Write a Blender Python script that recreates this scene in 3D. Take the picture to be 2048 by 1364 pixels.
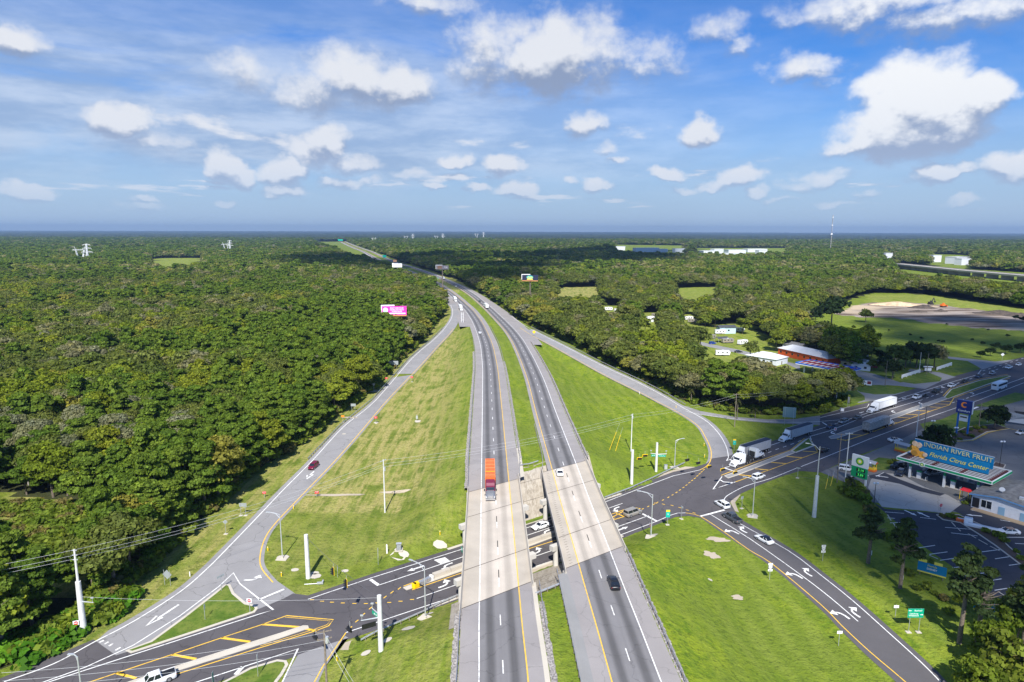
import bpy, math, random
import numpy as np
from mathutils import Vector, Matrix, noise as mnoise
from mathutils.geometry import tessellate_polygon
R = math.radians
for _o in list(bpy.data.objects): bpy.data.objects.remove(_o)
sc = bpy.context.scene
COL = sc.collection
random.seed(7); rng = np.random.default_rng(7)

# ------------------------------------------------------------------ camera
FPX = 1300.0; PITCH = math.atan(221/1300.0); ROLL = R(0.16); CAMZ = 72.7
cam_d = bpy.data.cameras.new('camera'); cam = bpy.data.objects.new('camera', cam_d); COL.objects.link(cam)
cam_d.sensor_width = 36; cam_d.lens = FPX/2048*36; cam_d.clip_start = 1; cam_d.clip_end = 80000
cam.matrix_world = Matrix.Translation((0, 0, CAMZ)) @ Matrix.Rotation(R(90)-PITCH, 4, 'X') @ Matrix.Rotation(ROLL, 4, 'Z')
sc.camera = cam

# ------------------------------------------------------------------ view
sc.view_settings.view_transform = 'Standard'; sc.view_settings.look = 'None'
sc.view_settings.gamma = 1; sc.view_settings.use_curve_mapping = False
sc.view_settings.exposure = 0.78
sc.render.engine = 'CYCLES'
sc.cycles.use_denoising = True
sc.cycles.max_bounces = 6; sc.cycles.diffuse_bounces = 3; sc.cycles.glossy_bounces = 2
sc.cycles.transparent_max_bounces = 8; sc.cycles.transmission_bounces = 3; sc.cycles.volume_bounces = 0

# ------------------------------------------------------------------ sun
SUN_EL = R(46)
sd = bpy.data.lights.new('sun', 'SUN'); sd.energy = 4.6; sd.angle = R(0.55); sd.color = (1.0, 0.955, 0.88)
sun = bpy.data.objects.new('sun', sd); COL.objects.link(sun)
sun.rotation_euler = (R(90)-SUN_EL, 0, R(-1.0))     # shines towards +Y and down

# ------------------------------------------------------------------ node helper
class NT:
    def __init__(s, tree): s.t = tree; s.n = tree.nodes; s.l = tree.links
    def node(s, typ, **kw):
        nd = s.n.new(typ)
        for k, v in kw.items():
            if k == 'inp':
                for a, b in v.items(): s.put(nd.inputs[a], b)
            else: setattr(nd, k, v)
        return nd
    def put(s, sock, v):
        if isinstance(v, bpy.types.NodeSocket): s.l.new(v, sock)
        else: sock.default_value = v
    def m(s, op, a, b=0.0, c=0.0, clamp=False):
        nd = s.n.new('ShaderNodeMath'); nd.operation = op; nd.use_clamp = clamp
        for i, v in enumerate((a, b, c)):
            s.put(nd.inputs[i], v)
        return nd.outputs[0]
    def ss(s, x, lo, hi, a=0.0, b=1.0):
        nd = s.n.new('ShaderNodeMapRange'); nd.interpolation_type = 'SMOOTHSTEP'
        for i, v in zip(range(5), (x, lo, hi, a, b)): s.put(nd.inputs[i], v)
        return nd.outputs[0]
    def mix(s, f, a, b, mode='MIX'):
        nd = s.n.new('ShaderNodeMix'); nd.data_type = 'RGBA'; nd.blend_type = mode
        s.put(nd.inputs[0], f)
        for i, v in ((6, a), (7, b)):
            if isinstance(v, tuple) and len(v) == 3: v = v+(1,)
            s.put(nd.inputs[i], v)
        return nd.outputs[2]
    def xyz(s, x, y, z=0.0):
        nd = s.n.new('ShaderNodeCombineXYZ')
        for i, v in enumerate((x, y, z)): s.put(nd.inputs[i], v)
        return nd.outputs[0]
    def noise(s, vec, scale, detail=2.0, rough=0.5, **kw):
        nd = s.n.new('ShaderNodeTexNoise')
        if vec is not None: s.put(nd.inputs['Vector'], vec)
        s.put(nd.inputs['Scale'], scale); s.put(nd.inputs['Detail'], detail); s.put(nd.inputs['Roughness'], rough)
        for k, v in kw.items(): s.put(nd.inputs[k], v)
        return nd.outputs[0]

# ------------------------------------------------------------------ world: Nishita sky with clouds
world = bpy.data.worlds.new('World'); sc.world = world; world.use_nodes = True
w = NT(world.node_tree)
for nd in list(w.n): w.n.remove(nd)
sky = w.node('ShaderNodeTexSky', sky_type='NISHITA', sun_disc=False, sun_elevation=SUN_EL, sun_rotation=R(180),
             altitude=50, air_density=1.0, dust_density=0.6, ozone_density=2.2)
geo = w.node('ShaderNodeTexCoord')
sep = w.node('ShaderNodeSeparateXYZ'); w.l.new(geo.outputs['Generated'], sep.inputs[0])
dx, dy, dz = sep.outputs
AZ = w.m('ARCTAN2', dx, dy); EL = w.m('ARCSINE', dz)
def px2ang(px, py):
    u = px-1024.; v = py-682.
    c_, s_ = math.cos(ROLL), math.sin(ROLL); u, v = u*c_+v*s_, -u*s_+v*c_
    d = (u, FPX*math.cos(PITCH)-v*math.sin(PITCH), -(FPX*math.sin(PITCH)+v*math.cos(PITCH)))
    L = math.sqrt(d[0]**2+d[1]**2+d[2]**2)
    return math.atan2(d[0], d[1]), math.asin(d[2]/L)
# cloud groups: (centre px, radii px) lobes measured in the sky of the place
CUMULUS = [
 (1835, 205, 100, 95, 1.1), (1800, 265, 125, 60, 1.1), (1905, 245, 80, 55, 1.0), (1955, 195, 55, 45, 1.0), (1730, 285, 75, 32, .9), (1845, 165, 45, 45, 1.0),
 (655, 285, 55, 42, 1.0), (620, 310, 60, 40, .85), (700, 330, 60, 24, .6), (450, 335, 42, 42, 1.0), (475, 355, 40, 26, .95), (555, 345, 55, 34, .95),
 (235, 238, 55, 34, .95), (310, 280, 70, 30, .45), (700, 150, 95, 70, .8), (800, 175, 85, 50, .8), (640, 185, 120, 45, .6), (480, 140, 75, 45, .5),
 (1110, 110, 90, 95, .9), (1070, 130, 70, 60, .95), (1190, 110, 90, 90, .6), (980, 110, 110, 90, .6), (1300, 120, 90, 60, .45),
 (1165, 252, 50, 30, .75), (1395, 262, 42, 32, .9), (1440, 55, 60, 35, .5), (1600, 140, 85, 32, .6), (1650, 170, 60, 20,.35),
 (912, 322, 42, 20, .9), (1000, 330, 42, 28, .85), (1035, 380, 55, 18, .9), (950, 378, 34, 14, .8), (1190, 378, 45, 20, .9), (1135, 368, 22, 12, .6),
 (1340, 348, 38, 15, .8), (1480, 358, 45, 22, .9), (1430, 370, 50, 16, .7), (1360, 382, 40, 10, .6), (1510, 385, 30, 14, .7), (1880, 345, 40, 22, .9), (1925, 335, 45, 12, .6),
 (1855, 360, 45, 14, .6), (2020, 335, 50, 26, .85), (1640, 355, 60, 20, .6), (1590, 372, 50, 14, .5), (565, 385, 48, 16, .85), (35, 387, 42, 18, .8), (275, 410, 50, 18, .5),
 (30, 80, 70, 34, .8), (290, 398, 30, 8, .7), (460, 410, 24, 8, .7), (877, 378, 26, 10, .8), (700, 365, 80, 14, .6), (830, 352, 60, 16, .5), (1240, 318, 22, 12, .6), (1215, 295, 22, 16, .4),
 (1920, 400, 40, 8, .6), (1655, 408, 40, 10, .6), (1740, 395, 30, 10, .5), (1560, 400, 26, 8, .5), (1000, 60, 120, 40, .5), (860, 10, 120, 30, .55), (1750, 5, 200, 45, .6), (1930, 25, 190, 40, .55),(1480, 90, 40, 30, .5)]
grp = bpy.data.node_groups.new('cloud_density', 'ShaderNodeTree')
grp.interface.new_socket('Az', in_out='INPUT', socket_type='NodeSocketFloat')
grp.interface.new_socket('El', in_out='INPUT', socket_type='NodeSocketFloat')
grp.interface.new_socket('D', in_out='OUTPUT', socket_type='NodeSocketFloat')
grp.interface.new_socket('V', in_out='OUTPUT', socket_type='NodeSocketFloat')
g = NT(grp)
gi = g.node('NodeGroupInput'); go = g.node('NodeGroupOutput')
# domain warp keeps the lobes from reading as ellipses
vec0 = g.xyz(gi.outputs[0], g.m('MULTIPLY', gi.outputs[1], 1.25), 0.0)
wn = g.node('ShaderNodeTexNoise', noise_dimensions='2D'); g.l.new(vec0, wn.inputs['Vector']); wn.inputs['Scale'].default_value = 14; wn.inputs['Detail'].default_value = 4; wn.inputs['Roughness'].default_value=0.58
wsep = g.node('ShaderNodeSeparateColor'); g.l.new(wn.outputs['Color'], wsep.inputs[0])
wa = g.m('MULTIPLY_ADD', g.m('SUBTRACT', wsep.outputs[0], 0.5), 0.060, gi.outputs[0])
we = g.m('MULTIPLY_ADD', g.m('SUBTRACT', wsep.outputs[1], 0.5), 0.040, gi.outputs[1])
acc = None; vs_ = None; ws_ = None
for (cx, cy, rx, ry, s_) in CUMULUS:
    a0, e0 = px2ang(cx, cy)
    ra, re = rx/FPX*1.0, ry/FPX*1.0
    dxn = g.m('MULTIPLY', g.m('SUBTRACT', wa, a0), 1/ra)
    dyn = g.m('MULTIPLY', g.m('SUBTRACT', we, e0), 1/re)
    q = g.m('MULTIPLY_ADD', dxn, dxn, g.m('MULTIPLY', dyn, dyn))
    b = g.m('MULTIPLY_ADD', q, -s_*0.9, s_*1.02)        # paraboloid lobe
    acc = b if acc is None else g.m('MAXIMUM', acc, b)
    bp_ = g.m('MAXIMUM', b, 0.0); vv_ = g.m('MULTIPLY', bp_, dyn); vs_ = vv_ if vs_ is None else g.m('ADD', vs_, vv_); ws_ = bp_ if ws_ is None else g.m('ADD', ws_, bp_)
acc = g.m('MAXIMUM', acc, 0.0)
# small fair-weather clouds of a layer seen in perspective, everywhere round the horizon
den = g.m('ADD', g.m('MAXIMUM', g.m('SINE', gi.outputs[1]), 0.0), 0.028)
lx = g.m('DIVIDE', g.m('SINE', gi.outputs[0]), den); ly = g.m('DIVIDE', g.m('COSINE', gi.outputs[0]), den)
ln = g.noise(g.xyz(g.m('MULTIPLY', lx, 1.0), g.m('MULTIPLY', ly, 0.55), 3.3), 0.62, 7, 0.56)
lowmask = g.m('MULTIPLY', g.ss(gi.outputs[1], 0.012, 0.045), g.m('MAXIMUM', g.ss(gi.outputs[1], 0.30, 0.12), g.ss(gi.outputs[1], 0.38, 0.62)))  # the high part, out of view overhead, is added to whiten the ambient light
lay = g.m('MULTIPLY', g.ss(ln, 0.53, 0.74, 0.0, 0.95), lowmask)
acc = g.m('MAXIMUM', acc, lay)
vor = g.node('ShaderNodeTexVoronoi', voronoi_dimensions='2D', feature='F1')
g.l.new(vec0, vor.inputs['Vector']); vor.inputs['Scale'].default_value = 24; vor.inputs['Detail'].default_value = 4; vor.inputs['Roughness'].default_value = 0.55
bil = g.m('SUBTRACT', 0.45, vor.outputs['Distance'])
fn = g.noise(vec0, 40, 6, 0.6)
nz = g.m('ADD', g.m('MULTIPLY', bil, 0.20), g.m('MULTIPLY', g.m('SUBTRACT', fn, 0.5), 0.50))
amt = g.ss(acc, 0.0, 0.25)
D = g.m('MULTIPLY_ADD', nz, amt, acc)
g.l.new(D, go.inputs[0]); g.l.new(g.m('DIVIDE', vs_, g.m('ADD', ws_, 0.03)), go.inputs[1])
def dens(az, el):
    nd = w.node('ShaderNodeGroup'); nd.node_tree = grp
    w.put(nd.inputs[0], az); w.put(nd.inputs[1], el); return nd.outputs[0]
D0 = dens(AZ, EL); V0 = D0.node.outputs[1]; D1 = dens(AZ, w.m('ADD', EL, 0.017)); D2 = dens(w.m('ADD', AZ, -0.01), w.m('ADD', EL, 0.055))
alpha = w.ss(D0, 0.0, 0.66)
dif = w.m('ADD', w.m('MULTIPLY', w.m('SUBTRACT', D0, D1), 0.7), w.m('MULTIPLY', w.m('SUBTRACT', D0, D2), 0.30))
topness = w.ss(w.m('ADD', w.m('MULTIPLY', dif, 1.5), w.m('MULTIPLY', V0, 0.62)), -0.34, 0.34)
low_hor = w.ss(EL, 0.02, 0.22)
c_base = w.mix(low_hor, (0.23, 0.29, 0.41), (0.165, 0.21, 0.31))
c_top = w.mix(low_hor, (0.44, 0.47, 0.53), w.mix(w.ss(AZ, 0.34, 0.50), (0.475, 0.49, 0.525), (0.555, 0.565, 0.58)))
ccol = w.mix(topness, c_base, c_top)
# thin veils high up: long soft streaks, pale grey
vn = w.noise(w.xyz(w.m('MULTIPLY', AZ, 1.0), w.m('MULTIPLY', EL, 3.2), 1.7), 3.1, 6, 0.55, Distortion=0.6)
leftw = w.ss(AZ, 0.50, -0.25, 0.28, 1.0)
veil = w.m('MULTIPLY', w.m('MULTIPLY', w.ss(vn, 0.24, 0.54), leftw), w.m('MULTIPLY', w.ss(EL, 0.03, 0.10), w.ss(EL, 0.33, 0.19, 0.25, 1.0)))
vn2 = w.noise(w.xyz(w.m('MULTIPLY', AZ, 1.0), w.m('MULTIPLY', EL, 4.2), 9.7), 7.0, 7, 0.6)
vcol = w.mix(w.ss(vn2, 0.35, 0.68), (0.205, 0.275, 0.40), (0.355, 0.41, 0.50))
# colours above are scene-referred radiance; the Background strength scales the Nishita sky only
SKY_S = 0.085
bg = w.node('ShaderNodeBackground'); 
hs = w.node('ShaderNodeHueSaturation', inp={'Saturation': 1.18, 'Value': 0.96}); w.l.new(sky.outputs[0], hs.inputs['Color'])
skyc = w.mix(1.0, hs.outputs[0], (0.31, 0.64, 1.05), 'MULTIPLY')
inv = 1.0/SKY_S
def up(c): return w.mix(1.0, c, (inv, inv, inv), 'MULTIPLY')
hz = w.ss(EL, 0.23, 0.0)
skyc = w.mix(w.m('MULTIPLY', hz, 0.93), skyc, up(w.mix(0.0, (0.265, 0.345, 0.462), (1, 1, 1))))
c1 = w.mix(w.m('MULTIPLY', veil, 0.80), skyc, up(vcol))
hfade = w.ss(EL, 0.0, 0.10, 0.30, 0.97)
c2 = w.mix(w.m('MULTIPLY', alpha, hfade), c1, up(ccol))
w.l.new(c2, bg.inputs[0]); bg.inputs[1].default_value = SKY_S
wo = w.node('ShaderNodeOutputWorld'); w.l.new(bg.outputs[0], wo.inputs[0])
world.cycles.sampling_method = 'MANUAL'; world.cycles.sample_map_resolution = 512
# ------------------------------------------------------------------ pixel ray -> ground point
_CR, _SR = math.cos(ROLL), math.sin(ROLL)
def Wp(px, py, z=0.0):
    u = px-1024.; v = py-682.; u, v = u*_CR+v*_SR, -u*_SR+v*_CR
    dy_ = FPX*math.cos(PITCH)-v*math.sin(PITCH); dz_ = -(FPX*math.sin(PITCH)+v*math.cos(PITCH))
    t = (z-CAMZ)/dz_
    return u*t, dy_*t
# crossing road axis
PH = R(35.6); AX = (math.cos(PH), math.sin(PH)); AN = (-math.sin(PH), math.cos(PH))
def sq(x, y): return x*AX[0]+(y-140)*AX[1], x*AN[0]+(y-140)*AN[1]
def xy(s, q): return s*AX[0]+q*AN[0], 140+s*AX[1]+q*AN[1]

# ------------------------------------------------------------------ freeway alignment and levels
ZB = 6.7
def zf(Y):
    t = np.clip((np.asarray(Y, float)-230)/420, 0, 1); t = t*t*(3-2*t)
    return ZB+(1.1-ZB)*t
def Wf(px, py):
    z = ZB
    for _ in range(6): x, y = Wp(px, py, z); z = float(zf(y))
    return x, y
SBY = [(1062, 1500), (1057.4, 1363), (1044, 1248), (1037.4, 1173.4), (1021.4, 1000), (1004.1, 820), (999.6, 776), (995.7, 737), (986, 690.3), (976.2, 667), (964.5, 643.4), (946.9, 620), (920.7, 596.8), (904.5, 584), (880, 567.7)]
NBY = [(1262, 1500), (1224, 1364), (1193.5, 1253.5), (1166.8, 1162.7), (1157.5, 1128), (1140, 1066.7), (1120, 1000), (1105.7, 943), (1085.2, 871.3), (1070.8, 820), (1056.2, 760.6), (1040.6, 717.6), (1025, 682.5), (1009.4, 659), (987.9, 635.6), (969, 616), (940, 590.3), (912.6, 572.6), (888.4, 561.3), (856, 546.8)]
FAR = [(830, 541.5), (805, 533), (780, 525.5), (752, 512), (735, 503), (716, 496.5), (701.5, 490.5), (684, 482.5), (676, 478), (670, 474)]
_far = [Wf(*p) for p in FAR]
_sb = [Wf(*p) for p in SBY]+[(x-7, y-7) for x, y in _far]
_nb = [Wf(*p) for p in NBY]+[(x+7, y+7) for x, y in _far]
def smooth_line(pts, y0=55., y1=9000., n=900, win=0.05):
    pts = sorted(pts, key=lambda p: p[1]); ys = np.array([p[1] for p in pts]); xs = np.array([p[0] for p in pts])
    lt = np.linspace(math.log(y0), math.log(y1), n); Y = np.exp(lt)
    X = np.interp(Y, ys, xs)
    lo = Y < ys[0]; X[lo] = xs[0]+(Y[lo]-ys[0])*(xs[2]-xs[0])/(ys[2]-ys[0])
    hi = Y > ys[-1]; X[hi] = xs[-1]+(Y[hi]-ys[-1])*(xs[-1]-xs[-3])/(ys[-1]-ys[-3])
    k = max(3, int(win/(lt[1]-lt[0]))); ker = np.hanning(2*k+3)[1:-1]; ker /= ker.sum()
    Xp = np.concatenate([2*X[0]-X[k+1:0:-1][:k], X, 2*X[-1]-X[-2:-k-2:-1]])
    Xs = np.convolve(Xp, ker, mode='same')[k:k+n]
    return Y, Xs
Ysb, Xsb = smooth_line(_sb, win=0.10); Ynb, Xnb = smooth_line(_nb, win=0.10)
def line_fn(Yk, Xk):
    sl = np.gradient(Xk, Yk)
    def f(Y, off=0.0):
        Y = np.asarray(Y, float); s = np.interp(Y, Yk, sl)
        return np.interp(Y, Yk, Xk)+off*np.sqrt(1+s*s)
    return f
fsb = line_fn(Ysb, Xsb); fnb = line_fn(Ynb, Xnb)
def stepf(Y, a, b, y0=168., w_=14.):
    t = np.clip((np.asarray(Y, float)-y0)/w_, 0, 1); return a+(b-a)*t
def sb_out(Y): return -7.32-stepf(Y, 3.1, 3.5)
def sb_in(Y): return stepf(Y, 2.5, 3.3)
def nb_in(Y): return -stepf(Y, 2.7, 1.3)
def nb_out(Y): return 7.32+stepf(Y, 3.0, 3.3)

# ramps: centre polylines (world) with levels
SB_RAMP_W = [(8, 1364), (107, 1328), (187, 1285), (267, 1243), (360, 1184), (413, 1138.7), (453, 1098.7), (520, 1029), (567, 979.5), (625, 921), (688, 853), (752, 800), (823, 718), (868, 679), (890, 656), (903, 636), (905, 620), (899, 605)]
SB_RAMP_Y = [(546, 1165), (524, 1138), (520, 1114), (530, 1077), (554, 1043), (612, 982), (665, 927), (717, 868.6), (775, 800), (824, 749), (868, 701), (903, 663), (915, 641), (914, 622), (908, 605)]
def z_sbr(Y):
    t = np.clip((np.asarray(Y, float)-330)/230, 0, 1); return (zf(Y)-0.0)*t*t*(3-2*t)
NB_RAMP_Y = [(1400, 940), (1414.8, 931), (1422, 917), (1421, 897), (1410, 873), (1395, 851), (1358.7, 826.4), (1317, 804.4), (1280, 785), (1200, 745), (1130, 706), (1090, 684), (1062, 670), (1040, 655)]
NB_RAMP_W = [(1457, 915), (1453, 895), (1441, 872), (1422, 850), (1400, 834), (1360, 812), (1320, 788), (1270, 762), (1200, 729), (1130, 693), (1080, 668), (1048, 650), (1022, 632)]
def z_nbr(Y):
    t = np.clip((np.asarray(Y, float)-250)/170, 0, 1); return zf(Y)*t*t*(3-2*t)
def resamp(p, n):
    p = np.array(p, float); d = np.r_[0, np.cumsum(np.hypot(*np.diff(p, axis=0).T))]
    t = np.linspace(0, d[-1], n); return np.c_[np.interp(t, d, p[:, 0]), np.interp(t, d, p[:, 1])]
def Wz(px, py, zfun):
    z = 0.
    for _ in range(8): x, y = Wp(px, py, z); z = float(zfun(y))
    return x, y
sbr_w = np.array([Wz(*p, z_sbr) for p in SB_RAMP_W]); sbr_y = np.array([Wz(*p, z_sbr) for p in SB_RAMP_Y])
nbr_w = np.array([Wz(*p, z_nbr) for p in NB_RAMP_W]); nbr_y = np.array([Wz(*p, z_nbr) for p in NB_RAMP_Y])
def xa(line, Y):   # x of a ramp edge at Y (lines are monotone in Y where the ramp climbs)
    o = np.argsort(line[:, 1]); return np.interp(Y, line[o, 1], line[o, 0])

Q_N, Q_S = 20.5, -23.0      # abutment lines of the two bridges
def T(x, y):
    """ground level"""
    x = np.asarray(x, float); y = np.asarray(y, float)
    z0 = zf(y)
    xl = fsb(y, sb_out(y)-1.3); xr = fnb(y, nb_out(y)+1.3)
    mi0 = fsb(y, sb_in(y)+0.9); mi1 = fnb(y, nb_in(y)-0.7)
    fill = z0-0.10-np.maximum(np.maximum(xl-x, x-xr), 0)/2.7
    mid = np.clip(np.minimum(x-mi0, mi1-x), 0, None)
    fill = fill-np.minimum(mid*0.16, 0.75)*np.clip((y-60)/60, 0, 1)
    s, q = sq(x, y)
    ab = np.where(q > 0, (q-9.6)/2.55, (-q-11.2)/2.55)
    h = np.minimum(fill, ab)
    # ramps
    zr = z_sbr(y); l = xa(sbr_w, y)-1.6; r = xa(sbr_y, y)+1.0
    hr = np.where((y > 300) & (y < 680), zr-0.10-np.maximum(np.maximum(l-x, x-r), 0)/3.0, -1)
    zr2 = z_nbr(y); l = xa(nbr_y, y)-1.0; r = xa(nbr_w, y)+2.0
    hr2 = np.where((y > 240) & (y < 470), zr2-0.10-np.maximum(np.maximum(l-x, x-r), 0)/3.0, -1)
    h = np.maximum(np.maximum(h, 0.0), np.maximum(hr, hr2))
    return np.where(y > 8000, 0, h)
def T1(x, y): return float(T(x, y))
def G(px, py, dz=0.0):
    """the point of the ground (plus dz) seen at a photograph pixel"""
    z = 0.
    for _ in range(14):
        x, y = Wp(px, py, z+dz); zn = T1(x, y); z = 0.5*z+0.5*zn
    return x, y, z+dz

# ------------------------------------------------------------------ mesh helpers
def make_obj(name, verts, faces, mats, mi=None, parent=None, smooth=None, uvs=None):
    me = bpy.data.meshes.new(name); me.from_pydata([tuple(v) for v in verts], [], faces)
    for m_ in (mats if isinstance(mats, (list, tuple)) else [mats]): me.materials.append(m_)
    if mi is not None: me.polygons.foreach_set('material_index', mi)
    if uvs is not None:
        uvl = me.uv_layers.new(name='UVMap'); li = np.empty(len(me.loops), np.int32); me.loops.foreach_get('vertex_index', li)
        uvl.data.foreach_set('uv', np.asarray(uvs, np.float32)[li].ravel())
    if smooth is not None:
        me.shade_smooth()
        if smooth < 3: me.set_sharp_from_angle(angle=smooth)
    me.update(); o = bpy.data.objects.new(name, me); COL.objects.link(o)
    if parent: o.parent = parent
    return o
def struct(o, label=None):
    o['kind'] = 'structure'
    if label: o['label'] = label
    return o
class MB:
    """collects primitives and links them as one mesh"""
    def __init__(s): s.v = []; s.f = []; s.mi = []
    def add(s, vs, fs, mi=0):
        b = len(s.v); s.v += [tuple(v) for v in vs]; s.f += [tuple(i+b for i in f) for f in fs]; s.mi += [mi]*len(fs); return s
    def box(s, c, d, rz=0, mi=0, taper=1.0):
        cx, cy, cz = c; hx, hy, hz = d[0]/2, d[1]/2, d[2]/2; cr, sr = math.cos(rz), math.sin(rz); vs = []
        for zz, k in ((-hz, 1), (hz, taper)):
            for X, Y_ in ((-hx, -hy), (hx, -hy), (hx, hy), (-hx, hy)):
                X, Y2 = X*k, Y_*k; vs.append((cx+X*cr-Y2*sr, cy+X*sr+Y2*cr, cz+zz))
        return s.add(vs, [(3, 2, 1, 0), (4, 5, 6, 7), (0, 1, 5, 4), (1, 2, 6, 5), (2, 3, 7, 6), (3, 0, 4, 7)], mi)
    def tube(s, p0, p1, r0, r1=None, n=8, mi=0, caps=True):
        r1 = r0 if r1 is None else r1; p0 = Vector(p0); p1 = Vector(p1); d = (p1-p0).normalized()
        a = d.orthogonal().normalized(); b = d.cross(a); vs = []
        for p, r in ((p0, r0), (p1, r1)):
            for i in range(n):
                t = 2*math.pi*i/n; vs.append(p+(a*math.cos(t)+b*math.sin(t))*r)
        fs = [(i, (i+1) % n, n+(i+1) % n, n+i) for i in range(n)]
        if caps: fs += [tuple(range(n-1, -1, -1)), tuple(range(n, 2*n))]
        return s.add(vs, fs, mi)
    def path(s, pts, r, n=5, mi=0):
        for a, b in zip(pts[:-1], pts[1:]): s.tube(a, b, r, n=n, mi=mi)
        return s
    def loft(s, rings, mi=0, caps=True):
        n = len(rings[0]); vs = [v for r_ in rings for v in r_]; fs = []
        for k in range(len(rings)-1):
            for i in range(n): fs.append((k*n+i, k*n+(i+1) % n, (k+1)*n+(i+1) % n, (k+1)*n+i))
        if caps: fs += [tuple(range(n-1, -1, -1)), tuple(range((len(rings)-1)*n, len(rings)*n))]
        return s.add(vs, fs, mi)
    def prism(s, prof, y0, y1, mi=0):
        n = len(prof); vs = [(x, y0, z) for x, z in prof]+[(x, y1, z) for x, z in prof]
        return s.add(vs, [tuple(range(n)), tuple(range(2*n-1, n-1, -1))]+[(i, n+i, n+(i+1) % n, (i+1) % n) for i in range(n)], mi)
    def disc(s, c, r, axis='y', n=20, mi=0, ry=None):
        ry = r if ry is None else ry; vs = []
        for i in range(n):
            t = 2*math.pi*i/n; A, B = math.cos(t)*r, math.sin(t)*ry
            vs.append((c[0]+A, c[1], c[2]+B) if axis == 'y' else ((c[0], c[1]+A, c[2]+B) if axis == 'x' else (c[0]+A, c[1]+B, c[2])))
        return s.add(vs, [tuple(range(n))], mi)
    def build(s, name, mats, parent=None, smooth=None):
        return make_obj(name, s.v, s.f, mats, s.mi, parent, smooth)
    def mesh(s, name, mats, smooth=None):
        o = s.build(name, mats, None, smooth); me = o.data; bpy.data.objects.remove(o); return me
def poly_obj(name, pts, z, mat, parent=None):
    """flat n-gon sheet (list of xy), z number or function"""
    zz = (lambda x, y: z) if not callable(z) else z
    P = [(x, y, zz(x, y)) for x, y in pts]
    tris = tessellate_polygon([[Vector((p[0], p[1], 0)) for p in P]])
    F = []
    for t in tris:
        a, b, c = (Vector(P[i]) for i in t)
        F.append(t if (b-a).cross(c-a).z > 0 else t[::-1])
    return make_obj(name, P, F, mat, parent=parent)
def ribbon(mb, pts, width, lift=0.0, mi=0, zfun=None, closed=False):
    """painted stripe or strip along world points (x,y)"""
    P = [Vector((p[0], p[1])) for p in pts]; L = []; Rr = []
    for i, p in enumerate(P):
        a = P[max(i-1, 0)]; b = P[min(i+1, len(P)-1)]
        if closed: a = P[i-1]; b = P[(i+1) % len(P)]
        t = (b-a).normalized(); n_ = Vector((-t.y, t.x))
        e = (P[i]-a).normalized() if i else t; cs = max(0.6, abs(e.dot(t))); n_ = n_*(width/2/cs)
        L.append(p+n_); Rr.append(p-n_)
    vs = []; zf_ = zfun or (lambda x, y: 0.0)
    for a, b in zip(L, Rr): vs += [(a.x, a.y, zf_(a.x, a.y)+lift), (b.x, b.y, zf_(b.x, b.y)+lift)]
    n = len(P); fs = [(2*i, 2*i+1, 2*i+3, 2*i+2) for i in range(n-1)]
    if closed: fs.append((2*n-2, 2*n-1, 1, 0))
    mb.add(vs, fs, mi)
def catmull(P, per=6):
    P = [np.array(p, float) for p in P]; out = []
    for i in range(len(P)-1):
        p0 = P[max(i-1, 0)]; p1 = P[i]; p2 = P[i+1]; p3 = P[min(i+2, len(P)-1)]
        for k in range(per):
            t = k/per; out.append(tuple(0.5*((2*p1)+(-p0+p2)*t+(2*p0-5*p1+4*p2-p3)*t*t+(-p0+3*p1-3*p2+p3)*t**3)))
    out.append(tuple(P[-1])); return out
def GP(pts, z=0.0): return [Wp(px, py, z) for px, py in pts]

# ------------------------------------------------------------------ materials
MATS = {}
def pbr(name, col, rough=0.6, metal=0.0, spec=0.5, bump=0.0, bscale=5.0, var=0.0, vscale=1.0, emis=0.0, coat=0.0):
    if name in MATS: return MATS[name]
    m_ = bpy.data.materials.new(name); m_.use_nodes = True; t = NT(m_.node_tree); b = t.n['Principled BSDF']
    b.inputs['Base Color'].default_value = (*col, 1); b.inputs['Roughness'].default_value = rough
    b.inputs['Metallic'].default_value = metal; b.inputs['Specular IOR Level'].default_value = spec
    if coat: b.inputs['Coat Weight'].default_value = coat
    tc = t.node('ShaderNodeTexCoord')
    if var:
        n_ = t.noise(tc.outputs['Object'], vscale, 4, 0.6)
        c = t.mix(t.ss(n_, 0.3, 0.7), tuple(x*(1-var) for x in col), tuple(min(1, x*(1+var)) for x in col)); t.l.new(c, b.inputs['Base Color'])
    if bump:
        bp = t.node('ShaderNodeBump', inp={'Strength': bump, 'Distance': 0.05}); t.l.new(t.noise(tc.outputs['Object'], bscale, 4), bp.inputs['Height'])
        t.l.new(bp.outputs[0], b.inputs['Normal'])
    if emis: b.inputs['Emission Color'].default_value = (*col, 1); b.inputs['Emission Strength'].default_value = emis
    MATS[name] = m_; return m_
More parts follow.
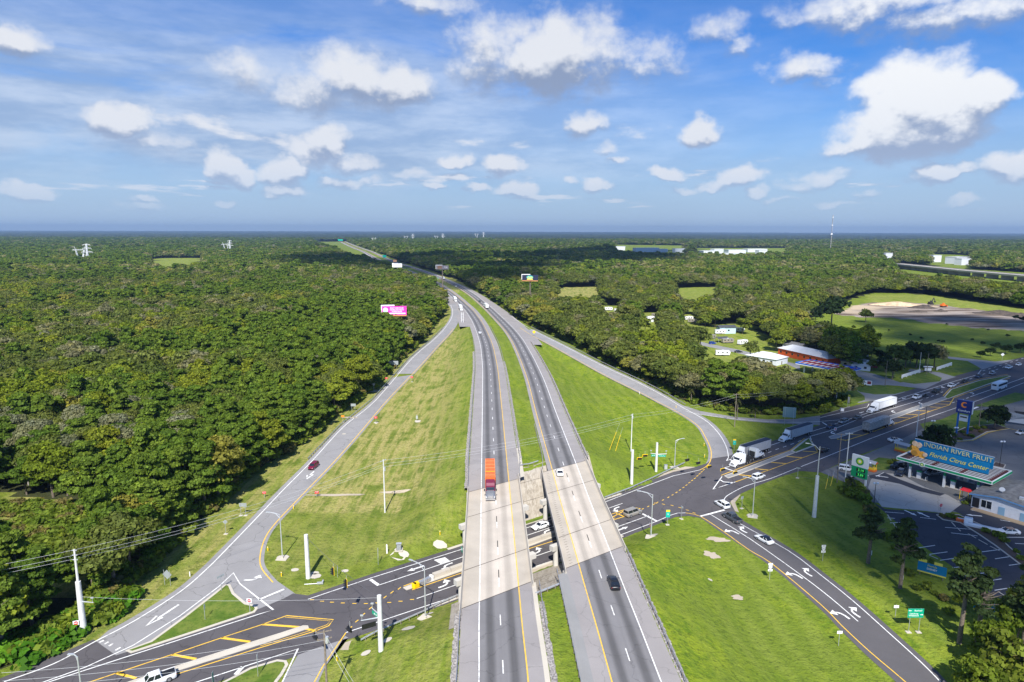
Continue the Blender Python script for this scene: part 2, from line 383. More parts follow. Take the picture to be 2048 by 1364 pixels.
def asphalt(name, col, wear=0.0, fine=0.18, stain=0.25, crack=0.0, worn=None):
    """uv = metres across / along; wear draws the darker wheel paths of each lane"""
    m_ = bpy.data.materials.new(name); m_.use_nodes = True; t = NT(m_.node_tree); b = t.n['Principled BSDF']
    geo_ = t.node('ShaderNodeNewGeometry'); P = geo_.outputs['Position']
    n1 = t.noise(P, 0.16, 5, 0.6); n2 = t.noise(P, 3.0, 3, 0.6); n3 = t.noise(P, 18.0, 2, 0.5)
    k = t.m('ADD', 1.0-stain/2-fine/2, t.m('ADD', t.m('MULTIPLY', n1, stain), t.m('MULTIPLY', t.m('ADD', t.m('MULTIPLY', n2, .5), t.m('MULTIPLY', n3, .5)), fine)))
    if wear:
        uv = t.node('ShaderNodeUVMap'); s_ = t.node('ShaderNodeSeparateXYZ'); t.l.new(uv.outputs[0], s_.inputs[0])
        U, V = s_.outputs[0], s_.outputs[1]
        ln = t.m('WRAP', U, 3.66, 0.0)
        oil = t.m('SUBTRACT', 1.0, t.ss(t.m('ABSOLUTE', t.m('SUBTRACT', ln, 1.83)), 0.2, 1.1))
        st = t.noise(t.xyz(t.m('MULTIPLY', U, 1.0), t.m('MULTIPLY', V, 0.02), 0), 2.2, 4, 0.6)
        k = t.m('MULTIPLY', k, t.m('SUBTRACT', 1.0, t.m('MULTIPLY', oil, wear)))
        k = t.m('MULTIPLY', k, t.m('ADD', 0.88, t.m('MULTIPLY', st, 0.24)))
    if crack:
        wv = t.node('ShaderNodeVectorMath', operation='ADD'); t.l.new(P, wv.inputs[0]); nn_ = t.node('ShaderNodeTexNoise', inp={'Scale': 0.5, 'Detail': 4.0}); t.l.new(P, nn_.inputs['Vector']); sc2 = t.node('ShaderNodeVectorMath', operation='SCALE'); t.l.new(nn_.outputs['Color'], sc2.inputs[0]); sc2.inputs['Scale'].default_value = 3.0; t.l.new(sc2.outputs[0], wv.inputs[1])
        v1 = t.node('ShaderNodeTexVoronoi', voronoi_dimensions='2D', feature='DISTANCE_TO_EDGE', inp={'Scale': 0.13}); t.l.new(wv.outputs[0], v1.inputs['Vector'])
        v2 = t.node('ShaderNodeTexVoronoi', voronoi_dimensions='2D', inp={'Scale': 0.05}); t.l.new(wv.outputs[0], v2.inputs['Vector']); s2 = t.node('ShaderNodeSeparateColor'); t.l.new(v2.outputs['Color'], s2.inputs[0])
        k = t.m('MULTIPLY', k, t.m('MULTIPLY', t.ss(v1.outputs['Distance'], 0.002, 0.016, 1-crack, 1.0), t.m('MULTIPLY_ADD', s2.outputs[0], crack*.35, 1-crack*.18)))
    cc = t.node('ShaderNodeVectorMath', operation='SCALE'); cc.inputs[0].default_value = col; t.l.new(k, cc.inputs['Scale'])
    outc = cc.outputs[0]
    if worn: outc = t.mix(t.m('MULTIPLY', t.ss(t.noise(P, 1.1, 5, 0.7), 0.50, 0.66), 0.75), outc, worn)
    t.l.new(outc, b.inputs['Base Color']); b.inputs['Roughness'].default_value = 0.85; b.inputs['Specular IOR Level'].default_value = 0.25
    bp = t.node('ShaderNodeBump', inp={'Strength': 0.25, 'Distance': 0.02}); t.l.new(n3, bp.inputs['Height']); t.l.new(bp.outputs[0], b.inputs['Normal'])
    MATS[name] = m_; return m_
M_LANE = asphalt('lane_asphalt', (0.19, 0.185, 0.19), wear=0.45, stain=0.35, crack=.22)
M_SHOULD = asphalt('shoulder_asphalt', (0.28, 0.262, 0.258), stain=0.35, crack=.2)
M_ROAD = asphalt('road_asphalt', (0.088, 0.082, 0.088), stain=0.6, crack=.35)
M_RAMP = asphalt('ramp_asphalt', (0.26, 0.255, 0.26), stain=0.42, crack=.35)
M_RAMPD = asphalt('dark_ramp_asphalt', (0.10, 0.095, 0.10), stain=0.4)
M_LOT = asphalt('parking_asphalt', (0.045, 0.048, 0.062), stain=0.6, crack=.3)
M_OLDLOT = asphalt('old_asphalt', (0.155, 0.155, 0.155), stain=0.7, crack=.4)
M_DRIVE = asphalt('driveway_asphalt', (0.25, 0.25, 0.25), stain=0.4)
M_CONC = asphalt('concrete', (0.42, 0.375, 0.315), stain=0.5)
M_DECK = asphalt('deck_concrete', (0.50, 0.445, 0.38), wear=0.24, stain=0.50)
M_APRON = asphalt('concrete_apron', (0.40, 0.375, 0.34), stain=0.6, crack=.4)
M_KERB = asphalt('kerb_concrete', (0.50, 0.46, 0.39), stain=0.4)
M_WHITE = asphalt('white_paint', (0.78, 0.78, 0.76), stain=0.2, fine=0.15, worn=(.34, .33, .33))
M_YEL = asphalt('yellow_paint', (0.80, 0.49, 0.05), stain=0.2, fine=0.15, worn=(.42, .30, .12))
M_BLK = asphalt('black_paint', (0.03, 0.03, 0.03))
M_DIRT = asphalt('bare_sand', (0.42, 0.36, 0.28), stain=0.6)
M_GALV = pbr('galvanised_steel', (0.50, 0.52, 0.55), 0.45, 0.6, var=0.12, vscale=2)
M_POLEW = pbr('concrete_pole', (0.62, 0.62, 0.60), 0.7, var=0.1, vscale=1.5)
M_WOOD = pbr('weathered_wood', (0.20, 0.165, 0.13), 0.9, var=0.25, vscale=3)
M_ALU = pbr('aluminium', (0.62, 0.64, 0.66), 0.4, 0.5)
M_SBACK = pbr('sign_back', (0.42, 0.46, 0.48), 0.45, 0.4)
M_BLACK = pbr('black_plastic', (0.012, 0.012, 0.014), 0.5)
M_SWHITE = pbr('sign_white', (0.80, 0.80, 0.80), 0.4)
M_SRED = pbr('sign_red', (0.65, 0.02, 0.03), 0.4)
M_SGREEN = pbr('sign_green', (0.0, 0.33, 0.19), 0.4)
M_SYEL = pbr('sign_yellow', (0.85, 0.55, 0.0), 0.4)
M_SBLUE = pbr('sign_blue', (0.0, 0.12, 0.42), 0.4)
# ------------------------------------------------------------------ ground
def pip(px_, py_, poly):
    """points in polygon, vectorised"""
    x = np.asarray(px_); y = np.asarray(py_); ins = np.zeros(x.shape, bool); n = len(poly)
    for i in range(n):
        x0, y0 = poly[i]; x1, y1 = poly[(i+1) % n]
        if y0 == y1: continue
        c = ((y0 > y) != (y1 > y)) & (x < (x1-x0)*(y-y0)/(y1-y0)+x0); ins ^= c
    return ins
def PZ(pts, z=0.0, far=None):
    """photo pixels -> world polygon; a third value is the height of what is seen there"""
    return [Wp(p[0], p[1], p[2] if len(p) > 2 else z) for p in pts]
gx = np.concatenate([-np.geomspace(30000, 460, 60), np.arange(-440, -96, 9.0), np.arange(-96, 150, 1.6), np.arange(150, 470, 9.0), np.geomspace(480, 30000, 60)])
gy = np.concatenate([[-400, -100, 30], np.arange(60, 90, 3.0), np.arange(90, 460, 1.6), np.arange(460, 700, 6.0), np.geomspace(706, 30000, 130)])
GX, GY = np.meshgrid(gx, gy); GZ = T(GX, GY)
fine = (np.abs(GX) < 500) & (GY < 700)
def noise2(x, y, s, seed=0):
    return np.array([mnoise.noise(Vector((a*s+seed, b*s, seed*1.3))) for a, b in zip(x.ravel(), y.ravel())]).reshape(x.shape)
sx = fsb(GY, 0); nx = fnb(GY, 0)
lump = np.zeros(GX.shape); lump[fine] = noise2(GX[fine], GY[fine], 0.11, 3)*0.10
offroad = (GX < fsb(GY, sb_out(GY))-2.5) | (GX > fnb(GY, nb_out(GY))+2.5)
_s, _q = sq(GX, GY)
SBR_AREA = np.vstack([sbr_w[np.argsort(sbr_w[:, 1])]+[-4, 0], sbr_y[np.argsort(sbr_y[:, 1])][::-1]+[3, 0]])
awayroad = (np.abs(_q) > 13) & ~pip(GX, GY, [tuple(p) for p in SBR_AREA])
GZ = GZ-np.where(offroad & awayroad & fine & (GZ < 6), np.abs(lump)*0.8, 0)
ny, nx_ = GX.shape
V = np.c_[GX.ravel(), GY.ravel(), GZ.ravel()]
idx = np.arange(ny*nx_).reshape(ny, nx_)
Fq = np.c_[idx[:-1, :-1].ravel(), idx[:-1, 1:].ravel(), idx[1:, 1:].ravel(), idx[1:, :-1].ravel()]
# zones: r dry, g lush, b bare, a forest floor
Z = np.zeros((ny*nx_, 4), np.float32); X_, Y_ = V[:, 0], V[:, 1]
near = (Y_ < 720) & (np.abs(X_) < 520)
LEFT_EDGE = [(0, 1337), (53, 1320), (155, 1269), (235, 1237), (250, 1205), (254, 1173), (288, 1149), (347, 1090), (440, 1006), (487, 962), (512, 939), (575, 903), (622, 874), (665, 832), (707, 806), (747, 776), (782, 736), (815, 706), (843, 680), (863, 655), (884, 632)]
RIGHT_EDGE = [(927, 566), (953, 580), (977, 593), (1001, 611), (1025, 628), (1050, 644), (1074, 655), (1114, 674), (1140, 685), (1232, 741), (1300, 766), (1353, 797), (1429, 817), (1497, 827), (1556, 831), (1643, 825), (1684, 813), (1700, 790)]
def EW(e): return [Wp(px, py, 0.0) for px, py in e]
_pts_l = EW(LEFT_EDGE); _fe = [(float(fsb(y, -o_)), y) for y, o_ in ((640, 22), (720, 22), (820, 24), (950, 30), (1150, 36), (1500, 60), (2200, 100), (3200, 150), (4500, 190))]
_re = [(float(fnb(y, 24)), y) for y in (4500, 3200, 2200, 1500, 1150, 950, 820)]
_pts_r = EW(RIGHT_EDGE)
CORR = [(-400, 20), (-140, 70)]+_pts_l+_fe+_re+_pts_r+PZ([(1692, 786), (1650, 784), (1610, 777), (1590, 765), (1570, 752), (1600, 742), (1650, 735), (1705, 742), (1735, 722), (1735, 705), (1620, 690), (1590, 660), (1640, 622), (1700, 598), (1745, 586), (1850, 588), (2048, 618), (2400, 650), (2400, 1000)])+[(700, 200), (400, 20)]
CLEARINGS = [PZ([(296, 518), (300, 525, 19), (330, 529, 19), (410, 522, 19), (412, 516), (330, 516)]), PZ([(-120, 1000, 0), (0, 985), (150, 1005), (235, 1055), (170, 1112, 9), (0, 1105, 9), (-120, 1095, 9)]),
    PZ([(1105, 576), (1105, 590, 17), (1208, 586, 17), (1202, 573)]),
    PZ([(1335, 577), (1355, 587, 17), (1440, 590, 17), (1442, 573)]),
    PZ([(1195, 610), (1195, 628, 12), (1250, 632, 12), (1250, 612)]), PZ([(1275, 626), (1275, 645, 12), (1330, 647, 12), (1325, 624)]), PZ([(1360, 628), (1360, 650, 12), (1398, 652, 12), (1398, 630)]), PZ([(1762, 503), (1765, 515, 18), (1795, 515, 18), (1790, 503)]), PZ([(1858, 508), (1860, 523, 18), (1948, 526, 18), (1945, 510)]), PZ([(1225, 489), (1225, 501, 18), (1378, 505, 18), (1375, 491)]),
    PZ([(1530, 598), (1640, 640), (1620, 605), (1560, 592)]),
    PZ([(1262, 655), (1270, 685, 7), (1330, 700, 8), (1330, 655)]),
    PZ([(1375, 655), (1372, 690), (1385, 716, 11), (1450, 728, 12), (1520, 732, 12), (1590, 748, 12), (1640, 748, 12), (1715, 748, 8), (1640, 705), (1560, 695), (1500, 645)]),
    PZ([(1785, 526), (1790, 541, 15), (1930, 556, 15), (2048, 566, 15), (2300, 580, 15), (2300, 556), (2048, 545), (1930, 538)]),
    PZ([(1385, 496), (1385, 513, 8), (1500, 514, 8), (1580, 510, 8), (1580, 496)])]
inf = pip(X_, Y_, [tuple(p) for p in np.vstack([sbr_y[np.argsort(sbr_y[:, 1])], [[-30, 500]], [(float(fsb(y, -12)), y) for y in (470, 420, 350, 280, 200, 145)]])])
dist_sb = fsb(Y_, -12)-X_
dry = np.where(inf, np.clip(0.2+dist_sb/22, 0, 1.0), 0.0)
dry = np.where(inf & (Y_ < 160), 0.30+0.25*np.clip(noise2(X_, Y_, 0.05, 8) if False else 0.0, 0, 1), dry)
leftside = (X_ < xa(sbr_w, Y_)) & (X_ > -140) & (Y_ > 100)
dry = np.where(leftside & ~inf, 0.75, dry)
lush = np.where((X_ > fnb(Y_, 9)) & (Y_ < 460), 0.95, 0.0)
lush = np.where((X_ > fsb(Y_, 2)) & (X_ < fnb(Y_, -2)), 0.85, lush)
lush = np.where((dist_sb > -1) & (dist_sb < 7) & inf, 0.8, lush)
lush = np.where((X_ > 75) & (Y_ < 300), 0.45, lush)
lush = np.where((X_ > 190) & (Y_ > 300), 0.35, lush)
dry = np.where((X_ < fsb(Y_, -10)) & (Y_ < 125) & (X_ > -45), 0.35, dry)
lush = np.where((X_ < fsb(Y_, -10)) & (Y_ < 125) & (X_ > -45), 0.6, lush)
bare = np.zeros_like(dry)
SITE = PZ([(1672, 628), (1700, 612), (1740, 605), (1800, 603), (1880, 610), (1980, 622), (2048, 628), (2300, 650), (2300, 710), (2048, 662), (1960, 656), (1900, 650), (1850, 645), (1790, 636), (1720, 634)])
m = pip(X_, Y_, SITE); bare[m] = 1.0
YF = PZ([(1735, 588), (1850, 590), (2048, 612), (2400, 650), (2400, 660), (2048, 628), (1880, 611), (1740, 606)])
m = pip(X_, Y_, YF); dry[m] = 0.45; lush[m] = 1.0
TAN = CLEARINGS[2]; m = pip(X_, Y_, TAN); dry[m] = 1.0
for c_ in (CLEARINGS[0], CLEARINGS[3], CLEARINGS[4], CLEARINGS[5], CLEARINGS[6], CLEARINGS[11], CLEARINGS[12]):
    m = pip(X_, Y_, c_); dry[m] = 0.35; lush[m] = 0.9
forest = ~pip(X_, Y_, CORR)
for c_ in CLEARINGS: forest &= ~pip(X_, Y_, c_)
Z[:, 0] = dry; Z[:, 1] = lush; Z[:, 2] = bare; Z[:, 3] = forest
mg = bpy.data.materials.new('ground_cover'); mg.use_nodes = True; t = NT(mg.node_tree); b = t.n['Principled BSDF']
at = t.node('ShaderNodeAttribute', attribute_name='zone'); zs = t.node('ShaderNodeSeparateColor'); t.l.new(at.outputs['Color'], zs.inputs[0])
P = t.node('ShaderNodeNewGeometry').outputs['Position']
mp = t.node('ShaderNodeMapping', inp={'Scale': (1.0, 0.10, 1.0)}); t.l.new(P, mp.inputs[0])
streak = t.noise(mp.outputs[0], 0.55, 5, 0.65); big = t.noise(P, 0.030, 5, 0.6); med = t.noise(P, 0.16, 5, 0.62); fin = t.noise(P, 2.2, 4, 0.65); clump = t.noise(P, 0.7, 4, 0.6)
gbase = t.mix(t.ss(med, 0.35, 0.65), (0.105, 0.155, 0.016), (0.175, 0.215, 0.026))
glush = t.mix(t.ss(t.m('ADD', t.m('MULTIPLY', clump, 0.40), t.m('ADD', t.m('MULTIPLY', med, 0.35), t.m('MULTIPLY', streak, 0.25))), 0.38, 0.60), (0.085, 0.160, 0.008), (0.225, 0.285, 0.018))
glush = t.mix(t.ss(big, 0.42, 0.62), glush, (0.140, 0.195, 0.020))
g1 = t.mix(zs.outputs[1], gbase, glush)
dryamt = t.m('MULTIPLY', zs.outputs[0], t.ss(t.m('ADD', t.m('MULTIPLY', streak, 0.65), t.m('MULTIPLY', med, 0.35)), 0.40, 0.57, 0.05, 1.0))
g2 = t.mix(dryamt, g1, t.mix(t.ss(fin, 0.38, 0.62), (0.28, 0.255, 0.065), (0.44, 0.38, 0.16)))
spots = t.ss(t.noise(P, 0.33, 6, 0.7), 0.66, 0.74)
g2 = t.mix(t.m('MULTIPLY', spots, t.m('MULTIPLY_ADD', zs.outputs[0], 0.7, 0.06)), g2, (0.36, 0.29, 0.19))
sx_ = t.node('ShaderNodeSeparateXYZ'); t.l.new(P, sx_.inputs[0]); band = t.m('SINE', t.m('ADD', t.m('MULTIPLY', sx_.outputs[0], 1.25), t.m('ADD', t.m('MULTIPLY', sx_.outputs[1], 0.10), t.m('MULTIPLY', t.noise(P, 0.03, 3), 16.0))))
g2 = t.mix(t.m('MULTIPLY', t.ss(band, -0.5, 0.9), t.ss(t.noise(P, 0.02, 3), 0.38, 0.60, 0.05, 0.38)), g2, (0.24, 0.285, 0.05))
g3 = t.mix(t.m('MULTIPLY', t.m('SUBTRACT', fin, 0.5), 0.9), g2, (0.24, 0.27, 0.07), 'MIX')
g3 = t.mix(t.ss(t.noise(P, 1.1, 5, 0.7), 0.50, 0.66, 0.0, 0.55), g3, (0.035, 0.065, 0.008))
bn = t.noise(mp.outputs[0], 0.06, 6, 0.65); mp2 = t.node('ShaderNodeMapping', inp={'Scale': (0.16, 1.0, 1.0)}); t.l.new(P, mp2.inputs[0]); bn2 = t.noise(mp2.outputs[0], 0.09, 6, 0.65)
bsoil = t.mix(t.ss(bn2, 0.38, 0.62), (0.11, 0.078, 0.055), (0.36, 0.31, 0.27))
bsoil = t.mix(t.ss(t.noise(P, 0.012, 4), 0.50, 0.62), bsoil, (0.50, 0.40, 0.28))
g4 = t.mix(t.ss(t.m('ADD', zs.outputs[2], t.m('MULTIPLY', t.m('SUBTRACT', t.noise(P, 0.06, 5, .65), 0.5), 1.3)), 0.40, 0.62), g3, bsoil)
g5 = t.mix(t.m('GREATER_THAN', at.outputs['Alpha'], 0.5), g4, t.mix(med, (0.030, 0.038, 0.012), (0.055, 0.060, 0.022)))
t.l.new(g5, b.inputs['Base Color']); b.inputs['Roughness'].default_value = 0.95; b.inputs['Specular IOR Level'].default_value = 0.15
bp = t.node('ShaderNodeBump', inp={'Strength': 1.0, 'Distance': 0.30}); t.l.new(t.m('ADD', fin, t.m('MULTIPLY', clump, 1.5)), bp.inputs['Height']); t.l.new(bp.outputs[0], b.inputs['Normal'])
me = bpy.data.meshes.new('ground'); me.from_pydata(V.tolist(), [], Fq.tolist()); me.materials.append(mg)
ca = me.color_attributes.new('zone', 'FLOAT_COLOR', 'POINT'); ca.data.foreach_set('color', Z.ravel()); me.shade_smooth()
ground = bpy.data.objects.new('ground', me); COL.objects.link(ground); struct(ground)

# ------------------------------------------------------------------ freeway carriageways
def fstrip(name, f, o0, o1, mat, Y0, Y1, lift, n=None, nlat=1, parent=None, cut=None):
    n = n or max(8, int(40*math.log(Y1/Y0)*2)); Ys = np.geomspace(Y0, Y1, n); vs = []; uv = []
    d = np.r_[0, np.cumsum(np.hypot(np.diff(Ys), np.diff(f(Ys))))]
    for Y, dd in zip(Ys, d):
        a = float(o0(Y)) if callable(o0) else o0; b_ = float(o1(Y)) if callable(o1) else o1
        for k in range(nlat+1):
            o = a+(b_-a)*k/nlat; vs.append((float(f(Y, o)), float(Y), float(zf(Y))+lift)); uv.append((o, dd))
    fs = [(i*(nlat+1)+k, i*(nlat+1)+k+1, (i+1)*(nlat+1)+k+1, (i+1)*(nlat+1)+k) for i in range(n-1) for k in range(nlat)]
    return make_obj(name, vs, fs, mat, uvs=uv, parent=parent)
def skew_strip(name, f, o0, o1, mat, q0, q1, lift, n=24, parent=None, zb=None):
    """strip of the carriageway whose two ends lie on skewed abutment lines q0, q1"""
    vs = []; uv = []
    def at(o, q):
        Y = 140.
        for _ in range(30):
            s_, qq = sq(float(f(Y, o)), Y); Y += (q-qq)*1.1
        return float(f(Y, o)), Y
    for i in range(n+1):
        q = q0+(q1-q0)*i/n
        for o in (o0, o1):
            x, y = at(o, q); vs.append((x, y, float(zf(y))+lift)); uv.append((o, q*1.3))
    return make_obj(name, vs, [(2*i, 2*i+1, 2*i+3, 2*i+2) for i in range(n)], mat, uvs=uv, parent=parent), at
def road_thing(name, label=None):
    o = bpy.data.objects.new(name, None); COL.objects.link(o); o['kind'] = 'structure'
    if label: o['label'] = label
    return o
SBROAD = road_thing('southbound_road'); NBROAD = road_thing('northbound_road')
_, _at = skew_strip('tmp', fsb, 0, 1, M_DECK, 0, 1, 0); bpy.data.objects.remove(_)
def carriage(f, lane0, lane1, sh_out, sh_in, rd, side):
    # near part: from the camera side up to the south abutment, far part beyond the north one
    for part, (qa, qb) in enumerate(((-75, Q_S), (Q_N, 46))):
        skew_strip('lanes', f, lane0, lane1, M_LANE, qa, qb, 0.02, 30, rd)
        o0, o1 = sh_out(140 if part == 0 else 200), sh_in(140 if part == 0 else 200)
        skew_strip('shoulder', f, *sorted((o0, lane0 if side < 0 else lane1)), M_SHOULD, qa, qb, 0.015, 30, rd)
        skew_strip('shoulder', f, *sorted((lane1 if side < 0 else lane0, o1)), M_SHOULD, qa, qb, 0.015, 30, rd)
carriage(fsb, -7.45, 0.12, sb_out, sb_in, SBROAD, -1)
carriage(fnb, -0.12, 7.45, nb_out, nb_in, NBROAD, 1)
def Yat(f, q, o):
    Y = 140.
    for _ in range(30):
        s_, qq = sq(float(f(Y, o)), Y); Y += (q-qq)*1.1
    return Y
# beyond q = 46 straight cut in Y needs a wedge: overlap by 3 mm underneath
fstrip('lanes', fsb, -7.45, 0.12, M_LANE, Yat(fsb, 46, 3.3)-14, 8500, 0.012, parent=SBROAD)
fstrip('shoulder', fsb, sb_out, -7.45, M_SHOULD, Yat(fsb, 46, 3.3)-16, 8500, 0.008, parent=SBROAD)
fstrip('shoulder', fsb, 0.12, sb_in, M_SHOULD, Yat(fsb, 46, 3.3)-10, 8500, 0.008, parent=SBROAD)
fstrip('lanes', fnb, -0.12, 7.45, M_LANE, Yat(fnb, 46, 3.3)-14, 8500, 0.012, parent=NBROAD)
fstrip('shoulder', fnb, 7.45, nb_out, M_SHOULD, Yat(fnb, 46, 10)-16, 8500, 0.008, parent=NBROAD)
fstrip('shoulder', fnb, nb_in, -0.12, M_SHOULD, Yat(fnb, 46, -2)-10, 8500, 0.008, parent=NBROAD)
# light concrete strips beside the bridges (approach kerbs)
skew_strip('concrete_strip', fnb, -4.6, -2.7, M_DRIVE, -75, Q_S-1, 0.012, 20, NBROAD)
skew_strip('concrete_strip', fsb, 2.5, 3.3, M_KERB, -75, Q_S-0.5, 0.018, 20, SBROAD)
skew_strip('concrete_strip', fsb, 3.3, 4.35, M_KERB, Q_N+0.5, 41, 0.018, 12, SBROAD)

# painted lines of the freeway
def fline(mb, f, o, w_, Y0, Y1, lift=0.03, mi=0, n=None):
    n = n or max(6, int(70*math.log(Y1/Y0))); Ys = np.geomspace(Y0, Y1, n); vs = []
    for Y in Ys:
        ww = max(w_, Y/2600.0); vs += [(float(f(Y, o-ww/2)), Y, float(zf(Y))+lift), (float(f(Y, o+ww/2)), Y, float(zf(Y))+lift)]
    mb.add(vs, [(2*i, 2*i+1, 2*i+3, 2*i+2) for i in range(n-1)], mi)
for f, ed, rd in ((fsb, -7.32, SBROAD), (fnb, 7.32, NBROAD)):
    mb = MB(); fline(mb, f, ed, 0.19, 58, 8000); mb.build('white_line', M_WHITE, rd)
    mb = MB(); fline(mb, f, 0.0, 0.19, 58, 8000); mb.build('yellow_line', M_YEL, rd)
    mb = MB(); blk = MB(); Y = 64.0 if f is fsb else 67.0
    mid = -3.66 if f is fsb else 3.66
    while Y < 1400:
        fline(mb, f, mid, 0.17, Y, Y+3.1, n=2)
        xx, yy = float(f(Y, mid)), Y; s_, q_ = sq(xx, yy)
        if Q_S < q_ < Q_N-1: fline(blk, f, mid, 0.17, Y+3.1, Y+6.1, n=2)
        Y += 12.19
    mb.build('lane_dashes', M_WHITE, rd)['kind'] = 'stuff'; blk.build('contrast_dashes', M_BLK, rd)['kind'] = 'stuff'

# ------------------------------------------------------------------ pavement at ground level
CRpx = [(-260, 1440), (0, 1357), (60, 1333), (187, 1279), (232, 1311), (262, 1301), (520, 1217), (568, 1197), (586, 1187), (616, 1191), (747, 1147), (924, 1091), (1049, 1050), (1212, 995), (1297, 962), (1346, 944), (1388, 935), (1415, 926), (1424, 917), (1458, 912), (1461, 911), (1472, 905), (1564, 876), (1640, 850), (1640, 831), (1710, 811), (1736, 805), (1762, 790), (1811, 783), (1870, 765), (1913, 751), (1958, 739), (1962, 733), (2048, 714), (2500, 600),
    (2600, 640), (2048, 795), (1960, 817), (1850, 855), (1790, 885), (1710, 913), (1640, 945), (1600, 942), (1566, 952), (1517, 971), (1481, 988), (1463, 1001), (1456, 1012), (1402, 1036), (1376, 1032), (1351, 1034), (1314, 1049), (1240, 1079), (1113, 1127), (1060, 1146), (920, 1199), (800, 1242), (745, 1263), (700, 1278), (640, 1296), (596, 1312), (540, 1330), (400, 1376), (-100, 1560)]
road = poly_obj('crossing_road', GP(CRpx), 0.03, M_ROAD); struct(road)
def edge_off(line, d):
    L = np.array(line); out = []
    for i in range(len(L)):
        a = L[max(i-1, 0)]; c = L[min(i+1, len(L)-1)]; tt = (c-a)/np.hypot(*(c-a)); out.append((L[i][0]-tt[1]*d, L[i][1]+tt[0]*d))
    return out
# southbound exit ramp
wo = edge_off(catmull(sbr_w, 4), 1.4); yo = edge_off(catmull(sbr_y, 4), -0.9)
o = poly_obj('exit_ramp', [p for p in wo if p[1] < 330][10:]+[p for p in yo if p[1] < 330][::-1]+GP([(600, 1194), (568, 1199), (520, 1219), (262, 1303), (232, 1313), (190, 1284)]), 0.022, M_RAMP); struct(o)
def climb(name, A, B, Ya, Yb, zfun, mat, lift, n=60):
    Ys = np.linspace(Ya, Yb, n); A = np.array(A); B = np.array(B); vs = []; uv = []
    for Y in Ys:
        xl, xr = float(xa(A, Y)), float(xa(B, Y)); xl, xr = min(xl, xr), max(xl, xr)
        z = float(zfun(Y))+lift; vs += [(xl, Y, z), (xr, Y, z)]; uv += [(0, Y), (xr-xl, Y)]
    return struct(make_obj(name, vs, [(2*i, 2*i+1, 2*i+3, 2*i+2) for i in range(n-1)], mat, uvs=uv))
climb('exit_ramp', wo, yo, 326, 640, z_sbr, M_RAMP, 0.024)
for f_, a_, b_, c_, d_, nm_ in ((fsb, lambda Y: -10.8-7.5*min(1, max(0, (1500-Y)/600)), lambda Y: -10.7, 470, 1500, 'exit_lane'), (fnb, lambda Y: 10.55, lambda Y: 10.6+6.5*min(1, max(0, (900-Y)/350)), 385, 900, 'entrance_lane')): struct(fstrip(nm_, f_, a_, b_, M_SHOULD, c_, d_, 0.005))
# northbound entrance ramp and its slip lane
wo2 = edge_off(catmull(nbr_w, 4), -1.6); yo2 = edge_off(catmull(nbr_y, 4), 0.9)
yl = [p for p in yo2 if p[1] < 262]; wl = [p for p in wo2 if p[1] < 262]
o = poly_obj('entrance_ramp', yl+wl[::-1]+GP([(1462, 913), (1440, 918), (1424, 920), (1405, 935)]), 0.022, M_RAMP); struct(o)
climb('entrance_ramp', wo2, yo2, 258, 455, z_nbr, M_RAMP, 0.024)
SLIP = [(1700, 812), (1640, 831), (1590, 838), (1537, 839), (1470, 834), (1400, 822), (1352, 806), (1320, 792), (1340, 812), (1372, 822), (1400, 829), (1470, 840), (1537, 846), (1560, 847), (1610, 849), (1640, 850), (1700, 832)]
o = poly_obj('slip_lane', GP(SLIP), 0.026, M_RAMP); struct(o)
# northbound exit ramp
RYL = [(1376, 1031), (1400, 1036), (1444, 1066), (1543, 1134), (1638, 1216), (1679, 1258), (1733, 1311), (1800, 1372), (1880, 1460)]
RWR = [(1950, 1440), (1894, 1364), (1849, 1319), (1792, 1267), (1716, 1200), (1651, 1148), (1585, 1099), (1499, 1049), (1478, 1034), (1464, 1012)]
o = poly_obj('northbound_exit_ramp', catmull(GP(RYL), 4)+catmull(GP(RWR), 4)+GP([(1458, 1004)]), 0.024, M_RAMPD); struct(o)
# southbound entrance ramp, bottom of the view
o = poly_obj('southbound_entrance_ramp', GP([(596, 1310), (640, 1294), (697, 1276), (690, 1272), (650, 1335), (637, 1364), (610, 1440), (540, 1440), (564, 1364)]), 0.036, M_RAMP); struct(o)

# driveways, lots
def slab(name, px, z, mat): return struct(poly_obj(name, GP(px), z, mat))
slab('forecourt', [(1640, 944), (1690, 925), (1790, 884), (1850, 852), (1960, 815), (2048, 794), (2300, 720), (2500, 900), (2300, 1100), (2048, 1075), (1960, 1030), (1890, 1022), (1800, 1012), (1744, 1004), (1730, 968), (1690, 965), (1655, 950)], 0.022, M_OLDLOT)
slab('parking_lot', [(1744, 1003), (1770, 1018), (1925, 1030), (1905, 1020), (1925, 1000), (1960, 1002), (2048, 1040), (2300, 1120), (2300, 1400), (2100, 1260), (2048, 1230), (1985, 1190), (1915, 1140), (1850, 1095), (1800, 1050)], 0.026, M_LOT)
slab('concrete_apron', [(1736, 976), (1742, 959), (1760, 946), (1800, 948), (1812, 955), (1850, 975), (1895, 990), (1925, 1007), (1897, 1028), (1850, 1022), (1764, 1014)], 0.034, M_APRON)
slab('asphalt_strip', [(1738, 951), (1768, 945), (1800, 959), (1843, 975), (1890, 988), (1880, 992), (1840, 983), (1800, 968), (1770, 962), (1740, 956)], 0.040, M_LOT)
slab('station_drive', [(1716, 806), (1755, 800), (1787, 791), (1811, 784), (1790, 776), (1745, 765), (1700, 748), (1690, 740), (1640, 742), (1620, 765), (1650, 790), (1690, 775)], 0.034, M_DRIVE)
slab('station_drive', [(1690, 752), (1740, 768), (1800, 772), (1850, 778), (1884, 762), (1870, 757), (1800, 765), (1760, 750), (1700, 738)], 0.038, M_DRIVE)
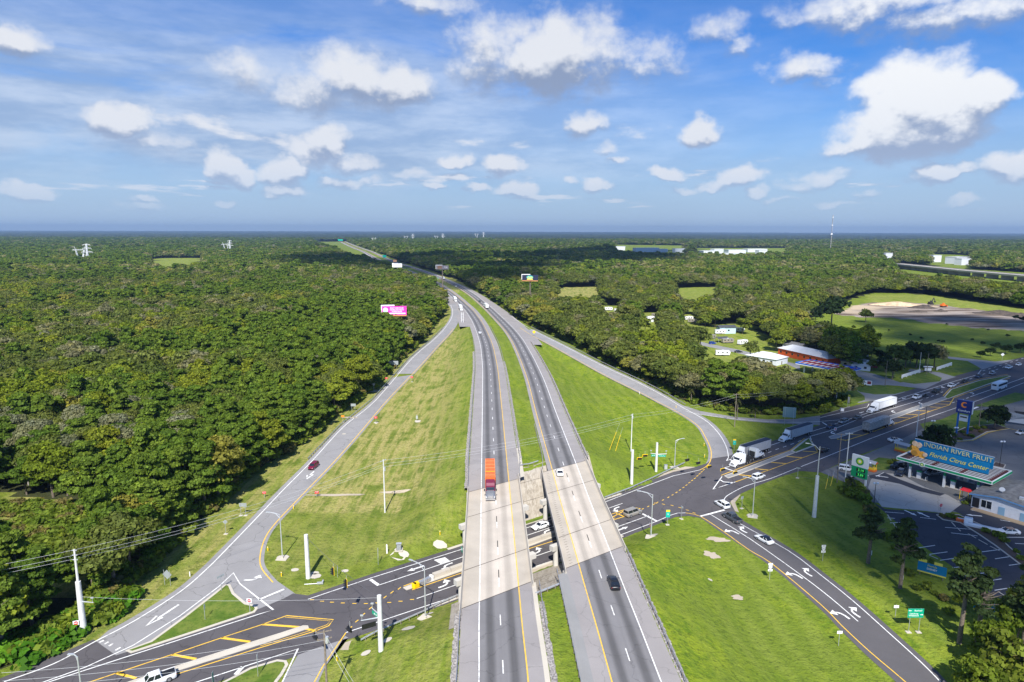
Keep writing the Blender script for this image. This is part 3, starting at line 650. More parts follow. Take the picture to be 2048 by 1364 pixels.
slab('side_road', [(1873, 765), (1912, 754), (1880, 745), (1820, 738), (1816, 742), (1860, 752)], 0.034, M_DRIVE)
slab('side_road', [(1885, 712), (1915, 715), (1990, 723), (2030, 719), (1965, 739), (1955, 733), (1935, 722), (1900, 718)], 0.034, M_DRIVE)
slab('park_lane', [(1372, 681), (1400, 690), (1470, 705), (1500, 712), (1560, 722), (1600, 740), (1600, 730), (1530, 712), (1480, 700), (1420, 688), (1380, 678)], 0.03, M_DRIVE)

# kerbed islands
def island(name, px, h, kerbw=0.35, top=None, label=None):
    P = GP(px); A = sum(P[i][0]*P[(i+1) % len(P)][1]-P[(i+1) % len(P)][0]*P[i][1] for i in range(len(P)))
    if A < 0: P = P[::-1]
    n = len(P); inner = []
    for i in range(n):
        a = np.array(P[i-1]); b_ = np.array(P[i]); c = np.array(P[(i+1) % n])
        t1 = (b_-a)/np.hypot(*(b_-a)); t2 = (c-b_)/np.hypot(*(c-b_)); nn = np.array([-(t1+t2)[1], (t1+t2)[0]]); nn /= max(0.5, np.hypot(*nn)); inner.append(b_+nn*kerbw*1.1)
    vs = [(*p, 0.0) for p in P]+[(*p, h) for p in P]+[(*p, h) for p in inner]
    fs = [(i, (i+1) % n, n+(i+1) % n, n+i) for i in range(n)]+[(n+i, n+(i+1) % n, 2*n+(i+1) % n, 2*n+i) for i in range(n)]
    rt = bpy.data.objects.new(name, None); COL.objects.link(rt); rt['kind'] = 'structure'
    make_obj('kerb', vs, fs, M_KERB, parent=rt)
    poly_obj('island_top', [tuple(p) for p in inner], h-0.01, top or mg_simple, parent=rt); return rt
mgs = bpy.data.materials.new('verge_grass'); mgs.use_nodes = True; t = NT(mgs.node_tree); b = t.n['Principled BSDF']
P = t.node('ShaderNodeNewGeometry').outputs['Position']
c = t.mix(t.ss(t.noise(P, 0.35, 5, .6), 0.35, 0.65), (0.075, 0.135, 0.016), (0.15, 0.19, 0.035)); c = t.mix(t.ss(t.noise(P, 2.5, 4, .6), 0.5, 0.7, 0, .6), c, (0.035, 0.065, 0.01))
t.l.new(c, b.inputs['Base Color']); b.inputs['Roughness'].default_value = 0.95; b.inputs['Specular IOR Level'].default_value = .15
mg_simple = mgs
mgd = bpy.data.materials.new('shaded_lawn'); mgd.use_nodes = True; t = NT(mgd.node_tree); b = t.n['Principled BSDF']
island('kerbed_island', [(251, 1302), (301, 1283), (365, 1236), (427, 1188), (451, 1169), (461, 1170), (469, 1187), (493, 1207), (513, 1212), (516, 1218), (510, 1225), (493, 1231), (400, 1262), (300, 1295), (262, 1307)], 0.14, 0.5)
island('kerbed_island', [(470, 1352), (500, 1336), (555, 1320), (573, 1322), (577, 1330), (566, 1350), (555, 1364), (545, 1390), (380, 1400)], 0.14, 0.5)
island('kerbed_median', [(616, 1252), (618, 1257), (560, 1277), (480, 1303), (330, 1350), (150, 1410), (140, 1404), (330, 1340), (480, 1292), (560, 1267), (606, 1252)], 0.14, 0.3, M_KERB)
island('kerbed_median', [(1448, 952), (1456, 957), (1475, 951), (1590, 906), (1580, 902), (1515, 927), (1460, 948)], 0.14, 0.3, M_DRIVE)
island('kerbed_island', [(1581, 902), (1610, 879), (1618, 876), (1630, 892), (1592, 906)], 0.14, 0.7)
island('kerbed_median', [(1657, 874), (1662, 878), (1674, 877), (1700, 868), (1760, 846), (1800, 833), (1895, 798), (1886, 794), (1800, 824), (1740, 846), (1690, 862)], 0.14, 0.3, M_DRIVE)
island('kerbed_island', [(1887, 795), (1901, 779), (1958, 761), (2016, 751), (2022, 753), (1968, 772), (1896, 798)], 0.14, 0.5)
island('kerbed_median', [(806, 1176), (813, 1181), (926, 1142), (1054, 1095), (1110, 1074), (1208, 1038), (1206, 1031), (1104, 1066), (1052, 1084), (926, 1130), (870, 1150)], 0.14, 0.3, M_KERB)
def lawn(px, z=0.05): return struct(poly_obj('lawn', GP(px), z, mgs))
lawn([(1705, 775), (1710, 770), (1760, 770), (1806, 777), (1810, 783), (1790, 788), (1750, 789), (1720, 784)])
lawn([(1690, 782), (1640, 790), (1650, 826), (1687, 814), (1730, 800), (1729, 792), (1712, 780)])
lawn([(1800, 762), (1850, 742), (1884, 756), (1880, 763), (1830, 768), (1810, 765)])
lawn([(1855, 738), (1880, 735), (1955, 735), (1960, 738), (1935, 745), (1895, 745)])
lawn([(1738, 733), (1800, 745), (1800, 752), (1770, 755), (1740, 745)])
lawn([(1840, 848), (1885, 838), (1915, 825), (1960, 820), (1990, 825), (2015, 858), (1975, 864), (1945, 880), (1910, 882), (1860, 875)])
lawn([(1950, 812), (1985, 800), (2030, 785), (2060, 790), (2048, 800), (1990, 815)])
lawn([(1742, 922), (1758, 915), (1785, 918), (1790, 930), (1775, 940), (1745, 942)])
lawn([(1812, 900), (1822, 880), (1832, 882), (1828, 900)])
# rip-rap and bare spots
for px in ([(1460, 1003), (1475, 985), (1481, 990), (1470, 1005), (1478, 1025), (1470, 1022)], [(1300, 965), (1345, 946), (1385, 938), (1393, 934), (1370, 933), (1330, 945)], [(690, 1285), (740, 1268), (775, 1252), (800, 1248), (790, 1262), (745, 1285), (700, 1300), (680, 1300)]):
    struct(poly_obj('gravel_patch', GP(px), 0.012, M_DIRT))
for cx_, cy_, r_ in ((566, 1115, 1.5), (630, 1146, .9), (797, 1110, 1.9), (808, 1108, 1.2), (880, 1090, 1.7), (590, 1140, .9), (630, 1152, 1.4), (817, 1257, 1.4), (775, 1280, .9), (732, 1306, .9), (690, 1142, .8), (859, 1227, .8), (1303, 1071, 1.5), (1505, 1031, 1.5), (797, 1097, 1.0), (1421, 1160, .6), (688, 868, .8), (752, 845, 1.0), (835, 844, 1.0)):
    x, y, z = G(cx_, cy_); k = 8; a_ = random.random()
    struct(poly_obj('concrete_pad', [(x+r_*math.cos(a_+6.283*i/k)*random.uniform(.9, 1.08), y+r_*.8*math.sin(a_+6.283*i/k)*random.uniform(.9, 1.08)) for i in range(k)], lambda X, Y: T1(X, Y)+0.06, M_KERB))
for cx_, cy_, rx_, ry_ in ((1423, 1110, 1.5, 1.7), (1436, 1079, 2.6, 1.2), (1475, 1195, 1.3, .8), (672, 990, 8, .7), (790, 985, 5, .6), (735, 783, 5, 2), (700, 835, 3, 1)):
    x, y, z = G(cx_, cy_); k = 40; fr_ = [1+.22*math.sin(2*6.283*i/k+cx_)+.16*math.sin(5*6.283*i/k+cy_)+random.uniform(-.08, .08) for i in range(k)]
    struct(poly_obj('bare_patch', [(x+rx_*math.cos(6.283*i/k)*fr_[i], y+ry_*math.sin(6.283*i/k)*fr_[i]) for i in range(k)], lambda X, Y: T1(X, Y)+0.045, M_DIRT))

# ------------------------------------------------------------------ painted markings on the ground roads
mk = {'w': MB(), 'y': MB()}
def line(c, px, w_=0.2, z=0.048, smooth=0, zfun=None):
    P_ = [Wz(a, b_, zfun) for a, b_ in px] if zfun else GP(px)
    if smooth: P_ = catmull(P_, smooth)
    d = math.hypot(*P_[len(P_)//2]); ribbon(mk[c], P_, max(w_, d/1500.0), z, zfun=(lambda x, y: float(zfun(y))) if zfun else None)
L = line
L('w', [(616, 1198.8), (746.8, 1154.7), (924, 1098.7), (1049, 1057.4), (1140, 1027), (1212, 1003.4), (1297.6, 970.4), (1346.5, 952), (1400, 940)])
L('w', [(757, 1170.8), (924, 1114.7), (1050.7, 1072), (1110.8, 1052), (1217, 1016.7), (1245, 1007)])
L('w', [(741, 1159.4), (757.5, 1171)], 0.7)
L('w', [(833.5, 1197.4), (921.6, 1166.8), (1065, 1114.7), (1108, 1100), (1233, 1054.6), (1297.6, 1031.4)])
L('w', [(1285, 1027.8), (1313.5, 1042.4)], 0.6)
L('w', [(692, 1265.5), (920.3, 1189.4), (1060, 1137), (1113, 1119), (1240, 1070.5), (1314.7, 1042.4), (1340, 1031), (1355, 1026.4), (1371, 1026)])
L('w', [(-100, 1432), (98.7, 1364), (266.8, 1309.5), (520, 1228), (546.7, 1220), (480, 1168), (466.9, 1146), (437.6, 1173.4), (360, 1232), (266.8, 1290.8), (170.8, 1334.8), (60, 1374), (-100, 1428)], 0.22)
L('w', [(517, 1200), (568, 1178.8)], 0.5)
for a_, b_ in (((199, 1285), (208, 1281)), ((209, 1288.5), (217, 1284)), ((218, 1292.5), (226, 1287.5)), ((231, 1301), (241, 1295))): L('w', [a_, b_], 0.35)
L('w', [(300, 1395), (395, 1364), (520, 1323), (596, 1298), (565, 1364), (545, 1410)], 0.22)
L('w', [(485.6, 1333.5), (471, 1349.5)], 0.7)
L('y', [(692, 1265.5), (645.4, 1333.5), (629, 1364), (600, 1430)], 0.2)
L('y', [(0, 1425), (181.4, 1364), (232, 1346.8), (344, 1309.5), (443, 1276), (520, 1250.8), (573.4, 1231.6), (666.8, 1239.6), (657.4, 1252), (629.4, 1262.8), (520, 1296), (346.8, 1350.8), (300, 1366), (150, 1415)], 0.22)
L('y', [(570, 1234.6), (661, 1242.3), (653.6, 1250), (627, 1259.5), (520, 1292.6)], 0.13)
for a_, b_ in (((232, 1346), (272, 1357)), ((344, 1309.5), (392, 1318.5)), ((443, 1276), (500, 1284)), ((525, 1249), (599, 1254.5)), ((604, 1257), (634, 1262))): L('y', [a_, b_], 0.55)
for x_, y_ in ((624, 1200), (644, 1203), (664, 1205), (685.6, 1206.5), (708.8, 1207.5), (731.7, 1207.7), (755, 1206), (778.5, 1205.5), (801, 1203), (824, 1199.5)): L('y', [(x_-4, y_-.2), (x_+4, y_-.2)], 0.22)
for x_, y_ in ((701, 1255.6), (713.6, 1242.5), (727, 1229), (741, 1216.5), (756, 1205), (770, 1194.5), (784, 1184.8), (798.8, 1177)): L('y', [(x_-3, y_+2.4), (x_+3, y_-2.4)], 0.22)
L('y', [(806.9, 1172.7), (833, 1163), (870, 1149)], 0.22); L('y', [(1052, 1086), (1105.4, 1067.7)], 0.2); L('y', [(824.4, 1180), (924, 1146), (1054.7, 1098.7), (1113.4, 1080), (1230, 1036)], 0.22)
L('y', [(1222, 1029), (1256, 1016.8), (1273, 1015.6), (1280, 1017), (1262, 1029), (1227, 1040)], 0.25); L('y', [(1232, 1027), (1248, 1033)], 0.4); L('y', [(1224, 1035), (1248, 1022)], .3)
for X, Y in ((350, 975), (395, 955), (440, 938), (470, 922), (515, 903), (560, 880), (595, 860), (627, 840), (655, 820), (683, 800), (708, 780), (732, 760), (755, 742), (777, 725), (797, 705), (815, 688), (832, 672), (850, 655)):
    x_, y_ = 1200+.2441*X, 780+.2441*Y; k = 1.0; L('y', [(x_-1.8, y_+k), (x_+1.8, y_-k)], 0.24)
for X, Y in ((455, 928), (520, 937), (590, 947), (655, 965), (715, 985), (770, 1008)):
    x_, y_ = 1200+.2441*X, 780+.2441*Y; L('y', [(x_-3, y_-.8), (x_+3, y_+.8)], 0.24)
L('y', [(1371, 1026), (1400, 1032.7), (1444, 1061), (1497.8, 1099.8), (1543, 1127), (1641, 1208.8), (1683, 1251), (1738.8, 1303), (1810.6, 1364), (1880, 1430)], 0.2, smooth=3)
L('w', [(1420.8, 1029), (1500, 1078), (1600, 1149), (1660, 1195), (1716, 1243)], 0.2, smooth=3)
L('w', [(1467, 1036), (1482.7, 1049), (1575.7, 1101), (1641, 1150), (1706, 1202), (1781, 1269), (1836.7, 1319.7), (1880.7, 1364), (1940, 1430)], 0.2, smooth=3)
L('w', [(1400, 1033), (1449, 1020)], 0.6)
L('w', [(1447.8, 1003), (1450, 996), (1461, 987.5), (1493, 971.6), (1541.7, 957), (1593, 936.5)], 0.2, smooth=3)
L('w', [(1602, 933.5), (1640, 918.5), (1739.6, 877.9), (1839, 840.8), (1958.7, 800), (2048, 765.6), (2300, 670)], 0.22)
L('w', [(1444, 953.3), (1425.8, 979), (1445, 972.5), (1471, 964)], 0.25); L('w', [(1440.5, 960), (1447, 964), (1468.5, 965.5)], 0.4)
L('y', [(1471, 964), (1504, 952), (1539, 940), (1573, 927.5), (1605.4, 915.7), (1636, 904.4), (1622.6, 880.8)], 0.22)
for a_, b_ in (((1475.4, 949.5), (1504.4, 952.2)), ((1510.3, 937.7), (1538, 940.4)), ((1542, 924.8), (1573, 927.5)), ((1573, 913), (1606, 915.7)), ((1606, 902.3), (1635.5, 904.4))): L('y', [a_, b_], 0.5)
L('y', [(1442, 951), (1515, 922.8), (1580.7, 900.3), (1608.8, 877)], 0.22)
L('w', [(1622.6, 880), (1620, 873), (1660, 861.5), (1735.6, 831), (1845, 799.4)], 0.22)
L('w', [(1448.6, 936), (1468.5, 942.6)], 0.5); L('w', [(1448.6, 936), (1464.7, 931.3), (1500, 919)], 0.22); L('w', [(1453, 921.6), (1471, 915), (1551.7, 887.3), (1563.5, 883.5), (1633.3, 859.9), (1651.6, 854.5), (1735, 826), (1797, 803.4), (1860, 784)], 0.22); L('w', [(1460.4, 919.5), (1468, 923)], 0.5)
for X, Y in ((925, 600), (1065, 545), (1205, 498), (1345, 447), (1480, 393)):
    x_, y_ = 1440+.1074*X, 840+.1074*Y; L('w', [(x_-3.3, y_+1.1), (x_+3.3, y_-1.1)], 0.24)
L('w', [(1640, 835.3), (1735, 814), (1738, 808)], 0.25); L('w', [(1600, 845), (1640, 843), (1678, 840)], 0.25); L('w', [(1645, 845), (1655, 851)], .5)
L('w', [(1797, 797.5), (1899, 765.6), (1954.7, 749.6), (1962.7, 739.7)], 0.25)
for px_ in ((1855, 795.5), (1865, 792), (1875, 788.5), (1884, 784.5)): L('w', [(px_[0]-2.2, px_[1]+.8), (px_[0]+2.2, px_[1]-.8)], 0.3)
for k in range(9):
    x_, y_ = 1903+13*k, 771-4.6*k; L('w', [(x_-2.5, y_+.9), (x_+2.5, y_-.9)], 0.3)
    x_, y_ = 1968+11*k, 741-3.4*k; L('w', [(x_-2.5, y_+.8), (x_+2.5, y_-.8)], 0.3)
for px_ in ((1907, 805), (1916, 802.2), (1925, 799.2), (1934.8, 796)): L('w', [(px_[0]-2.6, px_[1]+.9), (px_[0]+2.6, px_[1]-.9)], 0.3)
L('w', [(1940.8, 793.5), (1978.6, 780.5), (2042, 757.6), (2200, 700)], 0.25)
L('y', [(1673.9, 877.5), (1689.8, 881.7), (1725.7, 870.7), (1859, 823), (1899, 810), (1908, 795.5), (1969, 774), (2020, 756)], 0.28)
L('y', [(1886, 792), (1900, 777), (1958, 758.5), (2016, 748.5)], 0.22)
for a_, b_ in (((1674, 878.5), (1697, 881)), ((1697.8, 868.7), (1726.6, 870.7)), ((1738.6, 861.4), (1751.6, 862.4)), ((1757, 853.6), (1775, 854)), ((1777.4, 844.2), (1797.4, 845.8)), ((1793.4, 834.5), (1822.3, 836.5)), ((1810.3, 828.3), (1841, 829.9)), ((1831.2, 820.9), (1859, 822.5)), ((1852, 813.5), (1881, 815)), ((1869, 807.4), (1897, 809)), ((1881, 802.6), (1905, 803.4))): L('y', [a_, b_], 0.5)
# parking bays
for a_, b_ in (((1770, 1024), (1808, 1027)), ((1774, 1036), (1790, 1037)), ((1780, 1046), (1800, 1045)), ((1840, 1035), (1872, 1039)), ((1890, 1055), (1943, 1059)), ((1902, 1066), (1955, 1072)), ((1837, 1096), (1870, 1091)), ((1859, 1109), (1895, 1104)), ((1880, 1121), (1915, 1116)), ((1905, 1136), (1950, 1130)), ((1930, 1152), (1975, 1145)), ((1960, 1165), (2003, 1158)), ((1964, 1104), (2003, 1099)), ((1990, 1118), (2030, 1112)), ((2018, 1131), (2060, 1125)), ((1989, 1181), (2034, 1174)), ((2020, 1198), (2060, 1191)), ((2010, 1075), (2060, 1075)), ((2030, 1087), (2060, 1089)), ((1967, 1021), (1985, 1009)), ((1716, 945), (1738, 952)), ((1768, 945), (1752, 953)), ((2006, 1030), (2040, 1035)), ((2000, 1040), (2040, 1047)), ((2026, 1022), (2060, 1026))): L('w', [a_, b_], 0.2, 0.05)
L('w', [(1940, 820), (1956, 814)], 0.9); L('w', [(1985, 804), (2000, 799)], 0.9)
# arrows
def arrow(kind, px, head, ln=3.4, wdt=0.42, z=0.052):
    cx, cy = Wp(*px); c_, s_ = math.cos(head), math.sin(head)
    def P3(u, v): return (cx+u*c_-v*s_, cy+u*s_+v*c_, z)
    mb = MB(); k = ln/3.4
    if kind == 'straight':
        mb.add([P3(-1.7*k, -wdt/2), P3(.55*k, -wdt/2), P3(.55*k, wdt/2), P3(-1.7*k, wdt/2)], [(0, 1, 2, 3)]); mb.add([P3(.4*k, -.62), P3(1.7*k, 0), P3(.4*k, .62)], [(0, 1, 2)])
    else:
        sg = 1 if kind == 'left' else -1; pts = [(-1.5*k, -0.5*sg), (-.5*k, -0.5*sg), (.3*k, -0.35*sg), (.75*k, 0.05*sg), (.9*k, .45*sg)]
        Lp = []; 
        for i, p in enumerate(pts):
            a = pts[max(0, i-1)]; b_ = pts[min(len(pts)-1, i+1)]; tx, ty = b_[0]-a[0], b_[1]-a[1]; dd = math.hypot(tx, ty); Lp.append((p, (-ty/dd, tx/dd)))
        vs = [];
        for p, nn in Lp: vs += [P3(p[0]+nn[0]*wdt/2, p[1]+nn[1]*wdt/2), P3(p[0]-nn[0]*wdt/2, p[1]-nn[1]*wdt/2)]
        mb.add(vs, [(2*i, 2*i+1, 2*i+3, 2*i+2) for i in range(len(pts)-1)]); mb.add([P3(.05*k, .55*sg), P3(1.0*k, 1.65*sg), P3(1.75*k, .30*sg)], [(0, 1, 2)])
    o = mb.build('turn_arrow', M_WHITE, MARK); return o
MARK = road_thing('road_markings')
WEST = PH+math.pi; EAST = PH
arrow('straight', (831, 1137.5), WEST, 4.2, .5)
for p_, h_, k_ in (((895, 1132), WEST, 'left'), ((888, 1169), EAST, 'left'), ((1094, 1064), WEST, 'left'), ((1074, 1103), EAST, 'left'), ((1233, 1018), WEST, 'left'), ((505, 1158), R(0), 'left'),
    ((1465, 1064), R(118), 'left'), ((1486, 1060), R(122), 'right'), ((1590, 1151), R(112), 'left'), ((1615, 1145), R(116), 'right'), ((1682, 1230), R(108), 'left'), ((1710, 1225), R(112), 'right'), ((1665, 865), WEST, 'left'), ((1786, 823), WEST, 'left'), ((1840, 806), WEST, 'left'), ((1885, 774), WEST, 'left'), ((1945, 787), EAST, 'left'), ((1723, 825), WEST, 'straight'), ((1808, 797), WEST, 'straight'), ((1763, 953), R(150), 'straight'), ((1821, 1026), R(-70), 'straight'), ((1846, 1029), R(110), 'straight'), ((1948, 1031), R(165), 'straight'), ((1957, 1022), R(165), 'straight')): arrow(k_, p_, h_, 3.6)
arrow('straight', (1244, 1058), EAST, 4.2, .5)
for pts in ([(357.5, 1209.4), (314.8, 1237.5)], [(313.5, 1232), (293.5, 1250.8), (325.5, 1234.8)], [(614.6, 950.4), (613, 958), (626.5, 949)], [(628, 943), (620, 950)]):
    mb = MB(); ribbon(mb, GP(pts), 0.42, 0.03); mb.build('merge_arrow', M_WHITE, MARK)
mb = MB()
for k in range(5): ribbon(mb, GP([(869+k*2.7, 1121.0+k*1.6), (891+k*2.0, 1115.5+k*1.5)]), 0.36, 0.05)
mb.build('word_marking', M_WHITE, MARK)
mk['w'].build('white_lines', M_WHITE, MARK)['kind'] = 'stuff'; mk['y'].build('yellow_lines', M_YEL, MARK)['kind'] = 'stuff'
# ramp edge lines
for nm_, ln_, zz_, mt_ in (('white_line', sbr_w, z_sbr, M_WHITE), ('yellow_line', sbr_y, z_sbr, M_YEL), ('yellow_line', nbr_y, z_nbr, M_YEL), ('white_line', nbr_w, z_nbr, M_WHITE)):
    mb = MB(); P_ = [p for p in catmull(ln_, 5) if p[1] < (470 if ln_ is sbr_y else 640)]
    o_ = [p for p in P_]; ribbon(mb, o_, 0.24, 0.045, zfun=lambda x, y: float(zz_(y))); mb.build(nm_, mt_, MARK)
mb = MB(); ribbon(mb, GP([(1457, 915), (1453, 921.6)]), .25, .05); ribbon(mb, catmull(GP([(1358, 815), (1372, 822), (1400, 829), (1470, 837.5), (1537, 843.5), (1600, 845)]), 3), 0.25, 0.045); mb.build('white_line', M_WHITE, MARK)
# ------------------------------------------------------------------ things: helpers
def root(name, label, cat, loc=(0, 0, 0), rz=0, group=None):
    o = bpy.data.objects.new(name, None); COL.objects.link(o); o.location = loc; o.rotation_euler = (0, 0, rz)
    o['label'] = label; o['category'] = cat
    if group: o['group'] = group
    return o
def tag(o, label, cat, group=None):
    o['label'] = label; o['category'] = cat
    if group: o['group'] = group
    return o
CACHE = {}
def part(parent, name, key, fn, mats, smooth=None, loc=None, rot=None, plabel=None, scale=None):
    """a child that shares its mesh with every part built from the same key"""
    k = (key,)+tuple(m_.name for m_ in (mats if isinstance(mats, (list, tuple)) else [mats]))
    if k not in CACHE:
        mb = MB(); fn(mb); CACHE[k] = mb.mesh(name, mats, smooth)
    o = bpy.data.objects.new(name, CACHE[k]); COL.objects.link(o); o.parent = parent
    if loc is not None: o.location = loc
    if rot is not None: o.rotation_euler = rot
    if scale is not None: o.scale = scale
    if plabel: o['label'] = plabel
    return o
def text(parent, body, size, loc, rot, mat, name='lettering', ext=0.012, bold=0.0, xs=1.0, shear=0.0, space=1.0, align='CENTER'):
    cu = bpy.data.curves.new(name, 'FONT'); cu.body = body; cu.size = size; cu.extrude = ext; cu.offset = bold; cu.shear = shear
    cu.align_x = align; cu.align_y = 'CENTER'; cu.space_character = space; cu.materials.append(mat); cu.resolution_u = 2
    tmp = bpy.data.objects.new(name, cu); COL.objects.link(tmp); dg = bpy.context.evaluated_depsgraph_get(); me = bpy.data.meshes.new_from_object(tmp.evaluated_get(dg)); bpy.data.objects.remove(tmp); bpy.data.curves.remove(cu)
    o = bpy.data.objects.new(name, me); COL.objects.link(o); o.parent = parent; o.location = loc; o.rotation_euler = rot; o.scale = (xs, 1, 1); return o

# ------------------------------------------------------------------ bridges
M_BARR = asphalt('barrier_concrete', (0.46, 0.42, 0.36), stain=0.5)
M_BEAM = asphalt('beam_concrete', (0.36, 0.34, 0.32), stain=0.4)
M_PIER = asphalt('pier_concrete', (0.50, 0.48, 0.44), stain=0.3)
M_JOINT = pbr('joint_seal', (0.055, 0.045, 0.04), 0.9)
def bridge(f, oL, oR, label):
    br = root('highway_bridge', label, 'bridge')
    def at(o, q):
        Y = Yat(f, q, o); return float(f(Y, o)), Y
    lane0, lane1 = (-7.45, 0.12) if f is fsb else (-0.12, 7.45)
    d, _ = skew_strip('deck', f, lane0, lane1, M_DECK, Q_S, Q_N, 0.02, 24, br)
    skew_strip('deck_shoulder', f, oL, lane0, M_CONC, Q_S, Q_N, 0.018, 24, br); skew_strip('deck_shoulder', f, lane1, oR, M_CONC, Q_S, Q_N, 0.018, 24, br)
    # slab, side beams
    vs = []
    n = 20
    for i in range(n+1):
        q = Q_S+(Q_N-Q_S)*i/n; a = at(oL-0.35, q); b_ = at(oR+0.35, q)
        vs += [(*a, ZB-0.01), (*b_, ZB-0.01), (*b_, ZB-0.30), (*a, ZB-0.30)]
    fs = []
    for i in range(n):
        for k in range(4): fs.append((i*4+k, (i+1)*4+k, (i+1)*4+(k+1) % 4, i*4+(k+1) % 4))
    fs += [(0, 1, 2, 3), (n*4+3, n*4+2, n*4+1, n*4)]
    make_obj('slab', vs, fs, M_BEAM, parent=br)
    W_ = oR-oL
    for k in range(6):
        o = oL+0.25+(W_-0.5)*k/5; mb = MB(); pts = [at(o, Q_S+(Q_N-Q_S)*i/n) for i in range(n+1)]
        for a, b_ in zip(pts[:-1], pts[1:]):
            tx, ty = b_[0]-a[0], b_[1]-a[1]; L_ = math.hypot(tx, ty); nx2, ny2 = -ty/L_*.22, tx/L_*.22
            mb.add([(a[0]+nx2, a[1]+ny2, ZB-.30), (b_[0]+nx2, b_[1]+ny2, ZB-.30), (b_[0]+nx2, b_[1]+ny2, ZB-1.35), (a[0]+nx2, a[1]+ny2, ZB-1.35), (a[0]-nx2, a[1]-ny2, ZB-.30), (b_[0]-nx2, b_[1]-ny2, ZB-.30), (b_[0]-nx2, b_[1]-ny2, ZB-1.35), (a[0]-nx2, a[1]-ny2, ZB-1.35)],
                   [(0, 1, 2, 3), (7, 6, 5, 4), (3, 2, 6, 7)])
        mb.build('girder', M_BEAM, br)
    for o, sg in ((oL-0.02, -1), (oR+0.02, 1)):   # F-shape parapets
        prof = [(0.0, 0.0), (0.0, 0.10), (0.13, 0.32), (0.20, 0.84), (0.38, 0.84), (0.42, -0.35), (0.36, -0.35)]
        vs = []; m_ = len(prof); n2 = 26
        for i in range(n2+1):
            q = Q_S-1.5+(Q_N-Q_S+3)*i/n2
            for dx_, dz_ in prof:
                x, y = at(o+sg*(dx_-0.02), q); vs.append((x, y, ZB+0.02+dz_))
        fs = [(i*m_+k, (i+1)*m_+k, (i+1)*m_+k+1, i*m_+k+1) for i in range(n2) for k in range(m_-1)]+[tuple(range(m_)), tuple(range(n2*m_, n2*m_+m_))]
        make_obj('parapet', vs, fs, M_BARR, parent=br)
    for q in (Q_S, -12.1, 8.1, Q_N):
        mb = MB(); a = at(oL, q); b_ = at(oR, q); ribbon(mb, [a, b_], 0.16, ZB+0.045); mb.build('expansion_joint', M_JOINT, br)
    for q in (-12.1, 8.1):                       # bents: cap beam on columns
        a = at(oL-1.7, q); b_ = at(oR+1.7, q); L_ = math.hypot(b_[0]-a[0], b_[1]-a[1]); c = ((a[0]+b_[0])/2, (a[1]+b_[1])/2); an = math.atan2(b_[1]-a[1], b_[0]-a[0])
        mb = MB(); mb.box((c[0], c[1], ZB-1.36-0.55), (L_, 1.25, 1.1), an); mb.build('pier_cap', M_PIER, br)
        for k in range(4):
            u = (k+0.35)/3.7 if k < 3 else 0.97; u = [0.07, 0.35, 0.65, 0.93][k]; mb = MB(); x, y = a[0]+(b_[0]-a[0])*u, a[1]+(b_[1]-a[1])*u
            mb.tube((x, y, T1(x, y)-0.3), (x, y, ZB-2.4), 0.62, n=14); mb.build('pier_column', M_PIER, br, smooth=1.0)
    for q, sg in ((Q_S, -1), (Q_N, 1)):
        a = at(oL-0.5, q+sg*.3); b_ = at(oR+0.5, q+sg*.3); L_ = math.hypot(b_[0]-a[0], b_[1]-a[1]); c = ((a[0]+b_[0])/2, (a[1]+b_[1])/2); an = math.atan2(b_[1]-a[1], b_[0]-a[0])
        mb = MB(); mb.box((c[0], c[1], ZB-1.6), (L_, 0.8, 2.6), an); mb.build('abutment', M_BEAM, br)
    # tyre-worn rumble grooves on the inner shoulder
    mb = MB(); o = -1.3 if f is fnb else -9.4; q = Q_S+1
    while q < Q_N-1 and f is fnb:
        a = at(o-.55, q); b_ = at(o+.1, q+.0); ribbon(mb, [a, b_], 0.09, ZB+0.026); q += 0.95
    if f is fnb: mb.build('rumble_grooves', M_JOINT, br)['kind'] = 'stuff'
    return br
bridge(fsb, -10.45, 2.45, 'pale concrete bridge under the orange truck, left of the pair')
bridge(fnb, -2.75, 10.35, 'pale concrete bridge crossed by the white car at its far end, right of the pair')
# paved slopes between and beside the bridges
def slope_paving(q0, q1, z0, z1, offs, name='slope_paving'):
    vs = []; ns, nq = 40, 8; S0, S1 = offs
    for i in range(ns+1):
        for k in range(nq+1):
            q = q0+(q1-q0)*k/nq; x, y = xy(S0(q)+(S1(q)-S0(q))*i/ns, q); vs.append((x, y, T1(x, y)+0.05))
    fs = [(i*(nq+1)+k, (i+1)*(nq+1)+k, (i+1)*(nq+1)+k+1, i*(nq+1)+k+1) for i in range(ns) for k in range(nq)]
    return make_obj(name, vs, fs, M_SLOPE)
M_SLOPE = bpy.data.materials.new('stained_slope_concrete'); M_SLOPE.use_nodes = True; t = NT(M_SLOPE.node_tree); b = t.n['Principled BSDF']
P = t.node('ShaderNodeNewGeometry').outputs['Position']; mp = t.node('ShaderNodeMapping', inp={'Rotation': (0, 0, -PH), 'Scale': (1.0, 0.22, 0.5)}); t.l.new(P, mp.inputs[0])
n1 = t.noise(mp.outputs[0], 1.6, 6, 0.7); n2 = t.noise(P, 0.35, 5, 0.65)
c = t.mix(t.ss(n1, 0.40, 0.60), (0.25, 0.215, 0.17), (0.42, 0.38, 0.32)); c = t.mix(t.ss(n2, 0.40, 0.60, 0, .7), c, (0.36, 0.32, 0.265)); t.l.new(c, b.inputs['Base Color']); b.inputs['Roughness'].default_value = .9
sN = struct(slope_paving(9.9, 27.0, 0, 0, (lambda q: -6.5+(q-8)*0.62, lambda q: 36.0+(q-8)*0.62)))
sS = struct(slope_paving(-25.8, -11.6, 0, 0, (lambda q: -23.0+(q+12)*0.62, lambda q: 20.0+(q+12)*0.62)))
mb = MB()
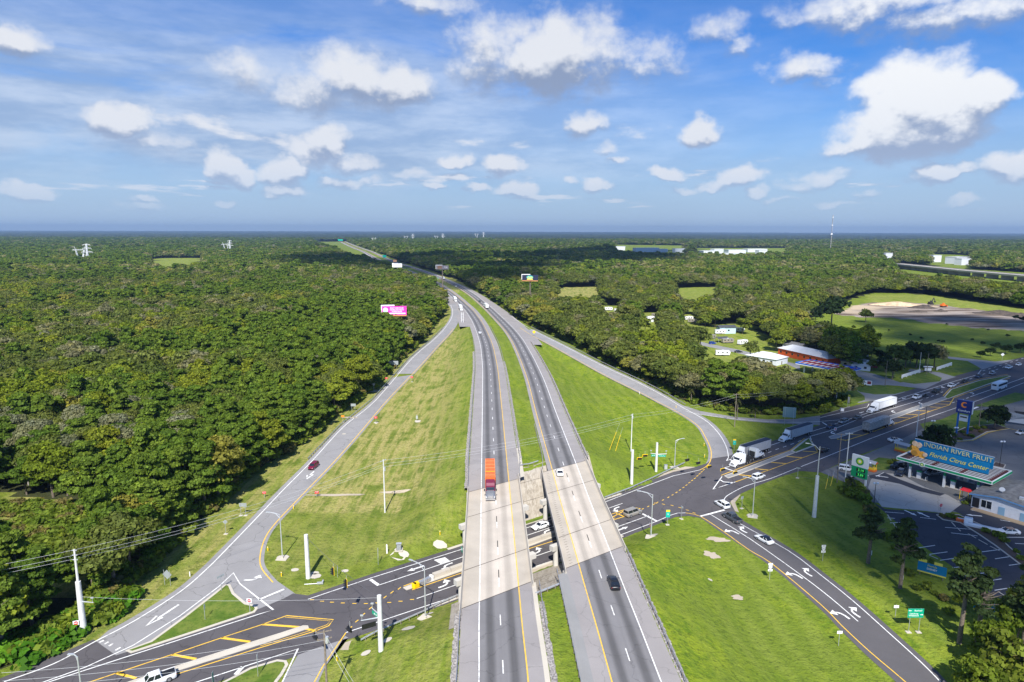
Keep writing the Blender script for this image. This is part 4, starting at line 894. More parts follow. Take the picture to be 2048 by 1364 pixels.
for q_ in (15.5, 21.5, 26.8): ribbon(mb, [xy(s_, q_) for s_ in (7+(q_-10)*.75, 14+(q_-10)*.75, 21+(q_-10)*.72)], 0.10, 0.07, zfun=T1)
for q_ in (-16.5, -21.5): ribbon(mb, [xy(s_, q_) for s_ in (-8+(q_+12)*.7, 0+(q_+12)*.7, 6+(q_+12)*.7)], 0.10, 0.07, zfun=T1)
mb.build('paving_joints', M_JOINT, sN)['kind'] = 'stuff'
poly = MB(); ribbon(poly, [xy(-8, -10.6), xy(10, -10.6)], 1.0, 0.06); struct(poly.build('gutter_strip', M_DIRT))
poly = MB(); ribbon(poly, [xy(4, 9.0), xy(24, 9.0)], 0.9, 0.10); struct(poly.build('grass_strip', mgs))
# road edge kerbs below the bridges
for q_, s0, s1 in ((8.6, -12, 44), (-9.9, -26, 26)):
    mb = MB(); ribbon(mb, [xy(s0, q_), xy(s1, q_)], 0.9, 0.055); struct(mb.build('road_kerb', M_KERB))
# median wall under the bridges and the crash cushion at its end
mw = root('median_wall', 'low tan concrete wall along the median under the bridges', 'wall'); p0 = Wp(866, 1156); p1 = Wp(1208, 1035)
L_ = math.hypot(p1[0]-p0[0], p1[1]-p0[1]); nseg = 12
for k in range(nseg):
    u0, u1 = (k+.01)/nseg, (k+.99)/nseg; mb = MB(); a = (p0[0]+(p1[0]-p0[0])*u0, p0[1]+(p1[1]-p0[1])*u0); b_ = (p0[0]+(p1[0]-p0[0])*u1, p0[1]+(p1[1]-p0[1])*u1)
    mb.box(((a[0]+b_[0])/2, (a[1]+b_[1])/2, .14+.41), (math.hypot(b_[0]-a[0], b_[1]-a[1]), 1.0, 0.82), math.atan2(b_[1]-a[1], b_[0]-a[0]), taper=0.985); mb.build('wall_panel', M_BARR, mw)
cc = root('crash_cushion', 'yellow nosed crash cushion at the end of the median wall', 'crash cushion', (*Wp(864, 1160), .14), math.atan2(p0[1]-Wp(840, 1168)[1], p0[0]-Wp(840, 1168)[0])+math.pi)
part(cc, 'steel_bay', 'ccb', lambda m_: [m_.box((0.9+i*1.0, 0, .42), (0.92, 0.78, .80)) for i in range(3)], M_GALV)
part(cc, 'backing_block', 'ccw', lambda m_: m_.box((.15, 0, .5), (.5, .95, 1.0)), M_SWHITE)
part(cc, 'nose', 'ccn', lambda m_: (m_.tube((4.6, 0, .05), (4.6, 0, .95), .5, n=16), m_.box((4.1, 0, .5), (1.1, .9, .9))), M_SYEL, smooth=.7)

# ------------------------------------------------------------------ guardrails
def guardrail(pts, label, lift=0.0, zfun=None, step=1.9, faceup=True, group='steel guardrails'):
    zz = zfun or T1; P_ = [Vector((p[0], p[1], zz(p[0], p[1])+lift)) for p in pts]
    o0 = P_[0]; rt = root('guardrail', label, 'guardrail', tuple(o0)); mb = MB(); prof = [(-.03, .55), (-.09, .62), (-.03, .70), (-.09, .78), (-.03, .86), (.02, .86), (.02, .55)]
    m_ = len(prof); vs = []
    for i, p in enumerate(P_):
        a = P_[max(0, i-1)]; b_ = P_[min(len(P_)-1, i+1)]; tt = (b_-a); tt.z = 0; tt.normalize(); nn = Vector((-tt.y, tt.x, 0)); q = p-o0
        for u, v in prof: vs.append(q+nn*u+Vector((0, 0, v)))
    mb.add(vs, [(i*m_+k, (i+1)*m_+k, (i+1)*m_+(k+1) % m_, i*m_+(k+1) % m_) for i in range(len(P_)-1) for k in range(m_)]); mb.build('rail', M_GALV, rt)
    d = 0.0; n_ = 0; acc_ = 0
    tot = sum((b_-a).length for a, b_ in zip(P_[:-1], P_[1:])); st = max(step, tot/120)
    pos = st*.5
    for a, b_ in zip(P_[:-1], P_[1:]):
        l = (b_-a).length
        while pos < acc_+l:
            p = a+(b_-a)*((pos-acc_)/l)-o0
            part(rt, 'post', 'grpost', lambda m2: m2.box((0, 0, .40), (.16, .20, .84)), M_WOOD, loc=p); pos += st
        acc_ += l
    return rt
def along(f, off, Y0, Y1, n=40): return [(float(f(Y, off(Y) if callable(off) else off)), float(Y)) for Y in np.linspace(Y0, Y1, n)]
zz_f = lambda x, y: float(zf(y))
guardrail(along(fsb, lambda Y: sb_out(Y)-.45, Yat(fsb, Q_N+1, -11), 400), 'long steel guardrail on the outer side of the left carriageway, beyond the bridge', zfun=zz_f)
guardrail(along(fsb, lambda Y: sb_in(Y)+.5, Yat(fsb, Q_N+1, 3), 470), 'steel guardrail between left carriageway and green median, beyond the bridge', zfun=zz_f)
guardrail(along(fsb, -10.7, 62, Yat(fsb, Q_S-1, -11)), 'steel guardrail left of the near left carriageway', zfun=zz_f)
guardrail(along(fsb, 3.9, 99, Yat(fsb, Q_S-1, 3)), 'short steel guardrail on the left edge of the near median grass', zfun=zz_f)
guardrail(along(fnb, -4.75, 62, Yat(fnb, Q_S-1, -3)), 'steel guardrail on the right edge of the near median grass', zfun=zz_f)
guardrail(along(fnb, 10.75, 62, Yat(fnb, Q_S-1, 10)), 'steel guardrail right of the near right carriageway', zfun=zz_f)
guardrail(along(fnb, lambda Y: nb_out(Y)+.45, Yat(fnb, Q_N+1, 10), 395), 'long steel guardrail on the outer side of the right carriageway, beyond the bridge', zfun=zz_f)
guardrail(along(fnb, lambda Y: nb_in(Y)-.6, Yat(fnb, Q_N+1, -2), 215, 8), 'short steel guardrail on the median beside the right bridge', zfun=zz_f)
guardrail([xy(s_, -26.6) for s_ in (-13.6, -10.6, -7.6)], 'pale steel guardrail across the near end of the median gap', 0)
guardrail([xy(s_, 27.6) for s_ in (22.8, 26, 29.2)], 'pale steel guardrail across the far end of the median gap', 0)
guardrail(GP([(722, 1291), (752, 1276), (800, 1252), (850, 1227), (880, 1211), (920, 1194)]), 'steel guardrail beside the thick white pole below the junction')
guardrail(GP([(1209, 999), (1260, 980), (1310, 957), (1345, 940), (1369, 929)]), 'steel guardrail curving beside the crossing road right of the bridges')
guardrail([(p[0]-1.5, p[1]) for p in sbr_w[9:15]], 'steel guardrail along the left exit ramp below the trees', zfun=lambda x, y: float(z_sbr(y)))
_w3 = np.array(wo2); guardrail([(x+.9, y) for x, y in _w3[_w3[:, 1] > 262] if y < 470], 'steel guardrail along the entrance ramp below the right-hand woods', zfun=lambda x, y: float(z_nbr(y)))
# gravel strips at the pavement edges
def gravel(name, f, o0, o1, Y0, Y1):
    n = int((Y1-Y0)/.7); vs = []; 
    for i in range(n+1):
        Y = Y0+(Y1-Y0)*i/n
        for k in range(5):
            o = (o0(Y) if callable(o0) else o0)+((o1(Y) if callable(o1) else o1)-(o0(Y) if callable(o0) else o0))*k/4+random.uniform(-.12, .12)
            vs.append((float(f(Y, o)), Y, float(zf(Y))-.03+random.uniform(-.05, .11)-(0.10 if k in (0, 4) else 0)))
    o = make_obj(name, vs, [(i*5+k, i*5+k+1, (i+1)*5+k+1, (i+1)*5+k) for i in range(n) for k in range(4)], M_GRAVEL); o['kind'] = 'stuff'; o['label'] = 'loose grey gravel along the pavement edge'; return o
M_GRAVEL = pbr('gravel', (0.27, 0.25, 0.235), .95, var=.6, vscale=3.0)
gravel('gravel', fsb, lambda Y: sb_in(Y)+.15, lambda Y: sb_in(Y)+1.2, 176, 330); gravel('gravel', fsb, lambda Y: sb_out(Y)-1.35, lambda Y: sb_out(Y)-.15, 160, 360)
gravel('gravel', fnb, lambda Y: nb_out(Y)+.15, lambda Y: nb_out(Y)+1.35, 184, 395); gravel('gravel', fnb, 10.4, 11.4, 62, 126); gravel('gravel', fsb, 3.4, 4.4, 62, 108); gravel('gravel', fsb, -11.6, -10.5, 62, 104)
# ------------------------------------------------------------------ trees
def leaf_mat(name, lo, hi, trans=0.34, rough=0.65, leafvar=1.0, alt=None, altp=0.85):
    m_ = bpy.data.materials.new(name); m_.use_nodes = True; t = NT(m_.node_tree); b = t.n['Principled BSDF']
    oi = t.node('ShaderNodeObjectInfo'); at = t.node('ShaderNodeAttribute', attribute_name='tint'); s_ = t.node('ShaderNodeSeparateColor'); t.l.new(at.outputs['Color'], s_.inputs[0])
    c = t.mix(oi.outputs['Random'], lo, hi)
    if alt: c = t.mix(t.ss(oi.outputs['Random'], altp, altp+.02), c, alt)
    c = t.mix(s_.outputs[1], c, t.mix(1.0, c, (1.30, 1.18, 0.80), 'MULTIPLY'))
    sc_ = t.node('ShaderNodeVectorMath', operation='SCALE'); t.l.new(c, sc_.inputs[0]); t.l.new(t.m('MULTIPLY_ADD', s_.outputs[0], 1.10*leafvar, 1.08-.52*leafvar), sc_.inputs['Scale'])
    t.l.new(sc_.outputs[0], b.inputs['Base Color']); b.inputs['Roughness'].default_value = rough; b.inputs['Specular IOR Level'].default_value = 0.08
    tr = t.node('ShaderNodeBsdfTranslucent'); t.l.new(t.mix(1.0, sc_.outputs[0], (1.5, 1.7, 0.7), 'MULTIPLY'), tr.inputs[0])
    mx = t.node('ShaderNodeMixShader'); mx.inputs[0].default_value = trans; t.l.new(b.outputs[0], mx.inputs[1]); t.l.new(tr.outputs[0], mx.inputs[2])
    t.l.new(mx.outputs[0], t.n['Material Output'].inputs[0]); MATS[name] = m_; return m_
LM = {'oak': leaf_mat('oak_leaves', (0.082, 0.112, 0.022), (0.130, 0.148, 0.036), alt=(0.160, 0.158, 0.080), altp=.80),
      'pine': leaf_mat('pine_needles', (0.068, 0.118, 0.014), (0.110, 0.160, 0.022)),
      'gum': leaf_mat('gum_leaves', (0.115, 0.160, 0.014), (0.175, 0.195, 0.020), alt=(0.19, 0.185, 0.035), altp=.75),
      'moss': leaf_mat('grey_moss', (0.115, 0.128, 0.072), (0.175, 0.180, 0.115)),
      'rust': leaf_mat('rust_leaves', (0.17, 0.085, 0.045), (0.20, 0.11, 0.07)),
      'shrub': leaf_mat('shrub_leaves', (0.085, 0.130, 0.014), (0.14, 0.17, 0.026), alt=(0.13, 0.115, 0.04), altp=.75),
      'vine': leaf_mat('vine_leaves', (0.055, 0.145, 0.010), (0.080, 0.180, 0.014)),
      'dark': leaf_mat('evergreen_leaves', (0.016, 0.032, 0.011), (0.024, 0.042, 0.014)),
      'palm': leaf_mat('palm_fronds', (0.065, 0.085, 0.020), (0.095, 0.105, 0.030), trans=.1)}
M_BARK = pbr('bark', (0.15, 0.12, 0.095), .95, var=.35, vscale=4)
M_BARKG = pbr('grey_bark', (0.30, 0.28, 0.25), .95, var=.35, vscale=4)
def quads_mesh(name, C, N, S, tint, mat, asp=1.0, cores=None, corem=None, rg=None):
    rg = rg or rng; n = len(C); A = rg.normal(size=(n, 3)); A -= (A*N).sum(1)[:, None]*N; A /= np.linalg.norm(A, axis=1)[:, None]; B = np.cross(N, A)
    S = S[:, None]; A = A*S; B = B*S*asp
    bend = N*S*0.25
    v = np.stack([C-A-B*.6-bend, C+A*.9-B-bend*.3, C+A+B*.7-bend, C-A*.8+B+bend*.4], 1).reshape(-1, 3)
    f = np.arange(4*n).reshape(n, 4); tv = np.repeat(tint, 4, axis=0)
    vv = [v]; ff = [f]; tt = [tv]; base = 4*n
    if cores is not None:
        o = np.array([(1, 0, 0), (-1, 0, 0), (0, 1, 0), (0, -1, 0), (0, 0, 1), (0, 0, -1)], float)
        tf = np.array([(0, 2, 4, 4), (2, 1, 4, 4), (1, 3, 4, 4), (3, 0, 4, 4), (2, 0, 5, 5), (1, 2, 5, 5), (3, 1, 5, 5), (0, 3, 5, 5)])
        cv = []; cf = []
        for c, r in cores: cv.append(c+o*np.array(r)); cf.append(tf+base); base += 6
        vv += cv; tt.append(np.tile([0.12, 0.0], (6*len(cores), 1)))  # cores coloured darker than the leaves, painting in the dark of the crown's interior
        tri = np.vstack(cf)[:, :3]
    V_ = np.vstack(vv); T_ = np.vstack(tt)
    me = bpy.data.meshes.new(name); nt = 0 if cores is None else len(tri); nl = 4*n+3*nt
    me.vertices.add(len(V_)); me.vertices.foreach_set('co', V_.astype(np.float32).ravel()); me.loops.add(nl); me.polygons.add(n+nt)
    li = f.ravel() if not nt else np.concatenate([f.ravel(), tri.ravel()]); me.loops.foreach_set('vertex_index', li.astype(np.int32))
    ls = np.concatenate([np.arange(n)*4, 4*n+np.arange(nt)*3]); me.polygons.foreach_set('loop_start', ls.astype(np.int32))
    ca = me.color_attributes.new('tint', 'FLOAT_COLOR', 'POINT'); col = np.ones((len(V_), 4), np.float32); col[:, :2] = T_; ca.data.foreach_set('color', col.ravel())
    me.materials.append(mat); me.update(calc_edges=True); return me
def crown_mesh(kind, seed, nleaf, leaf, R_=5.0, H=7.0, z0=6.0, lumps=22, lr=(1.5, 2.5)):
    rg = np.random.default_rng(seed); L_ = []
    for i in range(lumps):
        if kind.startswith('pine'):
            h = rg.uniform(0, 1)**0.8; rad = R_*(1-0.72*h)*rg.uniform(.35, 1.0); a = rg.uniform(0, 6.283); c = np.array([math.cos(a)*rad, math.sin(a)*rad, z0+h*H]); r = rg.uniform(*lr)*(1-.35*h); L_.append((c, (r, r, r*.62)))
        else:
            a = rg.uniform(0, 6.283); e = math.asin(rg.uniform(-.25, 1)); q = rg.uniform(.55, .92) if i > 3 else rg.uniform(0, .4)
            c = np.array([math.cos(a)*math.cos(e)*R_*q, math.sin(a)*math.cos(e)*R_*q, z0+H*.36+math.sin(e)*H*.62*q]); r = rg.uniform(*lr); L_.append((c, (r, r, r*.8)))
    w_ = np.array([l[1][0]**2 for l in L_]); w_ /= w_.sum(); k = rg.choice(len(L_), nleaf, p=w_)
    d = rg.normal(size=(nleaf, 3)); d[:, 2] = np.where(d[:, 2] < -0.2, -d[:, 2]*.7, d[:, 2]); d /= np.linalg.norm(d, axis=1)[:, None]
    Cc = np.array([l[0] for l in L_])[k]; Rr_ = np.array([l[1] for l in L_])[k]
    C = Cc+d*Rr_*rg.uniform(.58, 1.42, (nleaf, 1)); N = d+rg.normal(size=(nleaf, 3))*.45; N /= np.linalg.norm(N, axis=1)[:, None]
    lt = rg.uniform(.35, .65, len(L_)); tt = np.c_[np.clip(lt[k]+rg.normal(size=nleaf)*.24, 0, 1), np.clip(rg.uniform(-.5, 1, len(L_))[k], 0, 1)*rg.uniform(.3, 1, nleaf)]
    S = leaf*rg.uniform(.6, 1.25, nleaf)
    cores = [(c, np.array(r)*.66) for c, r in L_]
    return quads_mesh(kind+'_crown', C, N, S, tt, LM[kind], cores=cores, rg=rg)
def limb_mb(mb, z0, zt, r0, spread, seed, nb=5):
    rg = random.Random(seed); top = (rg.uniform(-.4, .4), rg.uniform(-.4, .4), zt); mid = (rg.uniform(-.3, .3), rg.uniform(-.3, .3), z0)
    mb.tube((0, 0, -.3), mid, r0, r0*.72, n=8); mb.tube(mid, top, r0*.72, r0*.25, n=6)
    for i in range(nb):
        a = rg.uniform(0, 6.283); h = z0*.8+(zt-z0)*rg.uniform(0, .7); k = rg.uniform(.5, 1.0); p1 = (math.cos(a)*spread*.5*k, math.sin(a)*spread*.5*k, h+spread*.25); p2 = (math.cos(a+.3)*spread*k, math.sin(a+.3)*spread*k, h+spread*.55)
        mb.tube((0, 0, h), p1, r0*.38, r0*.25, n=5); mb.tube(p1, p2, r0*.25, r0*.07, n=5)
def trunk_mesh(z0, zt, r0, spread, seed, mat, nb=5):
    mb = MB(); limb_mb(mb, z0, zt, r0, spread, seed, nb); return mb.mesh('trunk', mat, smooth=1.0)
def moss_mesh(seed):   # bare, moss-hung crown: branch sprays with few grey tufts
    m_ = crown_mesh('moss', seed, 900, .26, 4.2, 6.0, 6.0, 20, (.9, 1.5)); return m_
KINDS = [('oak', 5.5, 7.6, 4.0, 54, (.9, 1.7)), ('oak', 4.9, 7.2, 4.6, 48, (.8, 1.6)), ('pine', 4.6, 10.0, 4.0, 70, (.75, 1.45)), ('pine', 4.2, 9.6, 4.2, 64, (.7, 1.4)), ('gum', 4.1, 9.6, 3.0, 54, (.7, 1.4)), ('gum', 4.4, 8.8, 3.0, 50, (.7, 1.4)), ('moss', 4.2, 6.8, 4.8, 26, (.8, 1.4)), ('oak', 5.0, 6.6, 4.6, 36, (1.0, 1.7))]
LOD = []          # [lod][variant] -> crown mesh
for lod, (nl, lf) in enumerate(((9500, .215), (3400, .36), (700, .82), (130, 1.9))):
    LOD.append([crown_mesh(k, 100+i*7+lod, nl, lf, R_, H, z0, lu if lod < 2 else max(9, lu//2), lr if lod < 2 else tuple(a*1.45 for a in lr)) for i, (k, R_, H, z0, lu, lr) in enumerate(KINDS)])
TRUNKS = [trunk_mesh(5.5, 11, .28, 3.6, 5+i, M_BARK if k != 'moss' else M_BARKG, 6 if k != 'moss' else 12) for i, (k, *_r) in enumerate(KINDS)]
# --- where trees stand
def in_forest(x, y):
    f_ = ~pip(x, y, CORR)
    for c_ in CLEARINGS: f_ &= ~pip(x, y, c_)
    return f_
def jgrid(y0, y1, sp, seed):
    rg = np.random.default_rng(seed); ys = np.arange(y0, y1, sp*.87); out = []
    for i, Y in enumerate(ys):
        hw = Y*0.86+60; xs = np.arange(-hw, hw, sp)+(i % 2)*sp/2
        out.append(np.c_[xs+rg.uniform(-.36, .36, len(xs))*sp, Y+rg.uniform(-.36, .36, len(xs))*sp])
    return np.vstack(out)
bands = [(62, 420, 5.7, 0, 1.24), (420, 950, 6.8, 1, 1.34), (950, 2000, 9.5, 2, 1.75), (2000, 4600, 16.0, 3, 2.7)]
PTS = []
for bi, (y0, y1, sp, lod, sc_) in enumerate(bands):
    p = jgrid(y0, y1, sp, 40+bi); p = p[in_forest(p[:, 0], p[:, 1])]; _c = Wp(175, 1250); p = p[np.hypot(p[:, 0]-_c[0], p[:, 1]-_c[1]) > 9.5]; _g = EW(LEFT_EDGE[:4]); p = p[~((p[:, 1] < 104) & (np.interp(p[:, 1], [g_[1] for g_ in _g], [g_[0] for g_ in _g])-p[:, 0] < 6))]
    if bi == 0:   # the verge hedge side: keep trunks off the slope edge
        pass
    PTS.append(np.c_[p, np.full(len(p), lod), np.full(len(p), sc_)])
PTS = np.vstack(PTS)
def n2v(x, y, s, seed): return np.array([mnoise.noise(Vector((a*s+seed*3.1, b_*s-seed, seed*.7))) for a, b_ in zip(x, y)])
sp1 = n2v(PTS[:, 0], PTS[:, 1], .012, 1); sp2 = n2v(PTS[:, 0], PTS[:, 1], .03, 5); r1 = rng.uniform(size=len(PTS)); r2 = rng.uniform(size=len(PTS))
px_, py_ = PTS[:, 0], PTS[:, 1]
score = sp1*1.2+sp2*.5+rng.normal(size=len(PTS))*.16
pine_bias = np.where((px_ < -40) & (px_ > -190) & (py_ > 130) & (py_ < 560), .42, 0)-np.where((px_ < -150) & (py_ < 330), .35, 0)-np.where((px_ > 0), .25, 0)
score += pine_bias
var = np.where(score > .18, np.where(r1 < .5, 2, 3), np.where(r1 < .35, 0, np.where(r1 < .62, 7, 1)))
gy_ = sp2-sp1*.6+rng.normal(size=len(PTS))*.12
var = np.where((gy_ > .26)&(r2 < .8), np.where(r1 < .5, 4, 5), var); var = np.where((gy_ < -.34) & (r2 < .28) & (score < .2), 6, var); var = np.where(r2 > .955, 4, var); var = np.where((r2 > .94)&(r2 < .955), 6, var)
_fg = (py_ > 800) & (var >= 4) & (var <= 5) & (rng.uniform(size=len(PTS)) < np.clip((py_-500)/1500, 0, .8)); var = np.where(_fg, np.where(r1 < .5, 0, 2), var)
_mx, _my = Wp(190, 850, 8); _mz = (((px_-_mx)/42)**2+((py_-_my)/34)**2 < 1) & (r2 < .55); var = np.where(_mz, np.where(r1 < .5, 6, 7), var)
size = PTS[:, 3]*rng.uniform(.75, 1.22, len(PTS))*(1+.18*n2v(px_, py_, .02, 9)); rot = rng.uniform(0, 6.283, len(PTS)); zsc = rng.uniform(.85, 1.2, len(PTS))*np.choose(PTS[:, 2].astype(int), [.86, .80, .62, .42])
gzp = T(px_, py_)
# the 300 trees that show largest are things of their own
fx = px_/np.maximum(py_*math.cos(PITCH)+60*math.sin(PITCH), 1); vis = (np.abs(fx) < .80) & (py_ > 74)
ang = np.degrees(np.arctan2(CAMZ-14, py_)); vis &= ang < 38
dist = np.hypot(px_, py_); dist[~vis] = 1e9; order = np.argsort(dist); N_IND = 262; ind = order[:N_IND]; rest = np.ones(len(PTS), bool); rest[ind] = False
TLAB = {'oak': 'grey-green oak crown in the roadside woods', 'pine': 'deep green pine crown in the roadside woods', 'gum': 'yellow-green tree in the roadside woods', 'moss': 'pale grey moss-hung tree in the roadside woods'}
TCAT = {'oak': 'oak tree', 'pine': 'pine tree', 'gum': 'tree', 'moss': 'mossy tree'}
def tree(kind_i, x, y, s_, rz, zk, lod, label, cat, group=None, name='tree', z=None, trunk=True):
    rt = root(name, label, cat, (x, y, T1(x, y) if z is None else z), rz, group)
    c = bpy.data.objects.new('crown', LOD[lod][kind_i]); COL.objects.link(c); c.parent = rt; c.scale = (s_, s_, s_*zk)
    if trunk:
        c = bpy.data.objects.new('trunk', TRUNKS[kind_i]); COL.objects.link(c); c.parent = rt; c.scale = (s_, s_, s_*zk)
    return rt
LMK = [(108, 'by the thick pole at bottom left'), (124, 'near the big diamond sign'), (142, 'near the small crossed sign'), (158, 'near the two-post sign'), (176, 'near the verge wrong way sign'), (196, 'left of the maroon car'), (225, 'just beyond the maroon car'), (9999, 'below the guardrail start')]
for i in ind:
    k = KINDS[var[i]][0]; side = 'left' if px_[i] < 0 else 'right'
    ed_ = float(xa(sbr_w, py_[i]))-px_[i]; hh = size[i]*zsc[i]/.97; lmk = next((n_ for y_, n_ in LMK if py_[i] < y_), LMK[-1][1])
    lab_ = ('tall ' if hh > 1.22 else 'short ' if hh < .92 else '')+{'oak': 'grey-green oak', 'pine': 'deep green pine', 'gum': 'yellow-green tree', 'moss': 'pale moss-hung tree'}[k]+(' at the edge of the woods ' if ed_ < 26 else ' one row in ' if ed_ < 34 else ' a few rows in ' if ed_ < 60 else ' deep in the woods ')+lmk
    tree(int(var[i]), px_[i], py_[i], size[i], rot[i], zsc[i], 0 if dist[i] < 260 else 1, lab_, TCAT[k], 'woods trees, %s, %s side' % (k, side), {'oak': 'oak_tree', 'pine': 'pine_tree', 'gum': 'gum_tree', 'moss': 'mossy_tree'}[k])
# --- the rest of the woods: one object of instanced crowns
src = bpy.data.collections.new('crown_sources'); names = []
for lod in range(4):
    for i, me_ in enumerate(LOD[lod]):
        o = bpy.data.objects.new('crown_%02d' % (lod*8+i), me_); src.objects.link(o)
def scatter(name, label, P3, idx_, rz_, scl, coll):
    me_ = bpy.data.meshes.new(name); me_.vertices.add(len(P3)); me_.vertices.foreach_set('co', np.asarray(P3, np.float32).ravel())
    a = me_.attributes.new('idx', 'INT', 'POINT'); a.data.foreach_set('value', np.asarray(idx_, np.int32))
    a = me_.attributes.new('rz', 'FLOAT_VECTOR', 'POINT'); rv = np.zeros((len(P3), 3), np.float32); rv[:, 2] = rz_; a.data.foreach_set('vector', rv.ravel())
    a = me_.attributes.new('scl', 'FLOAT_VECTOR', 'POINT'); a.data.foreach_set('vector', np.asarray(scl, np.float32).ravel())
    o = bpy.data.objects.new(name, me_); COL.objects.link(o); o['kind'] = 'stuff'; o['label'] = label
    gt = bpy.data.node_groups.new(name+'_scatter', 'GeometryNodeTree'); gt.interface.new_socket('Geometry', in_out='INPUT', socket_type='NodeSocketGeometry'); gt.interface.new_socket('Geometry', in_out='OUTPUT', socket_type='NodeSocketGeometry')
    n_ = gt.nodes; l_ = gt.links; gi_ = n_.new('NodeGroupInput'); go_ = n_.new('NodeGroupOutput'); ip = n_.new('GeometryNodeInstanceOnPoints'); ci = n_.new('GeometryNodeCollectionInfo')
    ci.inputs['Collection'].default_value = coll; ci.inputs['Separate Children'].default_value = True; ci.inputs['Reset Children'].default_value = True; ip.inputs['Pick Instance'].default_value = True
    def na(nm, ty):
        q = n_.new('GeometryNodeInputNamedAttribute'); q.data_type = ty; q.inputs['Name'].default_value = nm; return [x for x in q.outputs if x.enabled and x.name == 'Attribute'][0]
    mp_ = n_.new('GeometryNodeMeshToPoints'); l_.new(gi_.outputs[0], mp_.inputs['Mesh']); l_.new(mp_.outputs[0], ip.inputs['Points']); l_.new(ci.outputs[0], ip.inputs['Instance'])
    l_.new(na('idx', 'INT'), ip.inputs['Instance Index']); l_.new(na('rz', 'FLOAT_VECTOR'), ip.inputs['Rotation']); l_.new(na('scl', 'FLOAT_VECTOR'), ip.inputs['Scale']); l_.new(ip.outputs[0], go_.inputs[0])
    md = o.modifiers.new('scatter', 'NODES'); md.node_group = gt; return o
lodr = PTS[:, 2].astype(int); lodr = np.where((lodr == 0) & (dist > 300), 1, lodr)
iv = lodr*8+var
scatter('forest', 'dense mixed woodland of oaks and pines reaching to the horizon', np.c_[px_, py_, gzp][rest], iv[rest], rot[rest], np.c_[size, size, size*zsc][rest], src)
# undergrowth along the edges of the woods
sh = bpy.data.collections.new('shrub_sources')
for i in range(3): sh.objects.link(bpy.data.objects.new('shrub_%d' % i, crown_mesh('shrub', 300+i, 260, .30, 1.3, 1.5, .1, 7, (.5, .9))))
for i in range(2): sh.objects.link(bpy.data.objects.new('shrub_%d' % (3+i), crown_mesh('vine', 310+i, 300, .24, 1.5, 1.2, 0, 8, (.5, .8))))
SP = []; SI = []
def edge_shrubs(edge, inward, n_per, w0, w1, smin, smax):
    E_ = EW(edge)
    for (x0, y0), (x1, y1) in zip(E_[:-1], E_[1:]):
        l = math.hypot(x1-x0, y1-y0); nn = (-(y1-y0)/l*inward, (x1-x0)/l*inward)
        for k in range(int(l*n_per)):
            u = random.random(); w2 = random.uniform(w0, w1); x = x0+(x1-x0)*u+nn[0]*w2; y = y0+(y1-y0)*u+nn[1]*w2
            SP.append((x, y, T1(x, y), random.uniform(smin, smax))); SI.append(random.choice((0, 1, 2)))
edge_shrubs(LEFT_EDGE, 1, 3.6, 0, 7, .7, 2.3); edge_shrubs(RIGHT_EDGE, 1, 1.3, -1, 8, .6, 1.8)
for i, (x, y, z, s_) in enumerate(list(SP)):
    if x < -70 and y < 118: SI[i] = random.choice((3, 4, 3, 0))
for _ in range(260):       # scrubby gap at the left
    x, y = Wp(random.uniform(-60, 250), random.uniform(1010, 1110), 0); SP.append((x, y, 0, random.uniform(.5, 1.6))); SI.append(random.choice((0, 1, 2)))
SP = np.array(SP); scatter('undergrowth', 'low bushes and vines along the edges of the woods', SP[:, :3], SI, rng.uniform(0, 6.28, len(SP)), np.c_[SP[:, 3], SP[:, 3], SP[:, 3]*.8], sh)
# far woods: rough canopy sheet to the horizon
rr = np.geomspace(4300, 30000, 190); aa = np.radians(np.arange(-56, 56, .17)); RR, AA = np.meshgrid(rr, aa, indexing='ij')
RR = RR*(1+rng.uniform(-.004, .004, RR.shape)); AA = AA+np.radians(rng.uniform(-.05, .05, AA.shape))
zz_ = rng.uniform(7, 17, RR.shape)+4*rng.normal(size=RR.shape).clip(-1, 1)
Vf = np.c_[(RR*np.sin(AA)).ravel(), (RR*np.cos(AA)).ravel(), zz_.ravel()]; na_, nb_ = RR.shape; ii = np.arange(na_*nb_).reshape(na_, nb_)
Ff = np.c_[ii[:-1, :-1].ravel(), ii[:-1, 1:].ravel(), ii[1:, 1:].ravel(), ii[1:, :-1].ravel()][:, ::-1]
m_far = bpy.data.materials.new('far_canopy'); m_far.use_nodes = True; t = NT(m_far.node_tree); b = t.n['Principled BSDF']; P = t.node('ShaderNodeNewGeometry').outputs['Position']
c = t.mix(t.ss(t.noise(P, .004, 6, .65), .4, .6), (0.016, 0.030, 0.016), (0.040, 0.052, 0.024)); c = t.mix(t.ss(t.noise(P, .0008, 5, .6), .55, .66, 0, .7), c, (0.050, 0.080, 0.030)); t.l.new(c, b.inputs['Base Color']); b.inputs['Roughness'].default_value = 1; b.inputs['Specular IOR Level'].default_value = .1
fo = make_obj('distant_forest', Vf.tolist(), Ff.tolist(), m_far); fo['kind'] = 'stuff'; fo['label'] = 'far woodland running to the horizon'
